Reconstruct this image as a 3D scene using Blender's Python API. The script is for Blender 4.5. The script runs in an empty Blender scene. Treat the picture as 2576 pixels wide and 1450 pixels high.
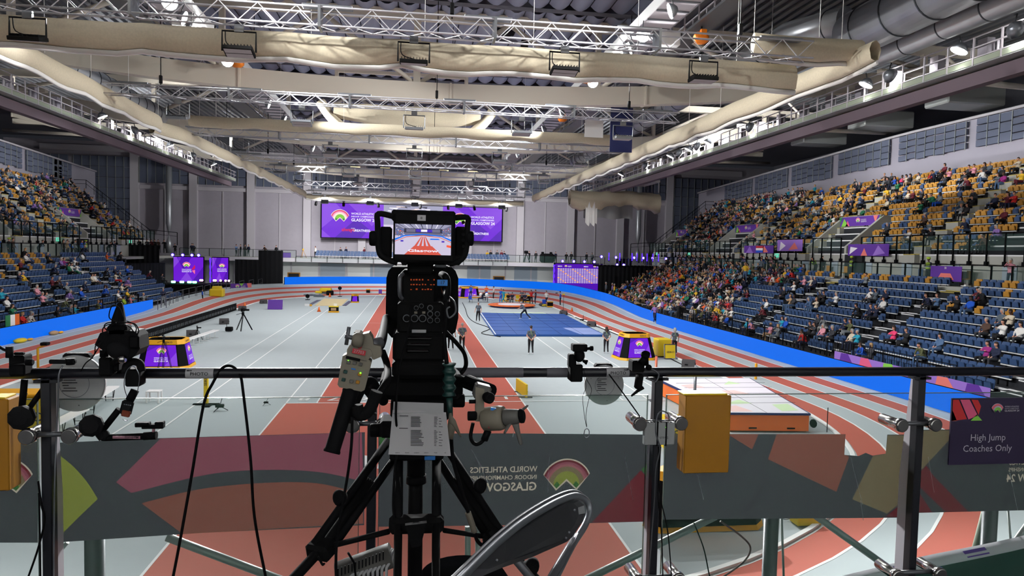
import bpy, math, random
import numpy as np
from mathutils import Vector, Matrix
rnd = random.Random(7)
sc = bpy.context.scene
COL = sc.collection
PI = math.pi
def V(*a): return Vector(a)
# ---------------------------------------------------------------- camera
FPX, EYE = 1740.0, 6.25
R_ = Vector((0.9899272, -0.13978308, 0.02246844)); U_ = Vector((-0.01503895, 0.05398127, 0.99842869)); F_ = Vector((0.14077632, 0.98870962, -0.05133534))
cd = bpy.data.cameras.new('camera'); cam = bpy.data.objects.new('camera', cd); COL.objects.link(cam)
cd.sensor_width = 36.0; cd.lens = 36.0*FPX/2576.0; cd.clip_start = 0.05; cd.clip_end = 400
cam.matrix_world = Matrix(((R_.x, U_.x, -F_.x, 0), (R_.y, U_.y, -F_.y, 0), (R_.z, U_.z, -F_.z, EYE), (0, 0, 0, 1)))
sc.camera = cam
def at(px, py, y):
    d = F_*FPX + R_*(px-1288.0) - U_*(py-725.0)
    return Vector((0, 0, EYE)) + d*(y/d.y)
# ---------------------------------------------------------------- world, exposure
w = bpy.data.worlds.new('hall_air'); sc.world = w; w.use_nodes = True
w.node_tree.nodes['Background'].inputs[0].default_value = (0.75, 0.8, 1.0, 1)
w.node_tree.nodes['Background'].inputs[1].default_value = 0.012
sc.view_settings.view_transform = 'Standard'; sc.view_settings.look = 'None'
sc.view_settings.exposure = 0.58; sc.view_settings.gamma = 1.0; sc.view_settings.use_curve_mapping = False
sc.cycles.use_denoising = True
sc.cycles.max_bounces = 6; sc.cycles.diffuse_bounces = 3; sc.cycles.glossy_bounces = 2; sc.cycles.transmission_bounces = 2; sc.cycles.transparent_max_bounces = 12
sc.cycles.sample_clamp_indirect = 3.0; sc.cycles.caustics_reflective = False; sc.cycles.caustics_refractive = False
sc.cycles.use_adaptive_sampling = True; sc.cycles.adaptive_threshold = 0.08
LAMP_W = 120.0      # radiant power of one truss floodlight
BX_ = 13.0            # added gantry floods turned to the near end for bounce light
GX = 2.9             # gantry floods crossing over to the opposite lower stand
CAT_W = 2300.0        # one catwalk floodlight
# ---------------------------------------------------------------- materials
def s2l(c):
    return tuple(((v/255.0)/12.92 if v <= 10 else ((v/255.0+0.055)/1.055)**2.4) for v in c)
MATS = {}
def mat(name, rgb, rough=0.6, metal=0.0, emit=0.0, noise=0.0, nscale=8.0, trans=0.0, alpha=None, bump=0.0, spec=0.5, ecol=None):
    m = bpy.data.materials.new(name); m.use_nodes = True; nt = m.node_tree
    b = nt.nodes['Principled BSDF']; c = s2l(rgb)
    b.inputs['Base Color'].default_value = (*c, 1); b.inputs['Roughness'].default_value = rough; b.inputs['Metallic'].default_value = metal
    b.inputs['Specular IOR Level'].default_value = spec
    if emit:
        e = s2l(ecol) if ecol else c
        b.inputs['Base Color'].default_value = (*[v*.08 for v in c], 1); b.inputs['Specular IOR Level'].default_value = .2
        b.inputs['Emission Color'].default_value = (*e, 1); b.inputs['Emission Strength'].default_value = emit
    if noise or bump:
        tc = nt.nodes.new('ShaderNodeTexCoord'); n = nt.nodes.new('ShaderNodeTexNoise')
        n.inputs['Scale'].default_value = nscale; n.inputs['Detail'].default_value = 3
        nt.links.new(tc.outputs['Object'], n.inputs['Vector'])
        if noise:
            r = nt.nodes.new('ShaderNodeMapRange'); r.inputs[3].default_value = 1-noise; r.inputs[4].default_value = 1+noise
            mx = nt.nodes.new('ShaderNodeVectorMath'); mx.operation = 'SCALE'; mx.inputs[0].default_value = c
            nt.links.new(n.outputs[0], r.inputs[0]); nt.links.new(r.outputs[0], mx.inputs['Scale']); nt.links.new(mx.outputs[0], b.inputs['Base Color'])
        if bump:
            bp = nt.nodes.new('ShaderNodeBump'); bp.inputs['Strength'].default_value = bump
            nt.links.new(n.outputs[0], bp.inputs['Height']); nt.links.new(bp.outputs[0], b.inputs['Normal'])
    out = nt.nodes['Material Output']
    if trans:
        t = nt.nodes.new('ShaderNodeBsdfTranslucent'); t.inputs[0].default_value = (*c, 1)
        ms = nt.nodes.new('ShaderNodeMixShader'); ms.inputs[0].default_value = trans
        nt.links.new(b.outputs[0], ms.inputs[1]); nt.links.new(t.outputs[0], ms.inputs[2]); nt.links.new(ms.outputs[0], out.inputs[0])
    if alpha is not None:
        t = nt.nodes.new('ShaderNodeBsdfTransparent'); t.inputs[0].default_value = (0.97, 0.985, 0.978, 1)
        ms = nt.nodes.new('ShaderNodeMixShader'); ms.inputs[0].default_value = alpha
        nt.links.new(t.outputs[0], ms.inputs[1]); nt.links.new(b.outputs[0], ms.inputs[2]); nt.links.new(ms.outputs[0], out.inputs[0])
    MATS[name] = m
    return m
for a in [
 ('track_grey', (176,186,188), .85, 0, 0, .05, 3.0), ('track_red', (186,92,76), .85, 0, 0, .05, 3.0), ('line_white', (238,240,238), .8),
 ('dark_floor', (34,36,42), .9), ('concrete', (166,166,158), .85, 0, 0, .12, 1.4), ('tread', (30,32,38), .9), ('nosing_white', (225,226,226), .7), ('nosing_yellow', (178,160,70), .7),
 ('seat_blue', (52,78,118), .45, 0, 0, .12, .9), ('seat_amber', (184,132,46), .5, 0, 0, .12, .9), ('wall_light', (154,151,162), .85, 0, 0, .03, .5), ('wall_grey', (168,163,172), .9, 0, 0, .05, 2.0),
 ('wall_panel_blue', (90,97,116), .8, 0, 0, .08, .8), ('pier', (190,186,192), .8), ('wall_white', (226,228,226), .8), ('beam_cream', (226,218,202), .55), ('deck_blue', (162,168,190), .7, 0, 0, .08, .6), ('deck_dark', (126,126,136), .9),
 ('gap_dark', (22,24,28), .9), ('alu', (205,205,212), .35, .75), ('galv', (160,164,162), .4, .3), ('duct', (186,190,194), .36, .55, 0, .1, .7), ('duct_seam', (70,74,78), .5, .6), ('net', (204,193,168), .95, 0, 0, .14, 14.0), ('net_hem', (232,230,226), .7),
 ('black', (11,11,13), .75, 0, 0, 0, 8, 0, None, 0, .12), ('girder_mauve', (104,90,98), .7), ('rubber_dark', (20,20,22), .75, 0, 0, 0, 8, 0, None, 0, .15), ('tape_worn', (104,102,108), .7), ('black_matt', (9,9,10), .85, 0, 0, 0, 8, 0, None, 0, .2), ('black_gloss', (14,14,16), .18), ('rail_paint', (24,25,32), .38), ('curtain_black', (12,13,18), .95), ('steel_grey', (128,132,138), .35, .6), ('steel_dark', (96,98,102), .35, .35), ('chrome', (200,198,194), .14, 1.0),
 ('beige_plastic', (118,111,97), .6), ('beige_grey', (92,90,86), .6), ('yellow', (226,196,30), .5), ('amber', (236,170,20), .5), ('amber_dark', (166,112,10), .45), ('orange', (226,106,32), .55, 0, 0, .05, 3), ('orange_hoist', (240,130,20), .4),
 ('mat_blue', (26,84,160), .4, 0, 0, .14, .7), ('mat_light', (150,172,226), .35), ('navy', (28,38,92), .7), ('white', (240,240,238), .5), ('paper', (226,224,226), .7), ('ink', (40,40,44), .8), ('sand', (214,196,152), .95, 0, 0, .1, 4), ('lime', (160,210,80), .7), ('pale_green', (206,222,190), .8),
 ('label_red', (176,32,44), .5), ('label_blue', (40,120,200), .5), ('green_rubber', (20,58,54), .4), ('door_blue', (160,172,184), .6), ('tape_grey', (170,170,172), .6), ('plastic_grey', (150,152,152), .5), ('dome_grey', (196,198,198), .55), ('red_plain', (200,40,44), .6), ('blue_plain', (24,80,200), .6),
 ('skin', (206,150,124), .6), ('skin_dark', (92,62,48), .6), ('hair_brown', (58,42,34), .8), ('hair_black', (22,20,20), .8), ('hair_grey', (168,166,162), .8), ('hair_fair', (176,142,98), .8), ('shoe_white', (225,225,228), .6), ('tan', (176,142,104), .7), ('stairs_green', (150,160,140), .7)]:
    mat(*a)
mat('truss_white', (214,214,220), .4, .35)


for n_, c_ in (('slate',(36,37,40)), ('maroon',(80,42,52)), ('brown',(76,45,39)), ('olive',(76,82,35)), ('tan',(68,61,46)), ('red',(60,20,26)), ('green',(31,58,29)), ('text',(112,106,96)), ('pink',(90,54,58))): mat('banner_'+n_, c_, .8, trans=.8)
mat('banner_lettering', (170,166,152), .8)
mat('glass_clear', (150,200,180), .05, alpha=.07); mat('glass_tint', (120,160,150), .08, alpha=.13); mat('glass_edge', (90,110,104), .2, alpha=.8); mat('scratch', (200,205,210), .5, alpha=.35)
mat('led_blue', (0,104,232), .5, emit=.66); mat('led_purple', (112,30,216), .5, emit=.62); mat('led_violet', (88,24,190), .5, emit=.55); mat('led_lilac', (136,70,226), .5, emit=.62); mat('led_white', (245,240,255), .5, emit=.7)
mat('logo_crimson', (214,30,90), .5, emit=.62); mat('logo_pink', (244,110,160), .5, emit=.66); mat('logo_rose', (250,170,200), .5, emit=.66); mat('logo_cream', (252,226,214), .5, emit=.66); mat('logo_green', (130,200,60), .5, emit=.62); mat('logo_dkgreen', (40,130,80), .5, emit=.62)
mat('print_purple', (92,44,150), .6); mat('print_lilac', (150,110,200), .6); mat('print_pink', (222,90,130), .6); mat('print_green', (128,196,70), .6); mat('print_darkgreen', (36,120,70), .6); mat('print_coral', (228,120,110), .6); mat('print_white', (236,232,240), .6)
mat('lamp_white', (255,250,245), .5, emit=14.0); mat('lamp_cool', (235,240,255), .5, emit=9.0); mat('lamp_dull', (214,196,198), .5, emit=.12); mat('lamp_violet', (70,30,255), .5, emit=2.0); mat('lamp_violet_core', (190,170,255), .5, emit=9.0); mat('lamp_green', (120,255,200), .5, emit=4.0); mat('lamp_pink', (255,190,240), .5, emit=4.0)
mat('led_lavender', (206,186,232), .5, emit=.62); mat('tube_warm', (250,225,170), .5, emit=1.2); mat('led_red_dot', (220,90,40), .5, emit=.25); mat('led_green_dot', (110,255,40), .5, emit=2.5); mat('digit_orange', (255,150,30), .5, emit=1.6); mat('exit_green', (90,220,180), .5, emit=.62); mat('blue_strip', (40,40,255), .5, emit=3.0)
for n, c in [('vf_floor', (198,190,214)), ('vf_track', (206,84,70)), ('vf_wall', (108,106,132)), ('vf_roof', (150,150,176)), ('vf_blue', (20,110,230)), ('vf_purple', (70,40,180)), ('vf_white', (236,232,246)), ('vf_crowd', (120,124,150)), ('vf_dark', (50,50,70)), ('vf_orange', (240,90,60))]:
    mat(n, c, .4, emit=.72)
CLOTH = {'black': (20,20,24), 'navy': (24,32,60), 'blue': (24,84,190), 'denim': (76,104,140), 'grey': (122,128,132), 'charcoal': (52,54,60), 'white': (222,220,216), 'cream': (206,194,172), 'red': (196,36,34), 'maroon': (98,26,40), 'pink': (222,60,110), 'rose': (222,150,164),
 'orange': (232,96,34), 'yellow': (220,176,40), 'green': (28,110,76), 'olive': (88,92,60), 'teal': (30,150,176), 'purple': (140,110,176), 'brown': (78,56,46), 'tan': (170,140,104), 'lime': (180,214,60), 'slate': (88,98,108), 'magenta': (150,40,120)}
for k, c in CLOTH.items(): mat('cloth_'+k, c, .85, 0, 0, .1, 7.0)
# ---------------------------------------------------------------- mesh builder
class MB:
    def __init__(s): s.v = []; s.f = []; s.m = []; s.s = []; s.names = []
    def mi(s, n):
        if n not in s.names: s.names.append(n)
        return s.names.index(n)
    def add(s, vs, fs, m, smooth=False):
        o = len(s.v); k = s.mi(m); s.v.extend(Vector(p) for p in vs)
        for f in fs: s.f.append([i+o for i in f]); s.m.append(k); s.s.append(smooth)
        return s
    def box(s, c, d, m, rot=None, ch=0.0):
        x, y, z = d[0]/2, d[1]/2, d[2]/2; c = Vector(c)
        if ch <= 0:
            vs = [(sx*x, sy*y, sz*z) for sx in (-1, 1) for sy in (-1, 1) for sz in (-1, 1)]
            fs = [(0,1,3,2), (4,6,7,5), (0,4,5,1), (2,3,7,6), (0,2,6,4), (1,5,7,3)]
        else:
            h = min(ch, x*.95, y*.95, z*.95); vs = []; ix = {}
            for sx in (-1, 1):
                for sy in (-1, 1):
                    for sz in (-1, 1):
                        for a in range(3):
                            p = [sx*(x-(h if a != 0 else 0)), sy*(y-(h if a != 1 else 0)), sz*(z-(h if a != 2 else 0))]
                            ix[(sx, sy, sz, a)] = len(vs); vs.append(p)
            fs = []
            def g(q, a): return ix[(q[0], q[1], q[2], a)]
            for a in range(3):
                b, e = (a+1) % 3, (a+2) % 3
                for sg in (-1, 1):
                    q = []
                    for (i, j) in ((-1,-1), (1,-1), (1,1), (-1,1)):
                        t = [0,0,0]; t[a] = sg; t[b] = i; t[e] = j; q.append(g(t, a))
                    fs.append(q if sg > 0 else q[::-1])
                for i in (-1, 1):
                    for j in (-1, 1):
                        t0 = [0,0,0]; t1 = [0,0,0]; t0[a] = -1; t1[a] = 1; t0[b] = t1[b] = i; t0[e] = t1[e] = j
                        q = [g(t0, b), g(t1, b), g(t1, e), g(t0, e)]; fs.append(q if i*j > 0 else q[::-1])
            for sx in (-1, 1):
                for sy in (-1, 1):
                    for sz in (-1, 1):
                        q = [ix[(sx, sy, sz, a)] for a in range(3)]; fs.append(q if sx*sy*sz > 0 else q[::-1])
        M = rot if rot is not None else Matrix.Identity(3)
        return s.add([M @ Vector(p) + c for p in vs], fs, m)
    def tube(s, pts, r, m, n=8, caps=True, smooth=True, flat=None):
        pts = [Vector(p) for p in pts]; k = len(pts)
        rs = r if isinstance(r, (list, tuple)) else [r]*k
        d0 = (pts[1]-pts[0]).normalized(); up = Vector((0,0,1)) if abs(d0.z) < .9 else Vector((0,1,0))
        u = d0.cross(up).normalized(); vs = []
        for i in range(k):
            d = (pts[min(i+1, k-1)]-pts[max(i-1, 0)])
            if d.length < 1e-9: d = d0
            d.normalize(); u = (u-d*u.dot(d)); u.normalize(); w_ = d.cross(u)
            fl = flat or 1.0
            for j in range(n):
                a = 2*PI*(j+.5)/n; vs.append(pts[i]+(u*math.cos(a)+w_*math.sin(a)*fl)*rs[i])
        fs = [(i*n+j, i*n+(j+1) % n, (i+1)*n+(j+1) % n, (i+1)*n+j) for i in range(k-1) for j in range(n)]
        s.add(vs, fs, m, smooth)
        if caps:
            o = len(s.v)-len(vs); q = s.mi(m)
            s.f.append([o+j for j in range(n)][::-1]); s.f.append([o+(k-1)*n+j for j in range(n)])
            s.m += [q, q]; s.s += [False, False]
        return s
    def cyl(s, a, b, r, m, r2=None, n=12, smooth=True): return s.tube([a, b], [r, r if r2 is None else r2], m, n, True, smooth)
    def lathe(s, c, axis, prof, m, n=20, smooth=True):
        ax = Vector(axis).normalized(); c = Vector(c)
        return s.tube([c+ax*h for _, h in prof], [max(r, 1e-4) for r, _ in prof], m, n, True, smooth) if len({round(h, 5) for _, h in prof}) == len(prof) else s._lt(c, ax, prof, m, n, smooth)
    def _lt(s, c, ax, prof, m, n, smooth):
        up = Vector((0,0,1)) if abs(ax.z) < .9 else Vector((0,1,0)); u = ax.cross(up).normalized(); w_ = ax.cross(u)
        vs = [c+ax*h+(u*math.cos(2*PI*(j+.5)/n)+w_*math.sin(2*PI*(j+.5)/n))*max(r, 1e-4) for r, h in prof for j in range(n)]
        k = len(prof); fs = [(i*n+j, i*n+(j+1) % n, (i+1)*n+(j+1) % n, (i+1)*n+j) for i in range(k-1) for j in range(n)]
        fs += [list(range(n))[::-1], [(k-1)*n+j for j in range(n)]]
        return s.add(vs, fs, m, smooth)
    def ell(s, c, r, m, n=12, k=8, rot=None):
        c = Vector(c); vs = []; M = rot if rot is not None else Matrix.Identity(3)
        for i in range(k+1):
            t = PI*i/k
            for j in range(n):
                a = 2*PI*j/n; vs.append(c+M @ Vector((r[0]*math.sin(t)*math.cos(a), r[1]*math.sin(t)*math.sin(a), r[2]*math.cos(t))))
        fs = [(i*n+j, (i+1)*n+j, (i+1)*n+(j+1) % n, i*n+(j+1) % n) for i in range(k) for j in range(n)]
        return s.add(vs, fs, m, True)
    def prism(s, pts, fr, t, m):      # outline in frame (o,u,v), extruded by t along u x v
        o, u, v = [Vector(q) for q in fr]; w_ = u.cross(v).normalized()*t; n = len(pts)
        a = [o+u*p[0]+v*p[1] for p in pts]
        return s.add(a+[p+w_ for p in a], [list(range(n))[::-1], [n+i for i in range(n)]]+[(i, (i+1) % n, n+(i+1) % n, n+i) for i in range(n)], m)
    def poly(s, pts, fr, m, off=0.0):
        o, u, v = [Vector(q) for q in fr]; w_ = u.cross(v).normalized()*off
        return s.add([o+u*p[0]+v*p[1]+w_ for p in pts], [list(range(len(pts)))], m)
    def grid(s, P, m, smooth=False):   # P[i][j]
        a, b = len(P), len(P[0])
        return s.add([p for r in P for p in r], [(i*b+j, i*b+j+1, (i+1)*b+j+1, (i+1)*b+j) for i in range(a-1) for j in range(b-1)], m, smooth)
    def text(s, t, fr, size, m, off=0.0, align='CENTER', sx=1.0, bold=0.0):
        vs, fs = text_mesh(t, align, bold); o, u, v = [Vector(q) for q in fr]; w_ = u.cross(v).normalized()*off
        return s.add([o+u*(x*size*sx)+v*(y*size)+w_ for x, y in vs], fs, m)
    def build(s, name, parent=None, loc=None):
        if not s.v: s.box((0,0,0), (.001,)*3, 'black')
        me = bpy.data.meshes.new(name)
        if parent is not None: org = world_loc(parent)
        elif loc is not None: org = Vector(loc)
        else:
            xs = [p.x for p in s.v]; ys = [p.y for p in s.v]; zs = [p.z for p in s.v]
            org = Vector(((min(xs)+max(xs))/2, (min(ys)+max(ys))/2, min(zs)))
        me.from_pydata([p-org for p in s.v], [], s.f)
        for n in s.names: me.materials.append(MATS[n])
        me.polygons.foreach_set('material_index', s.m); me.polygons.foreach_set('use_smooth', s.s); me.update()
        o = bpy.data.objects.new(name, me); COL.objects.link(o)
        if parent is not None: o.parent = parent
        else: o.location = org
        return o
_tm = {}
def text_mesh(t, align, bold):
    k = (t, align, bold)
    if k not in _tm:
        cu = bpy.data.curves.new('lettering', 'FONT'); cu.body = t; cu.align_x = align; cu.align_y = 'CENTER'; cu.offset = bold; cu.resolution_u = 2
        ob = bpy.data.objects.new('lettering', cu); me = bpy.data.meshes.new_from_object(ob)
        _tm[k] = ([(v.co.x, v.co.y) for v in me.vertices], [list(p.vertices) for p in me.polygons])
        bpy.data.objects.remove(ob); bpy.data.curves.remove(cu); bpy.data.meshes.remove(me)
    return _tm[k]
def world_loc(o):
    p = Vector(o.location)
    while o.parent is not None: o = o.parent; p += Vector(o.location)
    return p
def tag(o, label, cat, group=None, kind=None):
    if label: o['label'] = label
    if cat: o['category'] = cat
    if group: o['group'] = group
    if kind: o['kind'] = kind
    return o
def thing(name, loc, label, cat, group=None, rz=0.0):
    o = bpy.data.objects.new(name, None); COL.objects.link(o); o.location = loc; o.rotation_euler = (0, 0, rz); o.empty_display_size = .1
    return tag(o, label, cat, group)
def struct(name, mb, **k):
    o = mb.build(name, **k); o['kind'] = 'structure'; return o
def copy_tree(o, parent=None):
    c = o.copy(); COL.objects.link(c)
    if parent is not None: c.parent = parent
    for ch in list(o.children): copy_tree(ch, c)
    return c
def cable(pts, r, name, label, m='black', n=6, cat='cable', steps=6, group=None):
    b = MB().tube(spline(pts, steps), r, m, n); return tag(b.build(name), label, cat, group)
def spline(pts, k=6):
    pts = [Vector(p) for p in pts]; out = []
    for i in range(len(pts)-1):
        p0, p1, p2, p3 = pts[max(i-1, 0)], pts[i], pts[i+1], pts[min(i+2, len(pts)-1)]
        for j in range(k):
            t = j/k; out.append(.5*((2*p1)+(p2-p0)*t+(2*p0-5*p1+4*p2-p3)*t*t+(3*p1-p0-3*p2+p3)*t**3))
    return out+[pts[-1]]
# fan shaped championship emblem, unit half width, in frame fr (o,u,v); printed or lit
def emblem(b, fr, size, off, lit=True, mirror=False):
    o, u, v = [Vector(q) for q in fr]; u = u*(-1 if mirror else 1)
    P = 'logo_' if lit else 'print_'
    if lit is None: C = ['banner_text', 'banner_red', 'banner_maroon', 'banner_pink', 'banner_tan', 'banner_olive', 'banner_green']
    elif lit: C = ['logo_cream', 'logo_crimson', 'logo_pink', 'logo_rose', 'logo_cream', 'logo_green', 'logo_dkgreen']
    else: C = ['print_white', 'print_pink', 'print_coral', 'print_pink', 'print_white', 'print_green', 'print_darkgreen']
    w_ = Vector(fr[1]).cross(v).normalized()
    def lim(r):   # angle where ring of radius r meets the slanted edge, centre (0,0), edge through (-1,.42) and (-.44,-.18)
        for i in range(400):
            a = PI/2+i*.006; x, y = r*math.cos(a), r*math.sin(a)
            if (x+1)*.60+(y-.42)*.56 < 0: return a
        return PI
    def put(pts, m, k): b.add([o+u*(x*size)+v*(y*size)+w_*(off+k*(.004*size if size > .25 else .0007)) for x, y in pts], [list(range(len(pts)))], m)
    def ring(r):
        a = lim(r); return [(r*math.cos(PI-a+(2*a-PI)*i/18), r*math.sin(PI-a+(2*a-PI)*i/18)) for i in range(19)]
    tail = [(-.44,-.18), (0,.235), (.44,-.18)]
    for k, (r, m) in enumerate([(1.13, 0), (1.07, 1), (.98, 2), (.88, 3), (.78, 4), (.68, 4), (.575, 5)]):
        if k == 0: pts = ring(r)+[(-.44*1.04,-.27), (0,.14), (.44*1.04,-.27)]
        else: pts = ring(r)+tail
        put(pts, C[m], k)
    put([(-.44,-.18), (-.28,-.03), (-.42,.14), (-.56,-.03)], C[6], 8); put([(.44,-.18), (.28,-.03), (.42,.14), (.56,-.03)], C[6], 8)
def masthead(b, fr, size, m, off, mirror=False, align='LEFT'):
    o, u, v = [Vector(q) for q in fr]; uu = u*(-1 if mirror else 1)
    w_ = Vector(fr[1]).cross(v).normalized()*off
    for t, y, sz, bd, sx in (('WORLD ATHLETICS', .62, .50, .012, 1.0), ('INDOOR CHAMPIONSHIPS', .12, .38, .008, 1.0), ('GLASGOW 24', -.48, .74, .02, 1.0)):
        vs, fs = text_mesh(t, align, bd); wd = max(x for x, _ in vs)-min(x for x, _ in vs); k = 4.3/(wd*sz)*(.97 if sz < .7 else 1)
        b.add([o+w_+uu*(x*size*sz*k)+v*((y+q*sz)*size) for x, q in vs], fs, m)
# ================================================================ FLOOR AND TRACK
XC, YF, YN, RI, LW = -0.7, 79.5, 28.0, 16.8, 1.02
b = MB(); b.poly([(-62,-14), (62,-14), (62,116), (-62,116)], ((0,0,-.02), (1,0,0), (0,1,0)), 'dark_floor'); struct('floor', b, loc=(0,0,0))
b = MB(); b.poly([(-24.3,7.5), (22.3,7.5), (22.3,106), (-24.3,106)], ((0,0,-.008), (1,0,0), (0,1,0)), 'track_grey'); struct('floor_infield', b, loc=(0,0,0))
def oval(n=40):
    P = []      # (centre x, centre y, dir x, dir y, bank)
    sm = lambda t: t*t*(3-2*t)
    for i in range(13): P.append((XC, YN+(YF-YN)*i/12, 1, 0, 1.25*sm(max(0, (i-8.2)/3.8))*.55))
    for i in range(1, n+1):
        a = PI*i/n; P.append((XC, YF, math.cos(a), math.sin(a), 1.25*(.55+.45*sm(min(1, min(i, n-i)/8)))))
    for i in range(1, 13): P.append((XC, YF+(YN-YF)*i/12, -1, 0, 1.25*sm(max(0, (3.8-i)/3.8))*.55))
    for i in range(1, n):
        a = PI+PI*i/n; P.append((XC, YN, math.cos(a), math.sin(a), .9*sm(min(1, min(i, n-i)/16))))
    return P
OV = oval()
def opt(q, d, dz=0.0):
    cx, cy, ux, uy, bk = q; r = RI+d; return Vector((cx+ux*r, cy+uy*r, bk*max(0, d)/6.4+dz))
def band(b, d0, d1, dz, m, qs=None):
    qs = qs or OV+[OV[0]]; b.grid([[opt(q, d0, dz), opt(q, d1, dz)] for q in qs], m)
b = MB()
for i in range(6): band(b, i*LW, (i+1)*LW, .004, 'track_red' if i % 2 == 0 else 'track_grey')
band(b, 6*LW, 6*LW+.95, .004, 'track_grey')
for i in range(7): band(b, i*LW-.035, i*LW+.035, .009, 'line_white')
struct('floor_running_track', b, loc=(0,0,0))
b = MB(); band(b, -.16, -.04, .07, 'line_white')
b.grid([[opt(q, -.16, 0), opt(q, -.16, .07)] for q in OV+[OV[0]]], 'line_white'); b.grid([[opt(q, -.04, 0), opt(q, -.04, .07)] for q in OV+[OV[0]]], 'line_white')
tag(b.build('track_kerb', loc=(0,0,0)), 'low white kerb rail running round the inside edge of the oval track', 'kerb')
# sprint straight
b = MB(); G = ((0,0,0), (1,0,0), (0,1,0)); X0, LX = 4.6, 1.2
def rect(b, x0, x1, y0, y1, m, z): b.poly([(x0,y0), (x1,y0), (x1,y1), (x0,y1)], G, m, z)
for i in range(8):
    if i % 2 == 0: rect(b, X0-(i+1)*LX, X0-i*LX, 28.45, 95.5, 'track_red', .003)
rect(b, X0-8*LX, X0, 8.0, 28.45, 'track_red', .003)
for i in range(9): rect(b, X0-i*LX-.03, X0-i*LX+.03, 28.45 if 0 < i < 8 else 8.0, 95.5, 'line_white', .007)
rect(b, X0-8*LX-.03, X0+7.6, 28.40, 28.48, 'line_white', .007); rect(b, X0-8*LX, X0, 59.5, 59.55, 'line_white', .007)
for i in range(8): b.text(str(i+1), ((X0-(i+.5)*LX, 29.25, 0), (-1,0,0), (0,-1,0)), .85, 'line_white', .007 if False else -.0) if False else b.text(str(i+1), ((X0-(i+.5)*LX, 29.2, .008), (-1,0,0), (0,-1.0,0)), .8, 'line_white', 0, sx=1.25, bold=.015)
b.text('Glasgow', ((-.2, 20.6, .008), (1,0,0), (0,1.3,0)), 2.3, 'line_white', 0, bold=.02)
for (xa, ya, xb, yb) in ((-9.7,24,-10.05,77), (-8.4,24,-8.6,73), (9.0,28.5,9.05,50.2), (10.15,28.5,10.3,50.5), (11.3,28.5,11.6,50.4), (10.8,80.8,8.2,74.2), (12.6,80.5,11.6,71), (10.9,72,12.7,71), (-12.5,29.6,-10.4,29.6), (-10.2,76.6,-8.0,76.8), (4.6,20.5,16.0,9.5)):
    d = Vector((xb-xa, yb-ya, 0)).normalized(); n = Vector((-d.y, d.x, 0))*.035
    b.add([V(xa,ya,.008)+n, V(xa,ya,.008)-n, V(xb,yb,.008)-n, V(xb,yb,.008)+n], [(0,1,2,3)], 'line_white')
b.text('G', ((-15.2, 47.6, .008), (1,0,0), (0,1,0)), 2.6, 'line_white', 0, bold=.03)
b.poly([(7.0,68.9), (14.0,68.9), (13.5,71.4), (8.0,71.0)], G, 'pale_green', .004)
struct('floor_sprint_straight', b, loc=(0,0,0))
b = MB(); b.prism([(-10.6,77), (-7.8,77.3), (-8.0,87.6), (-11.0,88)], ((0,0,-.2), (1,0,0), (0,1,0)), .22, 'sand'); tag(b.build('sand_pit'), 'long pale sand landing pit set flush into the grey infield', 'sand pit', kind='stuff')
for x, y0, y1 in ((-11.25,77.4,85.3), (-7.47,77.4,84.3)):
    tag(MB().box((x,(y0+y1)/2,.02), (.42,y1-y0,.04), 'steel_dark').build('pit_mat'), 'dark rubber strip lying along the %s edge of the sand pit' % ('outer' if x < -9 else 'runway'), 'mat')
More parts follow.
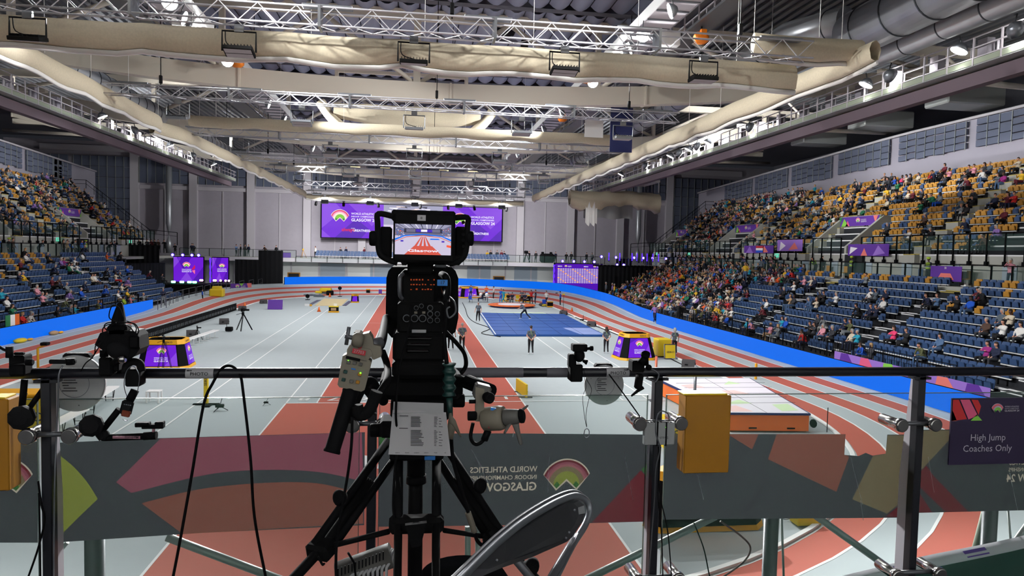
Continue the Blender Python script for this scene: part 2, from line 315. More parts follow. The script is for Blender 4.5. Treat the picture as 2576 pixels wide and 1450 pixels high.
# ================================================================ STANDS
NL, NU = 10, 12
def row_l(r): return 24.9+.86*r, .30+.465*r       # distance from centre line, tread height
def row_u(r): return 34.6+.80*r, 6.75+.585*r
YR = {('R','L'): (24, 88), ('R','U'): (38, 97), ('L','L'): (36, 80.5), ('L','U'): (58, 97)}
SG = {'R': 1, 'L': -1}
AIS = {('R','L'): [26, 38, 50, 62, 74, 85], ('R','U'): [44, 57.5, 70, 78.5, 90], ('L','L'): [46, 58, 70], ('L','U'): [66, 74.5, 88]}
VOM = {'R': [(52,57.5), (72,78), (92,97)], 'L': [(60,65.5), (80,85.5)]}
def endY(side, tier, r):
    y0, y1 = YR[side, tier]; x = (row_l if tier == 'L' else row_u)(r)[0]
    y0 = max(y0, x/(.93 if side == 'R' else .635)-3)
    return y0, y1-(0 if side == 'R' or tier == 'U' else -.12*r)
for side in 'RL':
    sg = SG[side]
    for tier, nr, rowf in (('L', NL, row_l), ('U', NU, row_u)):
        y0, y1 = YR[side, tier]; y0 -= 8; b = MB()
        for r in range(nr):
            x, z = rowf(r); dz = .465 if tier == 'L' else .585; dr = .86 if tier == 'L' else .8; zb = z-dz
            b.add([(sg*x,y0,zb), (sg*x,y1,zb), (sg*x,y1,z), (sg*x,y0,z)], [(0,1,2,3)], 'tread' if tier == 'L' or r else 'concrete')
            b.add([(sg*x,y0,z), (sg*x,y1,z), (sg*(x+dr),y1,z), (sg*(x+dr),y0,z)], [(0,1,2,3)], 'tread' if tier == 'L' else 'concrete')
            b.add([(sg*x,y0,z), (sg*x,y0,-.01 if tier == 'L' else 4.7), (sg*(x+dr),y0,-.01 if tier == 'L' else 4.7), (sg*(x+dr),y0,z)], [(0,1,2,3)], 'tread')
            b.add([(sg*x,y1,z), (sg*x,y1,-.01 if tier == 'L' else 4.7), (sg*(x+dr),y1,-.01 if tier == 'L' else 4.7), (sg*(x+dr),y1,z)], [(0,1,2,3)], 'tread' if tier == 'L' else 'concrete')
            b.box((sg*(x+.01),(y0+y1)/2,z-.035), (.06,y1-y0,.09), 'nosing_white')
            for a in AIS[side, tier]:       # half steps with light nosings in every aisle
                b.box((sg*(x-.2),a,zb+dz/2-.02), (.40,1.1,dz), 'tread' if tier == 'L' else 'concrete')
                c = 'nosing_yellow' if (tier == 'U' or r > 8) else 'nosing_white'
                b.box((sg*(x-.38),a,zb+dz/2+.17 if tier == 'L' else zb+dz/2+.27), (.07,1.1,.05), c); b.box((sg*(x+.0),a,z+.01), (.09,1.1,.05), c)
        struct('floor_%s_%s_terrace' % ('right' if sg > 0 else 'left', 'lower' if tier == 'L' else 'upper'), b, loc=(sg*30, 60, 0))
    # concourse slab and the concrete wall behind it
    b = MB(); y0, y1 = (16, 104)
    b.box((sg*37.0,(y0+y1)/2,4.60), (8.0,y1-y0,.30), 'concrete'); struct('floor_concourse_%s' % ('right' if sg > 0 else 'left'), b)
    b = MB(); cuts = VOM[side]; ys = y0
    b.box((sg*34.9,(y0+98)/2,5.75), (.3,98-y0,2.0), 'concrete')
    for (a, c) in cuts:      # stairways down through the front wall
        b.box((sg*34.6,a-1.6,5.7), (.5,2.2,1.98), 'gap_dark')
    for k in range(int((98-y0)/4.3)):
        if side == 'R' or k > 6: b.box((sg*34.72,y0+3+k*4.3,5.7), (.08,1.0,1.9), 'door_blue')
    struct('wall_%s_concourse' % ('right' if sg > 0 else 'left'), b)
    # rear wall with hanging panels
    def wt(y): return 17.9-.035*max(0, y-60)-.0*y
    b = MB(); ys = [14+4*i for i in range(24)]
    b.grid([[(sg*44.9,y,4), (sg*44.9,y,wt(y))] for y in ys], 'wall_light'); b.grid([[(sg*44.9,y,wt(y)), (sg*45.4,y,wt(y))] for y in ys], 'pier')
    struct('wall_%s' % ('right' if sg > 0 else 'left'), b)
    b = MB(); b.tube([(sg*44.75,y,wt(y)+.12) for y in ys], .13, 'pier', 5); struct('trim_%d' % (1 if sg > 0 else 2), b)
    ybay = [42.5, 51.5, 60.8, 70, 79, 88] if sg > 0 else [70, 79, 88, 94]
    for bay, yb in enumerate(ybay):
        b = MB(); n = 7 if yb < 90 else 4; R2 = random.Random(bay+3); cell = 8.0/7
        for i in range(n):
            y = yb+i*cell; z1 = wt(y)-.05; z0 = z1-2.3-R2.choice([0, .0, .1]); k = R2.choice([3, 4, 4])
            for j in range(k):
                za, zb = z0+(z1-z0)*j/k, z0+(z1-z0)*(j+1)/k; zm = (za+zb)/2
                b.box((sg*44.7,y+cell/2,zm), (.22,cell-.07,zb-za-(.10 if R2.random() < .4 else .04)), 'wall_panel_blue', ch=.03)
            b.box((sg*44.58,y,(z0+z1)/2-.05), (.05,.05,z1-z0+.1), 'galv')
        o = tag(b.build('acoustic_panel'), 'bank of blue grey sound panels hung high on the %s side wall, bay %s' % ('right' if sg > 0 else 'left', ['one','two','three','four','five','six'][bay]), 'wall panel')
        o['kind'] = 'structure'
# ================================================================ FAR WALL
YB = 112.0
b = MB(); b.box((0,YB+.3,10.5), (120,.4,22), 'wall_grey')
PX = [-41.8+8.4*i for i in range(11)]
b.box((0,YB-.1,14.9), (86,.5,.55), 'pier'); b.box((0,YB-.05,20.4), (110,.3,.9), 'pier')
for i, x in enumerate(PX):
    b.box((x,YB-.25,12.4), (1.15,.7,15.5), 'pier')
    if i < 10:
        b.box((x+4.2,YB+.04,9.8), (.16,.12,9.6), 'pier')
struct('wall_back', b)
b = MB(); R2 = random.Random(2)
for i, x in enumerate(PX[:-1]+[-51, -60.0, 42.2, 50.8]):
    side = i > 9; z0, z1 = (5.2, 19.3) if side else (15.5, 19.3); n = 6 if not side else 7
    for j in range(n):
        xa = x+.75+j*(6.9/n if not side else 8.2/n); ww = (6.9 if not side else 8.2)/n; k = R2.choice([1, 2, 3, 3]) if not side else 9
        for q in range(k):
            h = (z1-z0)/k; b.box((xa+ww/2,YB-.28,z0+h*(q+.5)), (ww-.08,.3,h-.08), 'wall_panel_blue')
        b.box((xa,YB-.5,(z0+z1)/2), (.08,.08,z1-z0), 'galv')
struct('wall_back_panels', b)
# far balcony
b = MB(); b.box((0,108,4.58), (68,8,.34), 'concrete'); b.box((0,104.05,4.45), (68,.12,.55), 'pier'); struct('floor_balcony', b)
b = MB(); b.box((0,106.2,2.2), (88,.3,4.4), 'wall_white')
for i in range(18): b.box((-34+4.0*i,106.0,2.2), (.22,.2,4.4), 'pier')
for i, (x, c) in enumerate([(-17.6,'gap_dark'), (13.0,'gap_dark')]): b.box((x,105.95,1.6), (1.8,.2,1.9), 'amber_dark'); b.box((x,105.9,1.55), (1.5,.2,1.7), c)
for i in range(5): b.box((-12+7.3*i,106.0,2.5), (3.6,.12,3.0), 'door_blue')
struct('wall_back_lower', b)
# unseen area behind the photographers; end wall set near and white to bounce light
b = MB(); b.box((0,-6.3,5), (120,.4,24), 'wall_white'); struct('wall_front', b)
b = MB(); b.box((0,-1.55,4.33), (60,9.2,.3), 'dark_floor'); struct('floor_platform', b)
b = MB(); b.box((61,50,10), (.4,124,24), 'deck_dark'); b.box((-61,50,10), (.4,124,24), 'deck_dark'); struct('wall_outer', b)
# ================================================================ ROOF
b = MB(); b.box((0,50,22.2), (124,126,.3), 'deck_dark'); struct('ceiling', b)
b = MB()      # curved baffle panels between the rafters
for j in range(26):
    y0 = 22+j*3.1
    for i in range(22):
        if (i, j) in ((3, 4), (15, 7)): continue
        x0 = -13.5+i*1.24; z = 20.5+.15*((j*7+i*3) % 3)
        b.grid([[(x0+1.18*t/5,yy,z-.34*math.sin(PI*t/5)) for t in range(6)] for yy in (y0, y0+1.45, y0+2.98)], 'deck_blue', True)
    b.box((0,y0-.06,20.4), (27,.10,.2), 'deck_dark')
o = struct('ceiling_baffles', b)
b = MB()      # profiled decking over the flanks
for sg in (-1, 1):
    for i in range(52):
        x = sg*(14.5+i*.6); b.box((x,62,20.9), (.26,98,.16), 'steel_dark')
struct('ceiling_deck', b)
def bz(x): return 15.55+.0026*x*x      # sagging lower chord
def roof_truss(y, yn, xs=46):
    t = thing('roof_truss', (0,y,15.5), 'cream steel roof truss with sagging lower chord, %s across the hall' % yn, 'roof truss', 'cream roof trusses spanning the hall')
    P = [(x, bz(x)) for x in range(-xs, xs+1, 4)]
    b = MB(); q = []
    for x, z in P: q.append([V(x,y-.35,z+.6), V(x,y-.35,z-.5), V(x,y+.35,z-.5), V(x,y+.35,z+.6), V(x,y-.35,z+.6)])
    b.grid(q, 'beam_cream')
    for x, z in P[::3]: b.box((x,y,z+.05), (.12,.8,1.16), 'beam_cream')
    b.build('lower_chord', t); b = MB(); b.box((0,y,20.1), (2*xs,.5,.55), 'beam_cream'); b.build('upper_chord', t)
    for k in range(-4, 5):
        x = k*11.0; b = MB()
        b.box((x,y,(bz(x)+.5+19.9)/2), (.42 if k == 0 else .3,.34,19.9-bz(x)-.5), 'beam_cream'); b.build('web_post', t)
        if k < 4:
            for (xa, xb) in ((x, x+5.5), (x+11, x+5.5)): MB().tube([(xa,y,bz(xa)+.5), (xb,y,19.9)], .16, 'beam_cream', 4).build('web_brace', t)
    return t
for y, n in ((21,'nearest'), (42,'second'), (63,'third'), (88,'fourth')): roof_truss(y, n)
# secondary outer bracing above the stands
for sg in (1, -1):
    for k, y in enumerate((34, 52, 75)):
        b = MB(); b.tube([(sg*27,y+4,17.4), (sg*45.5,y+10,18.6)], .22, 'beam_cream', 4); b.tube([(sg*36,y+7,17.9), (sg*40,y-1,21.8)], .13, 'beam_cream', 4); b.tube([(sg*36,y+7,17.9), (sg*33,y+9,21.8)], .13, 'beam_cream', 4)
        tag(b.build('roof_brace'), 'cream diagonal roof brace over the %s stand, %s along' % ('right' if sg > 0 else 'left', ['first','second','third'][k]), 'brace', kind='structure')
# gantries
def gantry(x, y0, y1, z, name):
    sg = 1 if x > 0 else -1
    t = thing('lighting_gantry', (x,y0,z), name, 'gantry')
    b = MB(); b.box((x,(y0+y1)/2,z), (1.5,y1-y0,.14), 'pier'); b.box((x-sg*.72,(y0+y1)/2,z+.22), (.08,y1-y0,.5), 'wall_white'); b.box((x+sg*.72,(y0+y1)/2,z+.22), (.08,y1-y0,.5), 'wall_white')
    for i in range(int((y1-y0)/1.2)): b.box((x,y0+i*1.2,z-.1), (1.5,.10,.08), 'steel_grey')
    b.build('cable_tray', t)
    b = MB(); b.box((x+sg*2.1,(y0+y1)/2,z-.1), (1.0,y1-y0,.12), 'steel_dark'); b.build('walkway', t)
    for xx in (x+sg*1.55, x+sg*2.65):
        b = MB()
        for i in range(int((y1-y0)/1.7)+1): b.box((xx,y0+i*1.7,z+.5), (.06,.06,1.2), 'pier')
        b.box((xx,(y0+y1)/2,z+1.1), (.06,y1-y0,.06), 'pier'); b.box((xx,(y0+y1)/2,z+.6), (.05,y1-y0,.05), 'pier'); b.build('guard_rail', t)
gantry(11.2, 24, 84, 17.2, 'white cable tray gantry with walkway running down the right of the roof'); gantry(-11.2, 24, 84, 17.2, 'white cable tray gantry with walkway running down the left of the roof')
def catwalk(x, y0, y1, z, name):
    sg = 1 if x > 0 else -1; t = thing('catwalk', (x,y0,z), name, 'catwalk'); L = y1-y0; ym = (y0+y1)/2
    MB().box((x,ym,z), (1.2,L,.10), 'galv').build('deck', t); MB().box((x+sg*.2,ym,z-.45), (.5,L,.6), 'girder_mauve').build('girder', t)
    for xx in (x-sg*.6, x+sg*.6):
        b = MB()
        for i in range(int(L/1.5)+1): b.box((xx,y0+i*1.5,z+.6), (.07,.07,1.25), 'pier')
        for h in (.3, .75, 1.2): b.box((xx,ym,z+h), (.05,L,.05), 'pier')
        b.box((xx,ym,z+.14), (.03,L,.24), 'stairs_green'); b.build('guard_rail', t)
    for i in range(int(L/3)): b = MB().box((x+sg*.9,y0+1+i*3,z+1.0), (.4,.55,1.1), 'wall_grey') if i < 24 else b; b.build('cabinet', t) if i < 24 else None
catwalk(25.0, 16, 100, 15.0, 'long galvanised catwalk with railings above the right hand stand'); catwalk(-25.0, 30, 100, 15.2, 'long galvanised catwalk with railings above the left hand stand')
# ducts
def duct(pts, r, label, step=1.5):
    t = thing('air_duct', pts[0], label, 'duct'); b = MB().tube(pts, r, 'duct', 28); b.build('duct_pipe', t); n = 0
    for a, c in zip(pts[:-1], pts[1:]):
        a, c = Vector(a), Vector(c); L = (c-a).length; d = (c-a)/L; k = int(L/step)
        for i in range(k):
            if n >= 60: break
            n += 1; MB().cyl(a+d*(i+.5)*step-d*.03, a+d*(i+.5)*step+d*.03, r*1.035, 'duct_seam', n=28).build('seam_band', t)
    return t
duct([(21.6,6,17.8), (21.6,32.6,17.5)], 1.12, 'very wide spiral ventilation duct near the roof edge, ending beside the nets', 2.2)
duct([(23.4,8,16.9), (23.0,90,16.3)], .56, 'slimmer spiral duct running the whole length below the wide one', 2.4)
duct([(-21.6,22,17.2), (-21.6,90,17.0)], .85, 'spiral ventilation duct with dark bands along the left of the roof', 1.6)
duct([(21.6,33.2,18.4), (20.4,36.5,18.6), (20.4,88,18.2)], .75, 'spiral duct continuing behind the nets towards the far end', 1.9)
b = MB()
for k, y in enumerate((50, 60, 70)):
    t = thing('air_duct', (40,y,18.6), 'boxy dark plant duct above the right stand wall, %s of three' % ['nearest','middle','farthest'][k], 'duct')
    MB().box((43,y,19.3), (5,2.6,1.5), 'galv', ch=.1).build('duct_box', t); MB().cyl((37,y-3,19.2), (37,y+4,19.2), .8, 'duct', n=20).build('duct_pipe', t)
for sg in (-1, 1):
    x = sg*36.6; t = thing('drain_pipe', (x,110.6,5), 'silver vertical pipe with pointed ends against the far wall, %s stand corner' % ('left' if sg < 0 else 'right'), 'pipe')
    b = MB(); b.lathe((x,110.6,10.3), (0,0,1), [(.02,-2.6), (.42,-.9), (.42,10)], 'duct', 14); b.build('pipe', t); MB().lathe((x,110.6,5), (0,0,1), [(.42,0), (.42,1.5), (.02,2.8)], 'duct', 14).build('pipe', t)
# ================================================================ LIGHTING TRUSSES WITH FLOODLIGHTS
ORD = ['nearest', 'second', 'third', 'fourth', 'fifth', 'sixth', 'seventh']
ORDN = ['first', 'second', 'third', 'fourth', 'fifth', 'sixth']
def spotlamp(x, y, z, label, grp, tgt, e, s=1.0, cone=120):
    t = thing('floodlight', (x,y,z), label, 'floodlight', grp); d = (Vector(tgt)-V(x,y,z)).normalized(); p = V(x,y,z)
    b = MB(); b.lathe(p, d, [(.10*s,-.32*s), (.22*s,-.22*s), (.34*s,.0)], 'steel_grey', 12); b.build('reflector', t)
    MB().lathe(p, d, [(.31*s,.0), (.31*s,.03), (.02,.06)], 'lamp_white', 12).build('lens', t)
    MB().tube([p-d*.2, p+V(0,0,.65)], .03, 'steel_dark', 5).build('bracket', t)
    if e:
        ld = bpy.data.lights.new('lamp_beam', 'SPOT'); ld.energy = e; ld.spot_size = math.radians(cone); ld.spot_blend = .6; ld.shadow_soft_size = .25*s
        lo = bpy.data.objects.new('lamp_beam', ld); COL.objects.link(lo); lo.rotation_euler = d.to_track_quat('-Z', 'Y').to_euler(); lo.location = p+d*.12-Vector(t.location); lo.parent = t
    return t
def floodlight(x, y, z, label, grp, tilt, power, big):
    t = thing('led_floodlight', (x,y,z), label, 'floodlight', grp)
    rm = Matrix.Rotation(tilt, 3, 'X'); c = V(x, y, z-.95); w_ = .98
    b = MB(); b.tube([(x-.55,y,z-.95), (x-.55,y,z-.28), (x+.55,y,z-.28), (x+.55,y,z-.95)], .035, 'black' if big else 'steel_grey', 5, smooth=False); b.box((x,y,z-.18), (.3,.12,.24), 'steel_dark'); b.build('yoke', t)
    b = MB(); b.box(c, (w_,.62,.14), 'black_matt' if big else 'steel_grey', rm, .02)
    for i in range(9): b.box(c+rm @ V(-.42+i*.105, 0, .10), (.02,.5,.09), 'black' if big else 'steel_dark', rm)
    b.build('housing', t)
    for k in (-1, 1): MB().box(c+rm @ V(0, .15*k, -.075), (w_-.1,.24,.02), 'lamp_dull', rm).build('lamp_strip', t)
    MB().tube(spline([(x-.45,y,z-.3), (x-.4,y+.05,z-.7), (x+.1,y+.05,z-.85)], 4), .018, 'black', 5).build('power_lead', t)
    ld = bpy.data.lights.new('floodlight_beam', 'AREA'); ld.shape = 'RECTANGLE'; ld.size = .9; ld.size_y = .5; ld.energy = power; ld.spread = math.radians(150); ld.color = (1.0, .985, 1.0)
    lo = bpy.data.objects.new('floodlight_beam', ld); COL.objects.link(lo); lo.location = c+rm @ V(0,0,-.11); lo.rotation_euler = (tilt, 0, 0)
    lo.location -= Vector(t.location); lo.parent = t
    return t
def lattice(name_i, y, x0, x1, z, h, dbl=False):
    t = thing('lighting_truss', ((x0+x1)/2,y,z), 'silver lattice lighting truss hung across the hall, %s from the camera platform' % ORD[name_i], 'truss', 'silver lighting trusses')
    b = MB(); d = h/2
    for zz in (z-d, z+d):
        for yy in (y-d, y+d): b.tube([(x0,yy,zz), (x1,yy,zz)], .036, 'truss_white', 6)
    b.build('chord_tubes', t); b = MB(); n = int((x1-x0)/.62); s = (x1-x0)/n
    for yy in (y-d, y+d):
        for i in range(n):
            a, c = (z-d, z+d) if i % 2 else (z+d, z-d); b.tube([(x0+i*s,yy,a), (x0+(i+1)*s,yy,c)], .019, 'truss_white', 4, False, False)
    for i in range(n):
        a, c = (y-d, y+d) if i % 2 else (y+d, y-d); b.tube([(x0+i*s,a,z-d), (x0+(i+1)*s,c,z-d)], .016, 'truss_white', 4, False, False)
    b.build('lattice_bracing', t); b = MB()
    for i in range(1, 5):
        xx = x0+(x1-x0)*i/5; MB().box((xx,y,z), (.09,h+.12,h+.12), 'steel_grey').build('joint_plate', t)
    for i in range(6): MB().box((x0+1.2+(x1-x0-2.4)*i/5,y,z+d+.09), (1.7,.36,.10), 'steel_grey' , ch=.02).build('power_box', t)
    for k, xx in enumerate((x0+2.6, (x0+x1)/2+1.5, x1-2.8)): 
        b = MB().tube([(xx,y,z+d), (xx,y,z+5.4)], .022, 'black', 5); b.box((xx,y,z+d+.35), (.14,.14,.4), 'black', ch=.02); b.build('hoist_chain', t)
    return t
TR = [(25,-15.4,14.8,14.15,.62,[-12.6,-6.0,-.12,5.3,10.6]), (37,-15.2,14.3,13.85,.5,[-11.8,-5.8,-.1,5.6,11.2]), (50,-15.4,15.0,14.0,.5,[-11.9,-5.9,-.1,6.0,12.0]),
      (62.5,-15.2,14.6,13.9,.5,[-11.6,-5.8,0,5.8,11.6]), (70,-14.3,13.7,13.9,.5,[-11.2,-5.6,0,5.8,11.0]), (84,-14.1,14.2,13.8,.5,[-11.4,-5.8,0,5.6,11.4]), (96,-14.5,15.2,13.7,.45,[-12,-6,0,6,12])]  # farthest truss carries extra lamps, tilted to brighten the end wall
for i, (y, x0, x1, z, h, fx) in enumerate(TR):
    lattice(i, y, x0, x1, z, h)
    for k, x in enumerate(fx):
        floodlight(x, y, z-h/2-.02, 'twin strip floodlight hanging from the %s lighting truss, %s along from its left end' % (ORD[i], ORDN[k]), 'floodlights on the lighting trusses', math.radians([14,-14,8,-8,0][k % 5]) if i < 6 else 1.12, LAMP_W*(1 if i < 6 else 2.6), i == 0)
for x in (-13.4, 13.6): spotlamp(x, 98.2, 13.4, 'added floodlight at the %s end of the farthest truss washing the end wall' % ('left' if x < 0 else 'right'), 'added end wall floodlights', (x*2.3, 112, 8), CAT_W*1.5, .9, 140)  # added pair, brightens the dark sides of the end wall
# small moving heads under the far net
for k, x in enumerate((-13.2,-9.6,-5,0.8,4.6,8.2,12.8)):
    t = thing('moving_head_light', (x,97,12.2), 'small black moving head light hung under the far net, %s from its left end' % ORD[k].replace('nearest','first'), 'stage light', 'moving head lights under the far net')
    MB().box((x,97,12.75), (.34,.3,.22), 'black', ch=.03).build('base', t); b = MB(); b.lathe((x,96.9,12.45), (0.2*(k % 3-1),-.3,-1), [(.14,-.1), (.2,.1), (.17,.45)], 'black', 10); b.build('head', t)
    MB().tube([(x,97,12.85), (x,97,13.5)], .02, 'black', 5).build('clamp', t)
# ---------------------------------------------------------------- nets rolled on their tracks
def net(pts, h, label, hem=True, seed=1, sag=.14):
    P = []; R2 = random.Random(seed)
    for i in range(len(pts)-1):
        a, c = Vector(pts[i]), Vector(pts[i+1]); n = max(2, int((c-a).length/.8)); 
        for j in range(n): P.append(a.lerp(c, j/n))
    P.append(Vector(pts[-1])); t = thing('rolled_net', P[0], label, 'net'); G_ = []; H_ = []
    for i, p in enumerate(P):
        d = (P[min(i+1,len(P)-1)]-P[max(i-1,0)]).normalized(); s = Vector((-d.y, d.x, 0)).normalized()
        sg_ = sag*abs(math.sin(i*.8/4.2*PI))+R2.uniform(-.03,.03); w_ = .16+R2.uniform(0,.05)
        G_.append([p+V(0,0,-sg_*.3)-s*.03, p+V(0,0,-.12-sg_*.5)-s*w_, p+V(0,0,-h*.5-sg_*.8)-s*w_*1.5, p+V(0,0,-h-sg_)-s*w_, p+V(0,0,-h-.06-sg_), p+V(0,0,-h-sg_)+s*w_, p+V(0,0,-h*.5-sg_*.8)+s*w_*1.5, p+V(0,0,-.12-sg_*.5)+s*w_, p+V(0,0,-sg_*.3)+s*.03])
        H_.append(p+V(0,0,-h-.12-sg_*1.05)-s*.12)
    MB().grid(G_, 'net', True).build('netting', t)
    if hem: MB().tube(H_, .06, 'net_hem', 5, flat=1.8).build('hem_strip', t)
    for i in range(2, len(P), 5): MB().tube([P[i], P[i]+V(0,0,4.2)], .012, 'net_hem', 4).build('hanging_line', t)
    return t
net([(-17.5,26,13.9), (14.8,26,13.95)], .86, 'beige rolled divider net hung across the hall just under the nearest truss', seed=1)
net([(17.3,25.5,14.9), (12.8,25.5,14.9), (12.8,25.5,14.88)], .75, 'short bundle of beige net with white hem at the near right track corner', seed=2)
net([(17.2,24.5,14.6), (15.7,33,14.0), (15.5,50,13.95), (15.4,90,13.9)], .72, 'beige rolled net running the length of the hall on the right of the lighting trusses', seed=3)
net([(-15.6,18,14.2), (-15.4,36,14.1), (-15.3,44.5,14.0)], .78, 'near length of beige rolled net left of the lighting trusses, ending at a bunched corner', seed=4)
net([(-16.2,46,13.95), (-15.2,48,13.95), (-15.0,70,14.0), (-14.6,96,13.9)], .74, 'far length of beige rolled net left of the lighting trusses', seed=5)
net([(-14.6,48,14.7), (14.8,48,14.75)], .62, 'cream rolled net hung across the hall above the third truss', hem=False, seed=6)
net([(-14.6,97,13.5), (15.2,97,13.5)], .5, 'far beige net across the hall above the big screen', seed=7)
# practice cage frame bundled up at the far right
t = thing('net_cage', (25.5,90,14.5), 'white frame with a bundled cream net and hanging grey sheet below it', 'net cage')
b = MB(); 
for y in (87,93): b.box((25.5,y,15.9), (12,.22,.28), 'pier')
for x in (19.6,31.4): b.box((x,90,15.9), (.22,6,.28), 'pier')
b.build('frame', t); b = MB()
for i in range(26): b.box((19.8+i*.46,87,15.1), (.03,.03,1.4), 'pier')
for i in range(5): b.box((19.8+i*2.9,87,15.2), (.08,.08,1.5), 'pier')
b.build('hangers', t); G_ = []
for i in range(27):
    x = 19.6+i*.46; s = .42*abs(math.sin(i*.55))+.35*math.sin(i*.3)+.1*math.sin(i*2.3); G_.append([V(x,87.2,14.5-s*.3), V(x,86.5,14.1-s*.3), V(x,86.4,13.3-s*.5), V(x,86.7,12.6-s*.9), V(x,87.6,12.5-s), V(x,88.2,13.4), V(x,87.8,14.4-s*.3)])
MB().grid(G_, 'net', True).build('bundled_net', t)
G_ = [[V(21.4+i*.5,87.0+.15*math.sin(i*1.3),z) for z in (12.7,11.8,10.9-.1*math.sin(i))] for i in range(14)]; MB().grid(G_, 'plastic_grey', True).build('sheet', t)
G_ = [[V(21.6+i*.22,86.6+.18*math.sin(i*2.2),z) for z in (13.2,11.6,10.3-.25*(i % 3))] for i in range(8)]; MB().grid(G_, 'net_hem', True).build('sheet', t)
# ---------------------------------------------------------------- floodlights on gantries and catwalks; nearest ones unseen, added to light the near end
for (x, ys) in ((-10.4, (15, 22, 29, 33.5, 34.8, 45, 52, 58, 66, 74)), (10.4, (22, 28.2, 33.6, 34.8, 46.5, 50, 57, 66, 72))):
    for j, y in enumerate(ys):
        far_ = y == 66; cross = y not in (33.5, 33.6)
        spotlamp(x, y, 16.45, 'white floodlight under the %s cable tray gantry, %s from the camera platform' % ('left' if x < 0 else 'right', (ORD+['eighth', 'ninth', 'tenth'])[j]), 'floodlights under the gantries', (x*.7, 107, 1.5) if far_ else (-x*2.8, y+(4 if x < 0 else 10), 2.0), CAT_W*(4.5 if far_ else (GX*(1 if x < 0 else .62) if cross else .3)), 1.0, 44 if far_ else 62)
for (x, ys) in ((24.1, (19, 22, 25.5, 28.5, 33.0, 35.0, 48, 55.5, 57.5, 59.5, 61.5, 64, 71, 80)), (-24.0, (32, 38, 43, 58, 64, 73, 80, 88))):
    for j, y in enumerate(ys): spotlamp(x, y, 15.75 if x > 0 else 16.0, 'bright floodlight clamped to the %s catwalk, %s from the near end' % ('left' if x < 0 else 'right', (ORD+['eighth','ninth','tenth','eleventh','twelfth','thirteenth','fourteenth'])[j]), 'floodlights along the catwalks', (x*1.8, y+4, 9.5) if j % 2 == 0 else (x*.7, y+3, 0), CAT_W*(1.4 if j % 2 == 0 else .4), 1.15)
for j, (x, y) in enumerate(((-10.2, 31), (-10.2, 40), (10.2, 31), (10.2, 40))):  # added floods: light the wall behind the platform, which bounces onto the foreground
    spotlamp(x, y, 16.3, 'added floodlight on the %s gantry turned back towards the camera platform, %s one' % ('left' if x < 0 else 'right', ['nearer', 'farther'][j % 2]), 'added floodlights turned to the near end', (x*.9, -6, 7.5 if j % 2 else 5.5), CAT_W*BX_, 1.0, 60)
for (x, ys) in ((23.6, (22, 39, 54, 75)), (-23.6, (34, 52, 70, 86))):  # added lamps, only there to lift the dark roof
    for j, y in enumerate(ys): spotlamp(x, y, 16.9, 'added uplighter on the %s catwalk washing the roof, %s from the near end' % ('left' if x < 0 else 'right', ORD[j]), 'added uplighters on the catwalks', (x*(.2 if j % 2 else 1.7), y+6, 20.5), CAT_W*2.6, .8, 150)
for j, (x, y) in enumerate(((-9.9,36.5), (-9.9,41), (-9.9,70), (11.0,62), (9.9,40), (13.2,31.5), (11.0,52))):
    t = thing('chain_hoist', (x,y,16.3), 'orange electric chain hoist at the roof gantry, %s from the camera platform' % ['first','third','last','second to last','second on the right','nearest on the right','middle one'][j], 'hoist', 'orange chain hoists')
    b = MB(); b.lathe((x-.35,y,16.5), (1,0,0), [(.16,0), (.28,.12), (.28,.5), (.16,.66)], 'orange_hoist', 12); b.box((x,y-.2,16.7), (.3,.2,.3), 'orange_hoist', ch=.03); b.build('motor', t); MB().tube([(x,y,16.8), (x,y,17.1)], .04, 'black', 5).build('hook', t)
for j, (x, y, z) in enumerate(((-12.9,38,17.1), (9.6,36,17.0))):
    tag(MB().box((x+2 if x < 0 else x+2.6,y-2.6,16.9), (1.1,1.0,.7), 'wall_white', ch=.05).build('projector_box'), 'white box hung beside floodlights on the %s gantry' % ('left' if x < 0 else 'right'), 'box')
# hanging column speakers in the roof
for j, (x, y) in enumerate(((-12.6,40), (-9.7,44), (2.2,44), (6.4,42), (0.9,24.8), (7.5,24))):
    b = MB().box((x,y,18.3), (.42,.4,1.5), 'black', ch=.03); b.box((x,y,19.6), (.04,.04,1.2), 'black'); tag(b.build('column_speaker'), 'slim black column speaker hanging among the roof panels, %s of six from the left' % ['first','second','fourth','fifth','third','sixth'][j], 'speaker', 'black column speakers in the roof')
# ceiling frames (basketball goals folded up) seen between truss two and three
t = thing('folded_goal_frame', (-1,50,16.8), 'cream folded net frame tucked under the roof between the gantries', 'frame')
b = MB(); b.box((-1,50,18.6), (9,.22,.22), 'beam_cream'); b.box((-5.5,50,18.0), (.25,.25,1.4), 'beam_cream'); b.box((3.5,50,18.0), (.25,.25,1.4), 'beam_cream'); b.build('frame', t)
G_ = [[V(-6+i*.6,53+.1*math.sin(i),17.0), V(-6+i*.6,52.4,16.2-.25*math.sin(i*.6)), V(-6+i*.6,53,15.9-.5*math.sin(PI*i/18))] for i in range(19)]; MB().grid(G_, 'net', True).build('netting', t)
for sx in (-1, 1):
    MB().tube(spline([(-.6+sx*6.4,53,17.0), (-.6+sx*5.6,52.8,15.9), (-.6+sx*4.6,52.5,15.0)], 4), .38, 'net', 8).build('netting', t)
for k in range(7):
    tag(MB().box((-13+4.3*k,104,18.2), (1.4,.25,.12), 'tube_warm').build('strip_light'), 'short warm strip light in the row high before the far wall, %s from the left' % ORD[k].replace('nearest','first'), 'strip light', 'warm strip lights before the far wall')
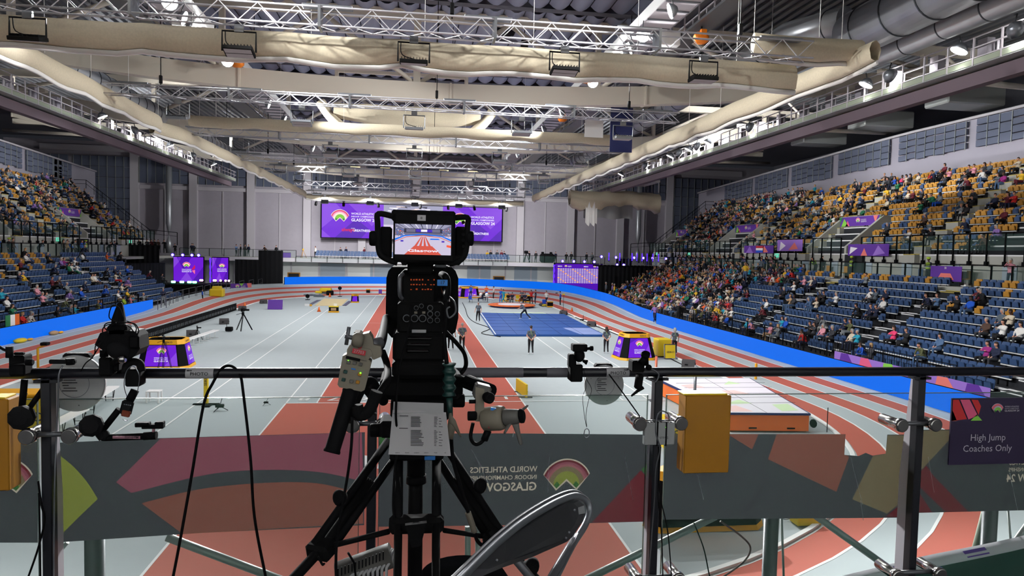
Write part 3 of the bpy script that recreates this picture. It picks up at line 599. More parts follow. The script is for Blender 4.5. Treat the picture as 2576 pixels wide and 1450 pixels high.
# flag and OK banner
t = thing('union_flag', (12.2,45,13.2), 'red white and blue striped flag hanging beside the right hand gantry', 'flag')
F0 = ((12.6,44.5,13.0), (1,0,0), (0,0,1)); MB().prism([(0,0), (1.5,0), (1.5,2.9), (0,2.9)], F0, .04, 'navy').build('cloth', t)
b = MB(); b.poly([(0,2.9), (.3,2.9), (1.5,.25), (1.5,0), (1.2,0), (0,2.65)], F0, 'white', -.01); b.poly([(1.5,2.9), (1.2,2.9), (0,.25), (0,0), (.3,0), (1.5,2.65)], F0, 'white', -.012)
b.poly([(.5,0), (1,0), (1,2.9), (.5,2.9)], F0, 'white', -.015); b.poly([(0,1.15), (1.5,1.15), (1.5,1.75), (0,1.75)], F0, 'white', -.015); b.poly([(.6,0), (.9,0), (.9,2.9), (.6,2.9)], F0, 'red_plain', -.02); b.poly([(0,1.3), (1.5,1.3), (1.5,1.6), (0,1.6)], F0, 'red_plain', -.02); b.build('stripes', t)
MB().tube([(12.4,44.5,15.95), (14.3,44.5,15.95)], .03, 'galv', 5).build('pole', t)
F0 = ((10.9,44.6,13.9), (1,0,0), (0,0,1)); b = MB().prism([(0,0), (1.25,0), (1.25,1.1), (0,1.1)], F0, .03, 'white'); b.text('OK', ((11.5,44.59,14.45), (1,0,0), (0,0,1)), .5, 'ink', 0); tag(b.build('white_banner'), 'small white banner hanging beside the striped flag', 'banner')
# ================================================================ SCREENS
def panel_graphics(name, fr, w_, h, ey, es, ms, parent, eye_x=None, mast=True, below=False, dark=False):
    b = MB(); P_ = 'led_'
    for pts, m in (([(0,h*.55), (w_*.14,h*.75), (w_*.3,h), (w_*.02,h), (0,h*.98)], 'led_lilac'), ([(w_*.62,0), (w_,0), (w_,h*.62), (w_*.8,h*.30)], 'led_violet'), ([(w_*.1,h), (w_*.35,h*.45), (w_*.6,h)], 'led_violet'), ([(w_*.2,0), (w_*.45,h*.4), (w_*.66,0)], 'led_lilac')):
        b.poly(pts, fr, m, .012)
    b.build('screen_picture', parent)
    o, u, v = [Vector(q) for q in fr]
    b = MB(); ex = eye_x if eye_x is not None else w_*.5
    emblem(b, (o+u*ex+v*ey, u, v), es, .03)
    if mast: masthead(b, (o+u*(ex-2.1*ms if below else ex+es*1.25)+v*((ey-es*1.2) if below else (ey+es*.2)), u, v), ms, 'led_white', .03)
    b.build('championship_logo', parent)
t = thing('video_wall', (-.2,110.3,7.9), 'very wide purple video screen with championship logos on the far wall', 'screen')
MB().box((-.2,110.5,10.6), (28.4,.5,5.5), 'black').build('casing', t)
F0 = ((-14.2,110.2,7.95), (1,0,0), (0,0,1)); b = MB(); b.poly([(0,0), (28,0), (28,5.3), (0,5.3)], F0, 'led_purple', .0); b.build('screen', t)
for s_, x0 in ((0,0), (1,18.6)):
    fr = ((-14.2+x0,110.2,7.95), (1,0,0), (0,0,1)); w_ = 9.4; b = MB()
    for pts, m in (([(0,5.3), (2.1,5.3), (3.2,4.2), (0,1.4)], 'led_lilac'), ([(4.0,5.3), (7.6,1.9), (9.4,3.6), (9.4,5.3)], 'led_lilac'), ([(2.0,0), (5.2,3.0), (7.2,1.4), (6,0)], 'led_violet'), ([(7.4,0), (9.4,1.9), (9.4,0)], 'led_violet'), ([(0,0), (1.4,0), (0,1.2)], 'led_lilac')): b.poly(pts, fr, m, .015)
    b.build('screen_picture', t); b = MB(); o = Vector(fr[0])
    emblem(b, (o+V(2.75,0,2.85), (1,0,0), (0,0,1)), 1.33, .04); masthead(b, (o+V(4.45,0,3.2), (1,0,0), (0,0,1)), .88, 'led_white', .04)
    b.text('GREATNESS', (o+V(6.0,-.04,1.15), (1,0,0), (0,0,1)), .5, 'led_white', 0, bold=.02); b.text('always', (o+V(4.0,-.04,1.25), (1,0,0), (0,0,1)), .75, 'logo_crimson', 0, bold=.03); b.text('meets', (o+V(4.75,-.04,1.5), (1,0,0), (0,0,1)), .26, 'led_white', 0)
    b.build('championship_logo', t)
b = MB(); fr = ((-4.8,110.2,7.95), (1,0,0), (0,0,1)); b.poly([(0,0), (9.2,0), (9.2,5.3), (0,5.3)], fr, 'vf_roof', .01)
R2 = random.Random(5)
for i in range(26):
    x = R2.uniform(0,7.6); y = R2.uniform(3.2,5.1); b.poly([(x,y), (x+R2.uniform(.6,1.6),y+R2.uniform(-.25,.25)), (x+R2.uniform(.6,1.5),y+.12), (x,y+.1)], fr, R2.choice(['vf_white','vf_dark','vf_white','logo_cream']), .02)
b.poly([(0,0), (9.2,0), (9.2,2.2), (0,2.2)], fr, 'vf_floor', .018); b.poly([(3.2,0), (6,0), (5,2.2), (4.2,2.2)], fr, 'vf_track', .022); b.build('live_picture', t)
# left ceremony stage screens
for (x0, w_, lab, ex, es) in ((-29.9, 3.55, 'tall purple stage screen nearest the left stand', 1.55, .47), (-25.3, 1.95, 'narrow purple stage screen with a glowing edge tube', 1.2, .36)):
    t = thing('stage_screen', (x0+w_/2,92,1.6), lab, 'screen'); MB().box((x0+w_/2,92.2,3.2), (w_+.1,.3,3.3), 'black').build('casing', t)
    fr = ((x0,92,1.65), (1,0,0), (0,0,1)); b = MB(); b.poly([(0,0), (w_,0), (w_,3.1), (0,3.1)], fr, 'led_purple'); b.build('screen', t); panel_graphics('', fr, w_, 3.1, 1.95, es, .27, t, ex, True, True)
    if x0 < -26:
        b = MB(); fr2 = fr; b.poly([(2.15,1.55), (2.55,2.15), (2.6,1.7), (2.35,1.5)], fr, 'logo_crimson', .04); b.poly([(2.2,1.4), (2.58,1.5), (2.55,.95)], fr, 'logo_pink', .04); b.build('screen_picture', t)
    else:
        b = MB().tube(spline([(x0-.15,91.8,1.6+i*.39) for i in range(9)], 4), [.05+.06*abs(math.sin(i*.39)) for i in range(33)], 'lamp_violet', 8); b.build('edge_tube', t)
# start list board right
t = thing('results_wall', (22.65,93.7,.9), 'purple lit backdrop wall covered with a grid of small names beside the right hand stand', 'screen')
MB().box((22.65,93.9,2.95), (7.0,.3,4.0), 'black').build('casing', t); fr = ((19.3,93.7,1.0), (1,0,0), (0,0,1)); b = MB(); b.poly([(0,0), (6.7,0), (6.7,3.85), (0,3.85)], fr, 'led_violet'); b.build('screen', t); b = MB()
for i in range(18):
    for j in range(18):
        x = .35+i*.338; y = 3.15-j*.115; b.poly([(x,y), (x+.27,y), (x+.27,y+.075), (x,y+.075)], fr, 'led_lavender' if (i*5+j*3) % 11 else 'digit_orange', .01)
b.build('name_grid', t); b = MB()
for x in (1.5, 5.6): emblem(b, (Vector(fr[0])+V(x,0,3.45), (1,0,0), (0,0,1)), .2, .02); masthead(b, (Vector(fr[0])+V(x+.28,0,3.5), (1,0,0), (0,0,1)), .12, 'led_white', .02)
b.text('SEIKO', ((19.95,93.68,4.5), (1,0,0), (0,0,1)), .2, 'led_white', 0, sx=1.2, bold=.02); b.text('SEIKO', ((23.65,93.68,4.5), (1,0,0), (0,0,1)), .2, 'led_white', 0, sx=1.2, bold=.02); b.build('logo_strip', t)
for x in (19.1, 26.2): MB().tube(spline([(x,93.45,1.1+i*.4) for i in range(10)], 4), [.05+.07*abs(math.sin(i*.39)) for i in range(37)], 'lamp_violet', 8).build('edge_tube', t)
# violet lamps
def violet(x, y, z, lab, grp):
    t = thing('stage_lamp', (x,y,z), lab, 'stage light', grp); MB().lathe((x,y,z), (0,1,0), [(.12,.3), (.2,.1), (.2,0)], 'black', 10).build('housing', t)
    MB().lathe((x,y,z), (0,-1,0), [(.2,0), (.2,.02), (.16,.03)], 'lamp_violet', 12).build('lens_ring', t); MB().ell((x,y-.06,z), (.13,.04,.13), 'lamp_violet_core', 10, 6).build('bulb', t)
for i, x in enumerate((-30.0,-28.8,-27.7,-26.9)): violet(x, 92, 5.0, 'round violet lamp on top of the left stage screen, %s from its left edge' % ORD[i].replace('nearest','first'), 'violet lamps on the left stage')
for i, x in enumerate((20.3,21.9,23.4,24.8)): violet(x, 93.7, 5.2, 'round violet lamp above the purple name wall, %s from its left edge' % ORD[i].replace('nearest','first'), 'violet lamps above the name wall')
DJ = [(24.8,5.95), (26.8,5.9), (29.3,5.9), (30.6,5.9), (31.9,5.9), (33.8,5.85), (27.0,4.9), (27.9,4.9)]
for i, (x, z) in enumerate(DJ): violet(x, 90.0, z, 'glowing violet lamp on the railed music platform, %s from the left end' % (ORD+['eighth'])[i].replace('nearest','first'), 'violet lamps on the music platform')
for i, x in enumerate((25.8,27.3,29.0,29.7,30.4,31.1,31.9,32.7)):
    t = thing('light_tube', (x,89.9,5.4), 'upright violet light tube on the music platform, %s from the left end' % (ORD+['eighth'])[i].replace('nearest','first'), 'light tube', 'upright violet tubes on the music platform')
    MB().cyl((x,89.9,5.45), (x,89.9,6.5), .06, 'lamp_violet', n=8).build('tube', t); MB().box((x,89.9,5.42), (.16,.16,.1), 'black').build('base', t)
for i, x in enumerate((-29.6,-28.6,-27.7,-27.1)):
    t = thing('floor_lamp', (x,91.0,1.5), 'green strip lamp at the foot of the left stage screen, %s from its left edge' % ORD[i].replace('nearest','first'), 'stage light', 'green lamps at the left stage'); MB().box((x,91,1.65), (.5,.2,.26), 'lamp_green', ch=.05).build('lens', t); MB().box((x,91.15,1.55), (.56,.2,.3), 'black').build('housing', t)
for i, x in enumerate((-26.3,-24.7,-24.0,-23.4,-23.0)):
    t = thing('floor_lamp', (x,91.0,1.75), 'pink glowing lamp at the foot of the narrow stage screen, %s from the left' % ORD[i].replace('nearest','first'), 'stage light', 'pink lamps at the left stage'); MB().box((x,91,1.9), (.42 if i < 2 else .24,.2,.24), 'lamp_pink', ch=.05).build('lens', t); MB().box((x,91.15,1.8), (.46,.2,.28), 'black').build('housing', t)
tag(MB().box((-26.5,91.8,.72), (10,3.2,1.44), 'black_matt', ch=.05).build('stage'), 'black ceremony stage under the purple screens', 'stage')
# music platform
t = thing('music_platform', (29.3,91,4.3), 'railed platform with violet lamps above black drapes beside the right stand', 'platform')
MB().box((29.3,91,4.75), (10,3,.2), 'black').build('deck', t); b = MB()
for i in range(20): b.box((24.4+i*.52,89.5,5.35), (.05,.05,1.1), 'galv')
b.box((29.3,89.5,5.9), (10,.06,.06), 'galv'); b.build('guard_rail', t); b = MB()
for i in range(8): b.box((24.8+i*1.3,90.6,5.15), (.12,.12,1.2), 'galv')
b.build('truss_leg', t); MB().box((28.2,90.9,5.3), (2.0,.7,.9), 'black', ch=.05).build('desk', t)
def drape(x0, x1, y, z0, z1, lab, amp=.12, y1=None):
    n = max(6, int(abs(x1-x0)/.16)+int(abs((y1 or y)-y)/.16)); G_ = []
    for i in range(n+1):
        f = i/n; yy = y+((y1 if y1 is not None else y)-y)*f+amp*math.sin(i*1.7); xx = x0+(x1-x0)*f+(amp*math.sin(i*1.7) if y1 is not None else 0)
        G_.append([V(xx,yy,z0), V(xx,yy,(z0+z1)/2), V(xx,yy,z1)])
    b = MB().grid(G_, 'curtain_black', True); b.tube([(x0,y,z1), (x1,y if y1 is None else y1,z1)], .04, 'black', 5); tag(b.build('black_drape'), lab, 'curtain')
drape(24.2, 34.2, 89.2, 0, 4.65, 'black drape hanging below the railed music platform'); drape(26.6, 26.7, 89, 0, 3.4, 'dark side drape between the name wall and the crowd', .1, 93)
drape(-24.0, -20.9, 98, 0, 4.45, 'wide black drape beside the narrow stage screen'); drape(-20.9, -17.7, 97.8, 0, 5.75, 'taller black drape at the end of the blue perimeter board')
drape(-37.0, -31.2, 91, 1, 6.1, 'big black drape wall beside the left stand, people leaning on its top'); drape(-33.8, -30.2, 84, .5, 4.0, 'black drape screening the end of the left seats', .08, 90)
# ================================================================ PERIMETER BOARDS
def board(pts, h, lab):
    t = thing('perimeter_board', pts[0], lab, 'led board'); n = len(pts); P = [Vector(p) for p in pts]; f = []; k = []; tp = []
    for i, p in enumerate(P):
        d = (P[min(i+1,n-1)]-P[max(i-1,0)]); s = Vector((-d.y, d.x, 0)).normalized()*.08
        c = Vector((XC, min(max(p.y, YN), YF), p.z))-p; s = s if s.dot(c) > 0 else -s
        f.append([p+s, p+s+V(0,0,h)]); k.append([p-s, p-s+V(0,0,h)]); tp.append([p+s+V(0,0,h), p-s+V(0,0,h)])
    MB().grid(f, 'led_blue').build('screen', t); b = MB().grid(k, 'black').grid(tp, 'black'); 
    for g in (0, -1): b.add([f[g][0], k[g][0], k[g][1], f[g][1]], [(0,1,2,3)], 'black')
    b.build('casing', t)
far = [opt(q, 6.95) for q in OV if q[2] != 1 or q[1] > 59]
DB = 6.95
right = [opt((XC, y, 1, 0, 0), DB) for y in ()]
def ovpt(side, y):
    for i in range(12):
        a, c = (OV[i], OV[i+1]) if side > 0 else (OV[53+i-1+0], OV[53+i]) if False else (OV[i], OV[i+1])
        if a[1] <= y <= c[1]:
            f = (y-a[1])/(c[1]-a[1]); q = (XC, y, side, 0, a[4]+(c[4]-a[4])*f); return q
    return OV[12] if side > 0 else OV[52]
A_ = [opt(ovpt(1, y), DB-.45) for y in (62.2, 66, 70, 74, 78)]
B_ = []
for q in OV[12:53]:
    a = math.atan2(q[3], q[2])
    if a <= 2.40: B_.append(opt(q, DB-.45 if a < 1.6 else DB-.45))
board(A_+B_, 1.0, 'long blue lit perimeter board curving round the far bend of the track')
board([opt(ovpt(1, y), 6.05 if y < 60 else 6.15) for y in (61.0, 56, 50, 44, 38, 32)]+[V(22.2,27,0), V(21.9,23,.1)], 1.0, 'blue lit perimeter board along the right hand straight below the seats')
board([V(-24.45,69.3,0), V(-24.45,60,0), V(-24.4,50,0), V(-24.35,44,0), V(-24.3,36,0)], 1.05, 'blue lit perimeter board along the left hand straight')
b = MB(); P0 = [V(1.0,3.4,4.3), V(2.63,3.84,4.3), V(3.31,4.04,4.3), V(4.35,4.30,4.3), V(5.6,4.7,4.3), V(7,5.3,4.3)]
P_ = spline(P0, 5); b.grid([[p, p+V(.01,-.03,-.005), p+V(.02,-.06,-.02), p+V(.02,-.065,-.05)] for p in P_], 'print_white', True); t = tag(b.build('printed_barrier'), 'white printed cover along the green edge beside the platform at the bottom corner', 'barrier')
b = MB(); b.grid([[p+V(.02,-.064,-.05), p+V(.02,-.064,-1.6)] for p in P_], 'green_rubber'); b.build('lower_skirt', t); b = MB()
for i, m in ((7,'print_lilac'), (12,'print_purple'), (15,'ink'), (17,'print_lilac')):
    p = P_[i]; q = P_[i+1]; b.add([p+V(.010,-.031,.0), q+V(.010,-.031,.0), q+V(.021,-.068,-.03), p+V(.021,-.068,-.03)], [(0,1,2,3)], m)
b.build('print_stripes', t)
# crowd fence along the seats
def fence(sg, x, ys, lab):
    t = thing('crowd_fence', (sg*x,ys[0],.5), lab, 'fence'); y = ys[0]; n = 0
    while y < ys[1]-.1:
        L = min(2.4, ys[1]-y); b = MB(); b.tube([(sg*x,y,.5), (sg*x,y,1.75), (sg*x,y+L-.08,1.75), (sg*x,y+L-.08,.5)], .022, 'black', 5, smooth=False); b.box((sg*x,y+L/2,.95), (.03,L,.03), 'black')
        for i in range(1, 14): b.box((sg*x,y+i*L/14,1.3), (.014,.014,.86), 'black')
        b.build('fence_panel', t); y += L; n += 1
fence(1, 23.55, (27, 59), 'row of black crowd barriers between the seats and the right hand blue board'); fence(-1, 24.75, (38, 67), 'row of black crowd barriers between the seats and the left hand blue board')
for i, (x, y) in enumerate(zip([-22.8,-23.2,-23.5,-23.7,-23.8,-23.85,-23.8,-23.6,-23.35,-23.0,-22.6,-22.1,-21.5,-20.8,-20.1], range(66, 96, 2))):
    z = .35+.05*i*.8; b = MB(); b.tube([(x,y,z), (x,y,z+1.05), (x+.12,y+1.8,z+1.1), (x+.12,y+1.8,z+.05)], .03, 'steel_dark', 6, smooth=False); b.tube([(x,y,z+.5), (x+.12,y+1.8,z+.55)], .02, 'steel_dark', 5)
    tag(b.build('tube_barrier'), 'grey tube barrier on the left of the far bend, %s in its row' % (ORD+['eighth','ninth','tenth','eleventh','twelfth','thirteenth','fourteenth','fifteenth'])[i].replace('nearest','first'), 'barrier', 'grey tube barriers round the far bend')
# ---------------------------------------------------------------- glass balustrades on both sides
def balus(pts, z0, h, step, lab, hang=0.0, key='balustrade'):
    t = thing('glass_balustrade', (pts[0][0],pts[0][1],z0), lab, 'balustrade')
    for a, c in zip(pts[:-1], pts[1:]):
        a, c = V(a[0],a[1],z0), V(c[0],c[1],z0); L = (c-a).length; n = max(1, round(L/step)); d = (c-a)/n; u = d.normalized(); s = V(-u.y,u.x,0)
        g = MB(); g.grid([[a+V(0,0,.06), a+V(0,0,h-.06)], [c+V(0,0,.06), c+V(0,0,h-.06)]], 'glass_tint'); g.build('glass_pane', t)
        MB().tube([a+V(0,0,h), c+V(0,0,h)], .03, 'black', 6).build('handrail', t)
        for i in range(n+1):
            p = a+d*i; b = MB(); b.add([p+s*.05+u*.03+V(0,0,-hang), p-s*.05+u*.03+V(0,0,-hang), p-s*.05-u*.03+V(0,0,-hang), p+s*.05-u*.03+V(0,0,-hang), p+s*.05+u*.03+V(0,0,h), p-s*.05+u*.03+V(0,0,h), p-s*.05-u*.03+V(0,0,h), p+s*.05-u*.03+V(0,0,h)], [(0,1,2,3), (7,6,5,4), (0,4,5,1), (1,5,6,2), (2,6,7,3), (3,7,4,0)], 'black')
            if hang: b.box(p+V(0,0,-hang+.12), (.18,.18,.26), 'black')
            b.build('post', t)
for sg, s in ((1,'R'), (-1,'L')):
    y0 = 35 if sg > 0 else 52; nm = 'right' if sg > 0 else 'left'; cuts = VOM[s]; ys = [y0]
    segs = []; y = y0
    balus([(sg*33.5,y0-6), (sg*33.5,88 if sg > 0 else 84)], 4.95, 1.15, 1.45, 'glass balustrade along the concourse at the top of the lower %s stand' % nm)
    for (a, c) in cuts: segs.append((y, a-2.4)); y = a+0.2
    segs.append((y, 98.5))
    for i, (a, c) in enumerate(segs):
        if c-a > 1: balus([(sg*34.45,a), (sg*34.45,c)], 6.95, 1.1, 1.35, 'glass balustrade with hanging black posts at the front of the upper %s stand, section %s' % (nm, ['nearest','second','third','fourth'][i]), .85)
    for i, (a, c) in enumerate(cuts):      # vomitory: portal with printed header
        t = thing('stand_portal', (sg*35,a,6.8), 'concrete entrance portal with purple championship header in the upper %s stand, %s one' % (nm, ORD[i]), 'portal')
        for yy in (a, c):
            b = MB(); b.prism([(0,0), (0,.6), (3.2,3.2), (5.2,3.2), (5.2,0)], ((sg*34.7,yy-.15,6.75), (sg,0,0), (0,0,1)), .3 if sg < 0 else -.3, 'concrete'); b.build('side_wall', t)
        b = MB(); b.box((sg*37.9,(a+c)/2,9.6), (.3,c-a,.9), 'concrete'); b.box((sg*39.5,(a+c)/2,8.2), (.3,c-a,3), 'gap_dark'); b.build('lintel', t)
        fr = ((sg*37.7,c if sg > 0 else a,9.2), (0,-sg,0), (0,0,1)); L = c-a; b = MB(); b.poly([(0,0), (L,0), (L,.8), (0,.8)], fr, 'print_purple', .01 if sg > 0 else .01)
        for off in (.02,):
            b.poly([(0,0), (.5,.8), (0,.8)], fr, 'print_darkgreen', off); b.poly([(.3,0), (1.3,0), (.7,.7)], fr, 'print_green', off); b.poly([(.9,0), (1.5,0), (1.2,.5)], fr, 'print_pink', off); b.poly([(L-.9,.8), (L-.3,.8), (L-.6,.2)], fr, 'print_coral', off); b.poly([(L-.5,0), (L,0), (L,.8)], fr, 'print_green', off)
        o, u, v = [Vector(q) for q in fr]; emblem(b, (o+u*(L*.48)+v*.36, u, v), .3, .04, False); masthead(b, (o+u*(L*.48+.4)+v*.42, u, v), .17, 'print_white', .04); b.build('header_banner', t)
    for i, y in enumerate((44.5, 62.5, 84, 96) if sg > 0 else (73.5, 91)):
        fr = ((sg*34.6,y+(.35 if sg > 0 else -.35),6.35), (0,-sg,0), (0,0,1)); b = MB().prism([(0,0), (.7,0), (.7,.36), (0,.36)], fr, .05, 'exit_green'); b.poly([(.12,.08), (.3,.08), (.3,.28), (.12,.28)], fr, 'white', .055); b.poly([(.4,.14), (.6,.14), (.6,.22), (.4,.22)], fr, 'white', .055)
        tag(b.build('exit_sign'), 'small green exit sign on the concourse wall under the upper %s stand, %s one' % (nm, ORD[i]), 'exit sign')
balus([(-33,104.1), (-17,104.1)], 4.75, 1.1, 1.9, 'glass railing at the left end of the far balcony'); balus([(14,104.1), (33,104.1)], 4.75, 1.1, 1.9, 'glass railing at the right end of the far balcony')
balus([(-17,103.9), (14,103.9)], 4.2, .8, 2.2, 'low glass railing along the middle of the far balcony before the blue seats')
for sg in (-1, 1):
    t = thing('stair_rail', (sg*44,98,12), 'dark handrail sloping down the end stair of the upper %s stand' % ('left' if sg < 0 else 'right'), 'handrail')
    P = [V(sg*44.3,98.4,14.5), V(sg*42.8,98.4,14.5), V(sg*35,98.4,8.2), V(sg*31.5,98.4,7.9)]
    MB().tube(P, .04, 'black', 5, smooth=False).build('rail', t); MB().tube([p+V(0,0,-.5) for p in P], .025, 'black', 5, smooth=False).build('rail', t); b = MB()
    for i in range(9): p = P[1].lerp(P[2], i/8); b.box(p+V(0,0,-.55), (.05,.05,1.1), 'black')
    b.build('rail_posts', t)
    MB().tube([(sg*31.5,98.4,7.9), (sg*31.5,98.4,6.2)], .05, 'black', 5).build('rail_posts', t)
# purple dressing cloths and flag on the right upper balustrade
def cloth(sg, ya, yb, z0, z1, m, lab, extra=()):
    fr = ((sg*34.3,yb,z0), (0,-1,0), (0,0,1)); b = MB().prism([(0,0), (yb-ya,0), (yb-ya,z1-z0), (0,z1-z0)], fr, .02, m)
    for pts, mm in extra: b.poly(pts, fr, mm, .024)
    tag(b.build('printed_cloth'), lab, 'banner')
cloth(1, 62.6, 68.6, 6.75, 7.5, 'print_purple', 'purple printed cloth on the upper right balustrade with a small tricolour flag', [([(.4,0), (2,0), (1.2,.7)], 'print_lilac'), ([(3.4,.0), (5,.1), (4.2,.7)], 'print_coral')])
cloth(1, 57.6, 61.9, 6.95, 8.0, 'print_lilac', 'lilac printed cloth on the upper right balustrade beside a stairway', [([(.4,0), (1.5,.5), (.6,.9)], 'print_white'), ([(2,.1), (3.6,.2), (3,.8)], 'print_coral')])
cloth(1, 46.2, 51.0, 6.6, 7.5, 'print_purple', 'purple and coral cloth below the front seats, right upper stand', [([(.2,.1), (1.2,.6), (.3,.7)], 'print_white'), ([(1.6,0), (2.4,0), (2,.6)], 'print_coral'), ([(3,0), (4.4,.2), (3.6,.8)], 'print_lilac')])
b = MB(); fr = ((34.22,65.9,6.8), (0,-1,0), (0,0,1))
for i, m in enumerate(('blue_plain','white','red_plain')): b.prism([(0,.22*i), (1.4,.22*i), (1.4,.22*i+.22), (0,.22*i+.22)], fr, .03, m)
tag(b.build('tricolour_flag'), 'small red white and blue flag tied over the purple cloth of the upper right stand', 'flag')
for i, (y, z, x) in enumerate(((45.9,.95,-24.62), (42.2,.7,-24.62))):
    b = MB(); fr = ((x,y,z), (0,1,0), (0,0,1))
    for k, m in enumerate(('print_darkgreen','white','orange')): b.prism([(.5*k,0), (.5*k+.5,0), (.5*k+.5,.75), (.5*k,.75)], fr, .03, m)
    tag(b.build('tricolour_flag'), 'green white and orange flag hung on the left stand fence, %s one' % ['farther','nearer'][i], 'flag')
cloth(1, 27.5, 34.5, 6.0, 6.01, 'print_purple', 'thin edge cloth strip on the upper right stand', []) if False else None
b = MB(); fr = ((23.42,35.6,.72), (0,-1,0), (0,0,1)); b.prism([(0,0), (10.6,0), (10.6,.42), (0,.42)], fr, .02, 'print_lilac')
for i, (x, m) in enumerate(((.5,'print_purple'), (2.2,'print_pink'), (4,'print_green'), (5.5,'print_purple'), (7.6,'print_coral'), (9.3,'print_purple'))): b.poly([(x,0), (x+1.1,0), (x+.7,.44), (x+.1,.4)], fr, m, .024)
tag(b.build('printed_cloth'), 'lilac patterned cloth on the barriers behind the near end of the right blue board', 'banner')
# ================================================================ PEOPLE
def capsule_mesh(caps):
    b = MB()
    for (p0, p1, r0, r1, tg) in caps:
        p0, p1 = Vector(p0), Vector(p1); d = p1-p0; L = d.length or 1e-6; d = d/L if L > 1e-5 else V(0,0,1); P = []; R = []
        for k in (0, 1, 2): a = PI/2*(k/2.0); P.append(p0-d*r0*math.cos(a)*.98); R.append(max(r0*math.sin(a), .0015))
        P.append(p0.lerp(p1, .5)); R.append((r0+r1)/2)
        for k in (2, 1, 0): a = PI/2*(k/2.0); P.append(p1+d*r1*math.cos(a)*.98); R.append(max(r1*math.sin(a), .0015))
        b.tube(P, R, 'black', 8)
    return b
def remeshed(b, voxel):
    me = bpy.data.meshes.new('figure'); me.from_pydata([p[:] for p in b.v], [], b.f); o = bpy.data.objects.new('figure', me); COL.objects.link(o)
    m = o.modifiers.new('union', 'REMESH'); m.mode = 'VOXEL'; m.voxel_size = voxel; m.use_smooth_shade = True
    s = o.modifiers.new('soften', 'SMOOTH'); s.factor = .5; s.iterations = 2
    dg = bpy.context.evaluated_depsgraph_get(); ev = o.evaluated_get(dg); out = bpy.data.meshes.new_from_object(ev); bpy.data.objects.remove(o); bpy.data.meshes.remove(me)
    return out
SLOT = {'skin': 0, 'top': 1, 'leg': 2, 'shoe': 3, 'eye': 4}
def assign(me, caps):
    n = len(me.polygons); c = np.empty(n*3); me.polygons.foreach_get('center', c); c = c.reshape(-1, 3); best = np.full(n, 1e9); idx = np.zeros(n, int)
    for (p0, p1, r0, r1, tg) in caps:
        a = np.array(p0, float); d = np.array(p1, float)-a; L = d@d+1e-9; t = np.clip(((c-a)@d)/L, 0, 1); q = a+t[:,None]*d; ds = np.linalg.norm(c-q, axis=1)-(r0+(r1-r0)*t)
        m = ds < best; best[m] = ds[m]; idx[m] = SLOT[tg]
    me.polygons.foreach_set('material_index', idx.astype(np.int32)); me.polygons.foreach_set('use_smooth', np.ones(n, bool))
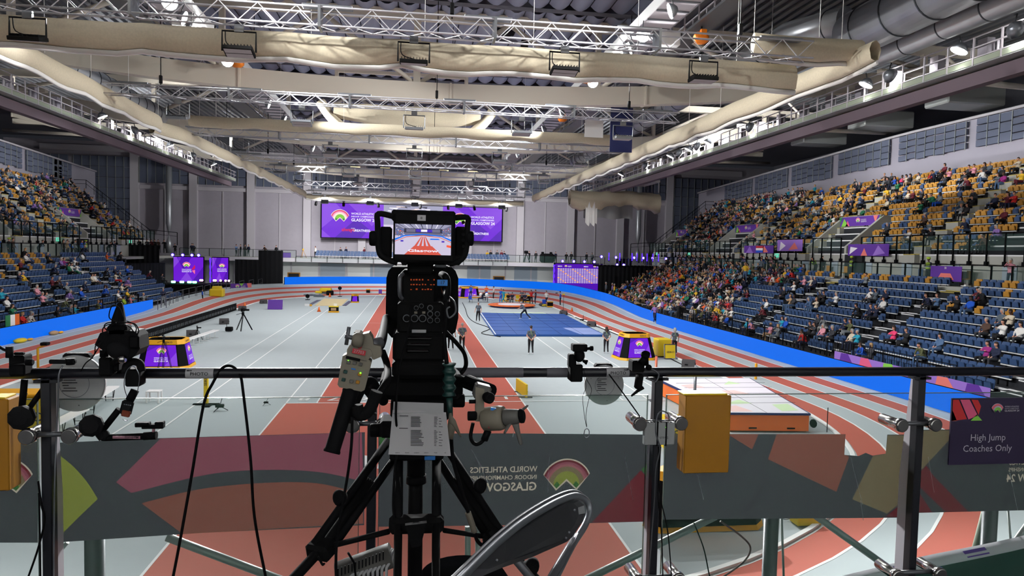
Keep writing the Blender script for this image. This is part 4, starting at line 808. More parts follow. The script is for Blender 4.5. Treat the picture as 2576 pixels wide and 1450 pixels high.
def figure(J, female=False, short=True, fingers=False):
    # J: joints in metres; the figure faces +y
    A = []; w_ = .93 if female else 1.0
    hp, ch, nk, hd = J['hip'], J['chest'], J['neck'], J['head']
    for s in (-1, 1):
        k = 'L' if s < 0 else 'R'; H = Vector(hp)+V(s*.095,0,-.02); K, F = Vector(J['knee'+k]), Vector(J['foot'+k])
        A += [(H, K, .098*w_, .068*w_, 'leg'), (K, F, .064*w_, .047*w_, 'leg'), (F+V(0,-.03,-.03), F+Vector(J.get('toe'+k, (0,.17,-.05))), .045, .036, 'shoe')]
        S = Vector(nk)+Vector(J.get('sh'+k, (s*.185*w_,0,-.085))); E, W = Vector(J['elb'+k]), Vector(J['wri'+k])
        A += [(S, E, .060*w_, .046*w_, 'top')]
        if short: m = S.lerp(E, .62); A[-1] = (S, m, .062*w_, .055*w_, 'top'); A += [(m, E, .046*w_, .042*w_, 'skin'), (E, W, .042*w_, .028*w_, 'skin')]
        else: A += [(E, W, .046*w_, .034*w_, 'top')]
        dv = (W-E).normalized(); hv = Vector(J.get('han'+k, dv)).normalized(); P = W+hv*.045
        A += [(W, P, .026, .034, 'skin')]; sd = hv.cross(V(0,0,1)); sd = (sd if sd.length > .1 else V(1,0,0)).normalized()
        if fingers:
            cu = Vector(J.get('curl', (0,.4,-.3)))
            for i, L in enumerate((.062,.07,.066,.052)):
                q0 = P+hv*.03+sd*(.026-.0175*i); q1 = q0+hv*L*.55+cu*.01; q2 = q1+hv*L*.35+cu*.03; A += [(q0, q1, .0095, .009, 'skin'), (q1, q2, .009, .008, 'skin')]
            A += [(W+hv*.03+sd*.03*s, P+hv*.03+sd*.055*s, .011, .009, 'skin')]
        else: A += [(P, P+hv*.07+V(0,.01,-.015), .030, .018, 'skin'), (P, P+sd*.045*s+hv*.03, .014, .011, 'skin')]
    hp, ch, nk, hd = [Vector(q) for q in (hp, ch, nk, hd)]
    A += [(hp+V(-.07,0,0), hp+V(.07,0,0), .115*w_, .115*w_, 'leg'), (hp+V(-.055,0,.06), hp.lerp(ch, .6)+V(-.05,0,0), .115*w_, .115*w_, 'top'), (hp+V(.055,0,.06), hp.lerp(ch, .6)+V(.05,0,0), .115*w_, .115*w_, 'top'), (ch+V(-.085,0,.0), ch+V(.085,0,.0), .118*w_, .118*w_, 'top'), (ch, nk+V(0,0,-.07), .14*w_, .075, 'top'),
          (nk+V(-.15*w_,0,-.085), nk+V(.15*w_,0,-.085), .068, .068, 'top'), (nk+V(0,0,-.04), hd+V(0,-.01,-.06), .052, .05, 'skin'), (hd+V(0,-.015,.045), hd+V(0,.02,-.04), .088, .066, 'skin'), (hd+V(0,.03,-.075), hd+V(0,.045,-.085), .042, .03, 'skin'),
          (hd+V(0,.088,.0), hd+V(0,.098,-.022), .012, .016, 'skin'), (hd+V(-.084,-.01,-.01), hd+V(-.09,-.015,-.03), .014, .012, 'skin'), (hd+V(.084,-.01,-.01), hd+V(.09,-.015,-.03), .014, .012, 'skin'),
          (hd+V(-.032,.077,.012), hd+V(-.032,.08,.012), .011, .011, 'eye'), (hd+V(.032,.077,.012), hd+V(.032,.08,.012), .011, .011, 'eye')]
    return A
def hair_caps(hd, style):
    hd = Vector(hd); A = [(hd+V(0,-.035,.055), hd+V(0,.0,.062), .096, .092, 'skin'), (hd+V(0,-.06,-.01), hd+V(0,-.05,.04), .075, .09, 'skin')]
    if style == 'long': A += [(hd+V(0,-.075,0), hd+V(0,-.1,-.2), .085, .06, 'skin'), (hd+V(-.06,-.03,0), hd+V(-.07,-.05,-.14), .045, .035, 'skin'), (hd+V(.06,-.03,0), hd+V(.07,-.05,-.14), .045, .035, 'skin')]
    if style == 'bob': A += [(hd+V(-.065,-.02,.03), hd+V(-.075,-.03,-.09), .05, .04, 'skin'), (hd+V(.065,-.02,.03), hd+V(.075,-.03,-.09), .05, .04, 'skin'), (hd+V(0,-.07,0), hd+V(0,-.08,-.09), .08, .06, 'skin')]
    if style == 'crop': A = [(hd+V(0,-.03,.05), hd+V(0,-.01,.055), .093, .09, 'skin'), (hd+V(0,-.05,-.0), hd+V(0,-.04,.03), .072, .085, 'skin')]
    return A
SIT = []   # seated poses: origin = floor under the knees, seat height .43
for k, (hy, hn) in enumerate([((.0,), 0), ((.0,), 1), ((.0,), 2), ((.0,), 3)]):
    J = {'hip': (0,-.12,.53), 'chest': (0,-.20 if k != 3 else -.02,.83), 'neck': (0,-.19 if k != 3 else .10,1.06), 'head': (0,-.13 if k != 3 else .20,1.22 if k != 3 else 1.18),
         'kneeL': (-.12,.32,.52), 'kneeR': (.12,.33,.52), 'footL': (-.13,.32,.10), 'footR': (.14,.36,.10)}
    if k == 0: J.update(elbL=(-.27,-.10,.80), elbR=(.27,-.10,.80), wriL=(-.09,.10,.66), wriR=(.09,.11,.66))
    if k == 1: J.update(elbL=(-.26,-.02,.84), elbR=(.26,-.02,.84), wriL=(.06,.04,.88), wriR=(-.07,.07,.86))
    if k == 2: J.update(elbL=(-.25,-.02,.80), elbR=(.27,-.05,.80), wriL=(-.06,.20,.93), wriR=(.05,.20,.93), kneeR=(.04,.33,.60), footR=(-.16,.52,.34))
    if k == 3: J.update(elbL=(-.22,.18,.72), elbR=(.22,.20,.72), wriL=(-.05,.34,.66), wriR=(.04,.35,.64))
    SIT.append(J)
STAND = {
 'behind': {'hip': (0,0,.93), 'chest': (0,-.01,1.24), 'neck': (0,-.01,1.50), 'head': (0,.02,1.66), 'kneeL': (-.10,.03,.50), 'kneeR': (.11,.02,.50), 'footL': (-.12,-.02,.10), 'footR': (.13,-.02,.10), 'elbL': (-.27,-.09,1.16), 'elbR': (.27,-.09,1.16), 'wriL': (-.06,-.20,.96), 'wriR': (.07,-.19,.95), 'hanL': (.8,-.1,-.5), 'hanR': (-.8,-.2,-.5), 'curl': (0,-.3,-.6)},
 'relaxed': {'hip': (0,0,.93), 'chest': (0,-.01,1.24), 'neck': (0,-.01,1.50), 'head': (0,.03,1.66), 'kneeL': (-.10,.03,.50), 'kneeR': (.13,.05,.50), 'footL': (-.11,-.02,.10), 'footR': (.17,.02,.10), 'elbL': (-.27,-.03,1.17), 'elbR': (.28,-.02,1.17), 'wriL': (-.29,.08,.93), 'wriR': (.30,.07,.93)},
 'walk': {'hip': (0,0,.91), 'chest': (0,.03,1.22), 'neck': (0,.06,1.47), 'head': (0,.11,1.62), 'kneeL': (-.10,.22,.52), 'kneeR': (.10,-.02,.50), 'footL': (-.10,.36,.12), 'footR': (.10,-.36,.16), 'toeR': (0,.12,-.11), 'elbL': (-.26,-.14,1.17), 'elbR': (.26,.14,1.16), 'wriL': (-.24,-.06,.93), 'wriR': (.22,.34,1.02)},
 'lunge': {'hip': (0,-.02,.84), 'chest': (0,.16,1.11), 'neck': (0,.30,1.33), 'head': (0,.38,1.47), 'kneeL': (-.13,.30,.48), 'kneeR': (.12,-.18,.46), 'footL': (-.14,.28,.10), 'footR': (.12,-.55,.12), 'toeR': (0,.15,-.07), 'elbL': (-.24,.36,1.02), 'elbR': (.22,.40,1.06), 'wriL': (-.20,.60,.96), 'wriR': (.18,.62,.98)},
 'lean': {'hip': (0,-.12,.93), 'chest': (0,.05,1.20), 'neck': (0,.17,1.42), 'head': (0,.26,1.56), 'kneeL': (-.10,-.08,.50), 'kneeR': (.11,-.04,.50), 'footL': (-.12,-.16,.10), 'footR': (.13,-.10,.10), 'elbL': (-.26,.26,1.14), 'elbR': (.26,.26,1.14), 'wriL': (-.02,.42,1.13), 'wriR': (.05,.40,1.13)},
 'folded': {'hip': (0,0,.93), 'chest': (0,-.02,1.24), 'neck': (0,-.02,1.50), 'head': (0,.02,1.66), 'kneeL': (-.12,.02,.50), 'kneeR': (.12,.02,.50), 'footL': (-.16,-.02,.10), 'footR': (.16,-.02,.10), 'elbL': (-.28,.05,1.20), 'elbR': (.28,.05,1.20), 'wriL': (.06,.20,1.22), 'wriR': (-.07,.22,1.20)},
 'camera': {'hip': (0,0,.93), 'chest': (0,0,1.24), 'neck': (0,.02,1.50), 'head': (0,.06,1.66), 'kneeL': (-.12,.03,.50), 'kneeR': (.12,.0,.50), 'footL': (-.15,.02,.10), 'footR': (.16,-.06,.10), 'elbL': (-.30,.10,1.30), 'elbR': (.30,.10,1.30), 'wriL': (-.08,.30,1.52), 'wriR': (.10,.28,1.52)}}
_pm = {}
def person_mesh(kind, hair, voxel, short, female=False, fingers=False):
    key = (kind, hair, voxel, short, female, fingers)
    if key not in _pm:
        J = SIT[kind] if isinstance(kind, int) else STAND[kind]; A = figure(J, female, short, fingers); me = remeshed(capsule_mesh(A), voxel); assign(me, A)
        for m in ('skin', 'cloth_grey', 'cloth_black', 'shoe_white', 'black'): me.materials.append(MATS[m])
        H = hair_caps(J['head'], hair); hm = remeshed(capsule_mesh(H), max(voxel*.8, .014)); hm.materials.append(MATS['hair_brown']); _pm[key] = (me, hm)
    return _pm[key]
def put_person(kind, loc, rz, top, leg, hair, label, group=None, hs='crop', voxel=.032, short=False, female=False, skin='skin', shoe='black', scale=1.0, fingers=False):
    me, hm = person_mesh(kind, hs, voxel, short, female, fingers); o = bpy.data.objects.new('person', me); COL.objects.link(o); o.location = loc; o.rotation_euler = (0, 0, rz); o.scale = (scale,)*3
    for i, m in ((0, skin), (1, 'cloth_'+top), (2, 'cloth_'+leg), (3, shoe)):
        o.material_slots[i].link = 'OBJECT'; o.material_slots[i].material = MATS[m]
    h = bpy.data.objects.new('hair', hm); COL.objects.link(h); h.parent = o; h.material_slots[0].link = 'OBJECT'; h.material_slots[0].material = MATS['hair_'+hair]
    return tag(o, label, 'person', group)
def extra(o, name, b):      # something worn or carried, built in the person's own frame
    e = b.build(name, loc=(0,0,0)); e.parent = o; return e
NUM = ['first','second','third','fourth','fifth','sixth','seventh','eighth','ninth','tenth','eleventh','twelfth']
SIDE = {'R': 'right', 'L': 'left'}; TIER = {'L': 'lower', 'U': 'upper'}
CN = {'slate': 'slate grey', 'denim': 'denim blue', 'rose': 'pale pink', 'charcoal': 'dark grey', 'tan': 'tan', 'lime': 'yellow green'}
used = {}; blocked = set()
def rowf(t): return row_l if t == 'L' else row_u
def seat_label(side, tier, r, y):
    A_ = AIS[side, tier]; k = sum(1 for a in A_ if a < y); base = A_[k-1] if k else YR[side, tier][0]-2; n = int((y-base)/.5)+1
    return k, n
WORDN = ['zero','one','two','three','four','five','six','seven','eight','nine','ten','eleven','twelve','thirteen','fourteen','fifteen','sixteen','seventeen','eighteen','nineteen','twenty']
def wn(n): return WORDN[n] if n <= 20 else (WORDN[20]+'-'+WORDN[n-20] if n < 30 else 'thirty')
def sit(side, tier, r, y, top, leg, hair, pose, dense=False):
    x, z = rowf(tier)(r); sg = SG[side]; y0 = YR[side, tier][0]; i = round((y-y0)/.5)
    while (side, tier, r, i) in blocked: i += 1
    blocked.add((side, tier, r, i)); y = y0+.5*i+.25
    k, n = seat_label(side, tier, r, y); hs = ['crop', 'crop', 'bob', 'long'][(i*7+r) % 4] if hair != 'grey' else ['crop', 'bob'][(i+r) % 2]
    label = 'person in %s top, row %s, seat %s past %s aisle, %s %s stand' % (CN.get(top, top), wn(r+1), wn(n), NUM[k], SIDE[side], TIER[tier])
    return put_person(pose, (sg*(x+.32), y, z), PI/2 if sg > 0 else -PI/2, top, leg, hair, label, 'spectators in the %s %s stand' % (SIDE[side], TIER[tier]), hs, skin='skin' if (i*3+r) % 11 else 'skin_dark')
DATA = 'L,L,8,63.25,white,navy,black,0;L,L,8,66.49,black,black,grey,1;L,L,7,66.94,purple,charcoal,grey,0;L,L,7,67.72,magenta,charcoal,brown,2;L,L,7,69.73,white,denim,grey,1;L,L,8,73.02,white,black,black,0;L,L,8,81.18,black,black,black,3;L,L,8,82.11,black,charcoal,brown,1;L,L,6,63.62,navy,black,grey,3;L,L,6,66.42,green,black,brown,0;L,L,6,66.99,white,green,black,2;L,L,6,68.25,white,white,brown,1;L,L,4,67.46,white,brown,black,0;L,L,5,71.49,black,black,black,3;L,L,5,73.99,navy,charcoal,grey,2;L,L,5,76.79,blue,black,fair,0;L,L,4,72.19,cream,red,brown,1;L,L,3,71.85,purple,rose,brown,3;L,L,4,67.06,cream,black,brown,0;L,L,2,69.17,cream,denim,brown,2;L,L,3,81.78,charcoal,black,black,1;L,L,3,63.01,navy,black,grey,3;L,L,2,61.12,blue,denim,grey,0;L,L,2,65.0,blue,navy,brown,3;L,L,2,65.63,grey,denim,brown,1;L,L,5,56.95,navy,denim,grey,1;L,L,5,57.22,yellow,charcoal,grey,0;L,L,4,60.01,maroon,black,brown,2;L,L,4,60.56,brown,black,grey,3;L,L,2,58.38,purple,charcoal,grey,3;L,L,3,60.69,grey,charcoal,grey,0;L,L,2,54.78,rose,black,grey,1;L,L,2,55.27,grey,black,black,2;L,L,1,55.8,olive,denim,grey,3;L,L,0,55.59,slate,charcoal,grey,0;L,L,0,56.2,teal,denim,brown,2;L,L,0,59.84,olive,tan,fair,1;L,L,0,60.41,blue,navy,brown,0;L,L,0,64.76,lime,denim,brown,0;L,L,0,66.29,rose,rose,fair,2;L,L,0,69.53,grey,red,fair,2;L,L,2,50.41,white,black,black,0;L,L,1,49.74,green,navy,brown,1;L,L,3,51.69,teal,navy,brown,2;L,L,0,49.5,white,tan,grey,3;L,L,0,50.22,brown,charcoal,grey,0;L,L,0,66.26,teal,grey,grey,0;R,L,8,45.7,grey,black,brown,1;R,L,6,42.31,white,charcoal,brown,0;R,L,6,41.99,slate,charcoal,black,2;R,L,6,41.17,navy,denim,grey,0;R,L,6,37.07,navy,charcoal,brown,3;R,L,6,36.73,denim,black,brown,1;R,L,6,35.12,black,black,black,2;R,L,6,34.14,blue,denim,black,0;R,L,7,34.4,maroon,black,black,1;R,L,7,33.89,black,black,grey,3;R,L,5,39.92,white,charcoal,brown,0;R,L,4,41.25,black,black,black,3;R,L,4,40.09,navy,navy,brown,0;R,L,4,39.49,navy,black,brown,1;R,L,5,30.84,slate,denim,grey,0;R,L,5,30.28,cream,black,black,1;R,L,4,30.81,brown,charcoal,grey,0;R,L,4,29.96,white,black,black,2;R,L,4,29.11,white,charcoal,black,0;R,L,2,35.32,pink,black,brown,1;R,L,2,34.31,black,black,brown,2;R,L,2,31.95,denim,denim,black,0;R,L,1,31.94,olive,denim,black,3;R,L,2,28.85,magenta,black,black,1;R,L,2,28.33,navy,charcoal,brown,0;R,L,1,37.66,teal,navy,grey,1;R,L,1,38.08,cream,navy,grey,0;R,L,0,34.75,charcoal,charcoal,fair,2;R,L,0,35.67,blue,navy,brown,3;R,L,5,46.82,black,charcoal,grey,0;R,L,5,46.32,black,black,brown,1;R,L,5,44.76,white,charcoal,grey,2;R,L,4,46.15,cream,denim,fair,1;R,L,4,45.75,denim,denim,grey,3;R,L,7,50.39,navy,navy,grey,0;R,L,7,51.16,cream,navy,grey,1;R,L,7,52.06,rose,black,grey,2;R,L,7,52.88,black,black,grey,0;R,L,6,52.07,white,black,grey,1;R,L,7,54.09,charcoal,denim,brown,3;R,L,5,51.84,black,charcoal,grey,0;R,L,5,52.44,navy,black,brown,2;R,L,4,49.43,tan,denim,fair,1;R,L,4,48.87,charcoal,denim,brown,0;R,L,3,51.65,white,denim,brown,0;R,L,3,52.15,denim,denim,brown,1;R,L,2,50.38,brown,black,brown,2;R,L,2,49.95,maroon,black,brown,3;R,L,8,59.34,grey,denim,brown,3;R,L,8,57.46,charcoal,grey,brown,0;R,L,7,60.55,black,black,black,1;R,L,2,42.15,grey,white,grey,3;R,L,2,42.83,charcoal,charcoal,brown,0;R,L,1,42.5,black,black,brown,2;R,L,1,41.15,rose,denim,grey,0;R,L,1,41.81,charcoal,black,brown,1;R,L,1,40.2,charcoal,charcoal,grey,0;R,L,0,41.74,red,navy,brown,3;R,L,0,41.63,grey,charcoal,black,1;R,L,2,40.14,navy,black,brown,0;R,L,2,39.54,olive,grey,brown,2;R,L,1,45.52,blue,charcoal,grey,0;R,L,1,46.0,teal,grey,brown,1;R,L,0,49.49,teal,navy,fair,0;R,L,0,48.68,rose,black,grey,3;R,L,0,49.11,blue,navy,grey,1;R,L,0,54.1,cream,charcoal,brown,2;R,L,0,52.86,blue,charcoal,grey,0;R,L,0,44.86,grey,grey,fair,1;R,L,0,45.77,rose,tan,fair,2;R,L,2,56.12,maroon,rose,grey,0;R,L,2,59.46,cream,tan,fair,3;R,L,2,57.59,black,charcoal,black,0;R,L,2,56.72,red,grey,brown,1;R,L,3,57.73,cream,denim,grey,2;R,L,3,58.51,cream,charcoal,brown,0;R,L,1,58.68,denim,charcoal,brown,3;R,L,4,56.28,maroon,denim,brown,2;R,L,4,57.02,black,cream,brown,0;R,U,10,44.57,cream,black,black,1;R,U,10,46.99,slate,navy,grey,0;R,U,10,47.65,charcoal,charcoal,brown,1;R,U,10,48.72,rose,black,brown,2;R,U,10,49.07,charcoal,black,black,0;R,U,8,43.94,magenta,denim,brown,0;R,U,8,44.36,slate,charcoal,brown,1;R,U,10,50.8,rose,black,brown,2;R,U,11,52.49,maroon,black,brown,0;R,U,10,52.05,black,black,grey,1;R,U,10,52.35,navy,black,brown,3;R,U,10,52.7,red,black,brown,0;R,U,10,54.64,cream,grey,black,0;R,U,10,55.36,black,tan,black,1;R,U,10,55.95,cream,denim,black,2;R,U,10,56.6,pink,black,black,0;R,U,10,57.32,blue,navy,brown,1;R,U,10,57.89,charcoal,black,black,3;R,U,10,58.48,black,black,brown,0;R,U,9,50.55,charcoal,black,brown,1;R,U,9,48.73,charcoal,black,brown,0;R,U,8,47.03,maroon,black,brown,3;R,U,7,52.02,maroon,black,grey,1;R,U,7,52.48,cream,black,brown,0;R,U,7,51.11,charcoal,black,black,2;R,U,6,49.54,black,black,brown,0;R,U,6,49.02,green,black,brown,1;R,U,6,48.56,green,black,black,3;R,U,6,47.94,grey,blue,black,0;R,U,7,54.01,black,denim,brown,1;R,U,7,53.42,black,denim,brown,2;R,U,5,44.95,slate,denim,black,0;R,U,4,44.11,grey,black,fair,1;R,U,4,43.65,black,black,black,0;R,U,5,44.03,black,black,brown,2;R,U,6,44.46,charcoal,black,brown,3;R,U,3,39.71,maroon,black,brown,0;R,U,5,40.54,red,navy,brown,1;R,U,5,40.9,maroon,navy,brown,2;R,U,5,42.11,navy,black,brown,0;R,U,5,49.04,green,black,brown,1;R,U,3,46.7,brown,black,grey,0;R,U,2,45.04,slate,black,grey,2;R,U,1,43.47,black,black,grey,3;R,U,0,39.4,black,black,black,1;R,U,0,38.63,black,black,grey,0;R,U,0,38.21,brown,black,brown,3;R,U,6,54.14,cream,black,black,0;R,U,4,53.63,black,denim,brown,1;R,U,9,45.15,black,black,black,0;R,U,8,42.73,yellow,maroon,brown,2'
for e in DATA.split(';'):
    s, t, r, y, top, leg, hair, p = e.split(','); sit(s, t, int(r), float(y), top, leg, hair, int(p))
# the packed blocks: nearest people one by one, the rest as one crowd
PAL = ['black','black','navy','navy','charcoal','white','white','cream','grey','blue','red','maroon','rose','olive','green','denim','tan','orange','purple','teal','yellow','brown','slate']
cand = []
R3 = random.Random(11)
def dens(side, tier, r, y):
    if side == 'R' and tier == 'L': return .93 if y > 66 else (.80 if y > 60+ (r > 7)*-3 else (.62 if (54 < y and r < 3) or (55 < y and r > 6) else .10 if y > 54 else 0))
    if side == 'R' and tier == 'U': return .82 if y > 80 else (.48 if y > 70 else (.30 if y > 56 else .04))
    if side == 'L' and tier == 'U': return .30 if y > 70 else .45
    return .03
for side in 'RL':
    for tier in 'LU':
        for r in range(NL if tier == 'L' else NU):
            y0, y1 = endY(side, tier, r); b0 = YR[side, tier][0]; i = int(math.ceil((y0-b0)/.5))
            while b0+.5*i+.5 <= y1:
                y = b0+.5*i+.25
                if any(abs(y-a) < .8 for a in AIS[side, tier]) or (tier == 'U' and r < 5 and any(a-.6 < y < c+.6 for a, c in VOM[side])): i += 1; continue
                cand.append((side, tier, r, i, y)); i += 1
occ = [c for c in cand if (c[0], c[1], c[2], c[3]) not in blocked and R3.random() < dens(c[0], c[1], c[2], c[4])]
def dist(c): x, z = rowf(c[1])(c[2]); return math.hypot(x, c[4])
occ.sort(key=dist)
def paint(c):
    o = R3.choice(PAL)
    if c[0] == 'R' and c[1] == 'L' and 74 < c[4] < 82 and 3 < c[2] < 8 and R3.random() < .55: o = 'orange'
    if c[1] == 'U' and R3.random() < .5: o = R3.choice(['black','navy','charcoal','grey','white'])
    return o
NEARN = 76
for c in occ[:NEARN]: sit(c[0], c[1], c[2], c[4]-.25, paint(c), R3.choice(['black','navy','denim','charcoal','tan']), R3.choice(['brown','black','grey','fair','grey']), R3.randrange(4))
def merged(name, items, label, cat, kind='stuff'):
    # items: (verts Nx3, faces list of arrays as (loops, starts, totals), material index array, matrix4, remap) joined into one mesh
    VV = []; LL = []; ST = []; TT = []; MM = []; mats = []; vo = lo = 0
    for (v, l, st, tt, mi, M, names) in items:
        M = np.array(M); vv = v@M[:3,:3].T+M[:3,3]; VV.append(vv); LL.append(l+vo); ST.append(st+lo); TT.append(tt)
        ids = []
        for n in names:
            if n not in mats: mats.append(n)
            ids.append(mats.index(n))
        MM.append(np.array(ids)[mi]); vo += len(v); lo += len(l)
    me = bpy.data.meshes.new(name); v = np.concatenate(VV); l = np.concatenate(LL); st = np.concatenate(ST); tt = np.concatenate(TT); mm = np.concatenate(MM)
    me.vertices.add(len(v)); me.vertices.foreach_set('co', v.astype(np.float32).ravel()); me.loops.add(len(l)); me.loops.foreach_set('vertex_index', l.astype(np.int32)); me.polygons.add(len(st)); me.polygons.foreach_set('loop_start', st.astype(np.int32)); me.polygons.foreach_set('loop_total', tt.astype(np.int32))
    me.polygons.foreach_set('material_index', mm.astype(np.int32)); me.polygons.foreach_set('use_smooth', np.ones(len(st), bool)); me.update(calc_edges=True)
    for n in mats: me.materials.append(MATS[n])
    o = bpy.data.objects.new(name, me); COL.objects.link(o); return tag(o, label, cat, kind=kind)
def arrays(me):
    v = np.empty(len(me.vertices)*3); me.vertices.foreach_get('co', v); l = np.empty(len(me.loops), int); me.loops.foreach_get('vertex_index', l); st = np.empty(len(me.polygons), int); me.polygons.foreach_get('loop_start', st)
    tt = np.empty(len(me.polygons), int); me.polygons.foreach_get('loop_total', tt); mi = np.empty(len(me.polygons), int); me.polygons.foreach_get('material_index', mi); return v.reshape(-1, 3), l, st, tt, mi
LOW = [[arrays(m) for m in person_mesh(k, h, .055, False)] for k, h in ((0,'crop'), (1,'bob'), (2,'crop'), (3,'long'))]
items = []
for c in occ[NEARN:]:
    x, z = rowf(c[1])(c[2]); sg = SG[c[0]]; M = Matrix.Translation((sg*(x+.32), c[4], z)) @ Matrix.Rotation((PI/2 if sg > 0 else -PI/2)+R3.uniform(-.25,.25), 4, 'Z') @ Matrix.Scale(R3.uniform(.92,1.03), 4)
    a, h = LOW[R3.randrange(4)]; items.append((*a, M, ['skin', 'cloth_'+paint(c), 'cloth_'+R3.choice(['black','navy','denim','charcoal','tan']), 'black', 'black'])); items.append((*h, M, ['hair_'+R3.choice(['brown','black','grey','fair'])])); blocked.add((c[0], c[1], c[2], c[3]))
merged('seated_crowd', items, 'packed crowd of small far off spectators filling the far ends of the stands', 'crowd')
# ================================================================ SEATS
def seat_mb():
    b = MB(); P = []
    for j in range(6):       # shaped backrest
        z = .40+.41*j/5; w_ = .215+.02*math.sin(PI*j/5)-(.03 if j == 5 else 0); P.append([V(w_*(i/3-1), -.17-.05*j/5+.03*(1-(i/3-1)**2)*-1, z) for i in range(7)])
    Q = [[p+V(0,-.045,0) for p in r] for r in P]; b.grid(P, 'seat_blue', True); b.grid(Q, 'seat_blue', True); b.grid([P[-1], Q[-1]], 'seat_blue', True); b.grid([P[0], Q[0]], 'seat_blue'); b.grid([[r[0] for r in P], [r[0] for r in Q]], 'seat_blue'); b.grid([[r[-1] for r in P], [r[-1] for r in Q]], 'seat_blue')
    b.box((0,-.2,.22), (.05,.06,.44), 'black'); b.box((0,-.15,.345), (.5,.06,.05), 'nosing_white'); return b
def pan_mb():
    b = MB(); P = []
    for j in range(4): z = .40+.29*j/3; w_ = .205-.012*j; P.append([V(w_*(i/3-1), -.115+.012*j-.025*(1-(i/3-1)**2), z) for i in range(7)])
    Q = [[p+V(0,.045,0) for p in r] for r in P]; b.grid(P, 'seat_blue', True); b.grid(Q, 'seat_blue', True); b.grid([P[-1], Q[-1]], 'seat_blue', True); b.grid([P[0], Q[0]], 'seat_blue'); b.grid([[r[0] for r in P], [r[0] for r in Q]], 'seat_blue'); b.grid([[r[-1] for r in P], [r[-1] for r in Q]], 'seat_blue'); return b
so = seat_mb().build('stadium_chair', loc=(0,0,0)); po = pan_mb().build('seat_pan', loc=(0,0,0)); SM, PM = so.data, po.data; bpy.data.objects.remove(so); bpy.data.objects.remove(po)
def amber(c):
    side, tier, r, i, y = c; h = ((i*73+r*151+(side == 'R')*37) % 97)/97
    if tier == 'U': return h < (.82 if (r > 3 or y > 60) else .60) if side == 'R' else h < .55
    if side == 'R': return (r >= 9 and h < .45) or (r == 8 and h < .14) or (r == 6 and h < .04)
    return (r >= 8 and y < 68 and h < .5) or (r in (6, 7) and y < 66 and h < .2)
free = [c for c in cand if (c[0], c[1], c[2], c[3]) not in blocked]; free.sort(key=dist)
for c in free[:300]:
    side, tier, r, i, y = c; x, z = rowf(tier)(r); sg = SG[side]; am = amber(c); k, n = seat_label(side, tier, r, y)
    o = bpy.data.objects.new('stadium_chair', SM); COL.objects.link(o); o.location = (sg*(x+.38), y, z); o.rotation_euler = (0, 0, PI/2 if sg > 0 else -PI/2)
    p = bpy.data.objects.new('seat_pan', PM); COL.objects.link(p); p.parent = o
    for q in (o, p): q.material_slots[0].link = 'OBJECT'; q.material_slots[0].material = MATS['seat_amber' if am else 'seat_blue']
    g = 'empty %s folding seats, row %s after %s aisle, %s %s stand' % ('amber' if am else 'navy', wn(r+1), NUM[k], SIDE[side], TIER[tier])
    tag(o, g.replace('seats', 'seat'), 'seat', g)
sa, pa = arrays(SM), arrays(PM); items = []
for c in free[300:]:
    side, tier, r, i, y = c; x, z = rowf(tier)(r); sg = SG[side]; M = Matrix.Translation((sg*(x+.38), y, z)) @ Matrix.Rotation(PI/2 if sg > 0 else -PI/2, 4, 'Z'); m = 'seat_amber' if amber(c) else 'seat_blue'
    items.append((*sa, M, [m, 'black', 'nosing_white'])); items.append((*pa, M, [m]))
merged('seat_rows', items, 'remaining far off rows of amber and navy folding seats in both stands', 'seats')
# ================================================================ STANDING PEOPLE
def lanyard(o, back=True, card=True):
    s = -1 if back else 1; b = MB(); b.tube([(-.05,s*.11,1.46), (.06,s*.135,1.20), (.07,s*.13,1.05)], .007, 'lime', 4)
    if card: b.box((.08,s*.14,.98), (.08,.012,.12), 'white')
    extra(o, 'lanyard', b)
def vestpatch(o, y=0):
    b = MB(); b.lathe((0,-.005,1.0), (0,0,1), [(.17,0), (.175,.2), (.185,.38), (.13,.44)], 'cloth_lime', 14); b.lathe((0,-.005,1.13), (0,0,1), [(.18,0), (.18,.05)], 'wall_white', 14); extra(o, 'safety_vest', b)
OFF = [((7.2,41.8),0,'crop','brown','official in grey polo standing alone before the blue mat, hands behind back','behind',False),
       ((12.1,42.2),0,'long','brown','long haired official in grey polo standing right of the blue mat, hands behind back','behind',True),
       ((16.5,41.9),.1,'bob','grey','short official in grey polo with bobbed hair standing beside the yellow case on the track','relaxed',True),
       ((3.05,43.1),.1,'crop','grey','bald official in grey polo with hands behind back beside the sprint lanes','behind',False),
       ((2.35,43.6),-.2,'crop','brown','official in grey polo half hidden behind the big television camera','relaxed',False),
       ((5.75,61.3),2.6,'crop','grey','official in grey polo walking at the far corner of the blue mat','relaxed',False),
       ((10.1,62.4),1.0,'crop','grey','official in grey polo striding across the blue mat with an arm out','lunge',False)]
for (x, y), rz, hs, hair, lab, kd, fe in OFF:
    o = put_person(kd, (x, y, .17 if 'across' in lab else 0), rz, 'slate', 'black', hair, lab.replace('official', 'person', 1), None, hs, .014, True, fe, shoe='shoe_white', scale=.95 if fe else 1.0, fingers=(y < 45))
    if kd != 'lunge': lanyard(o, True, True)
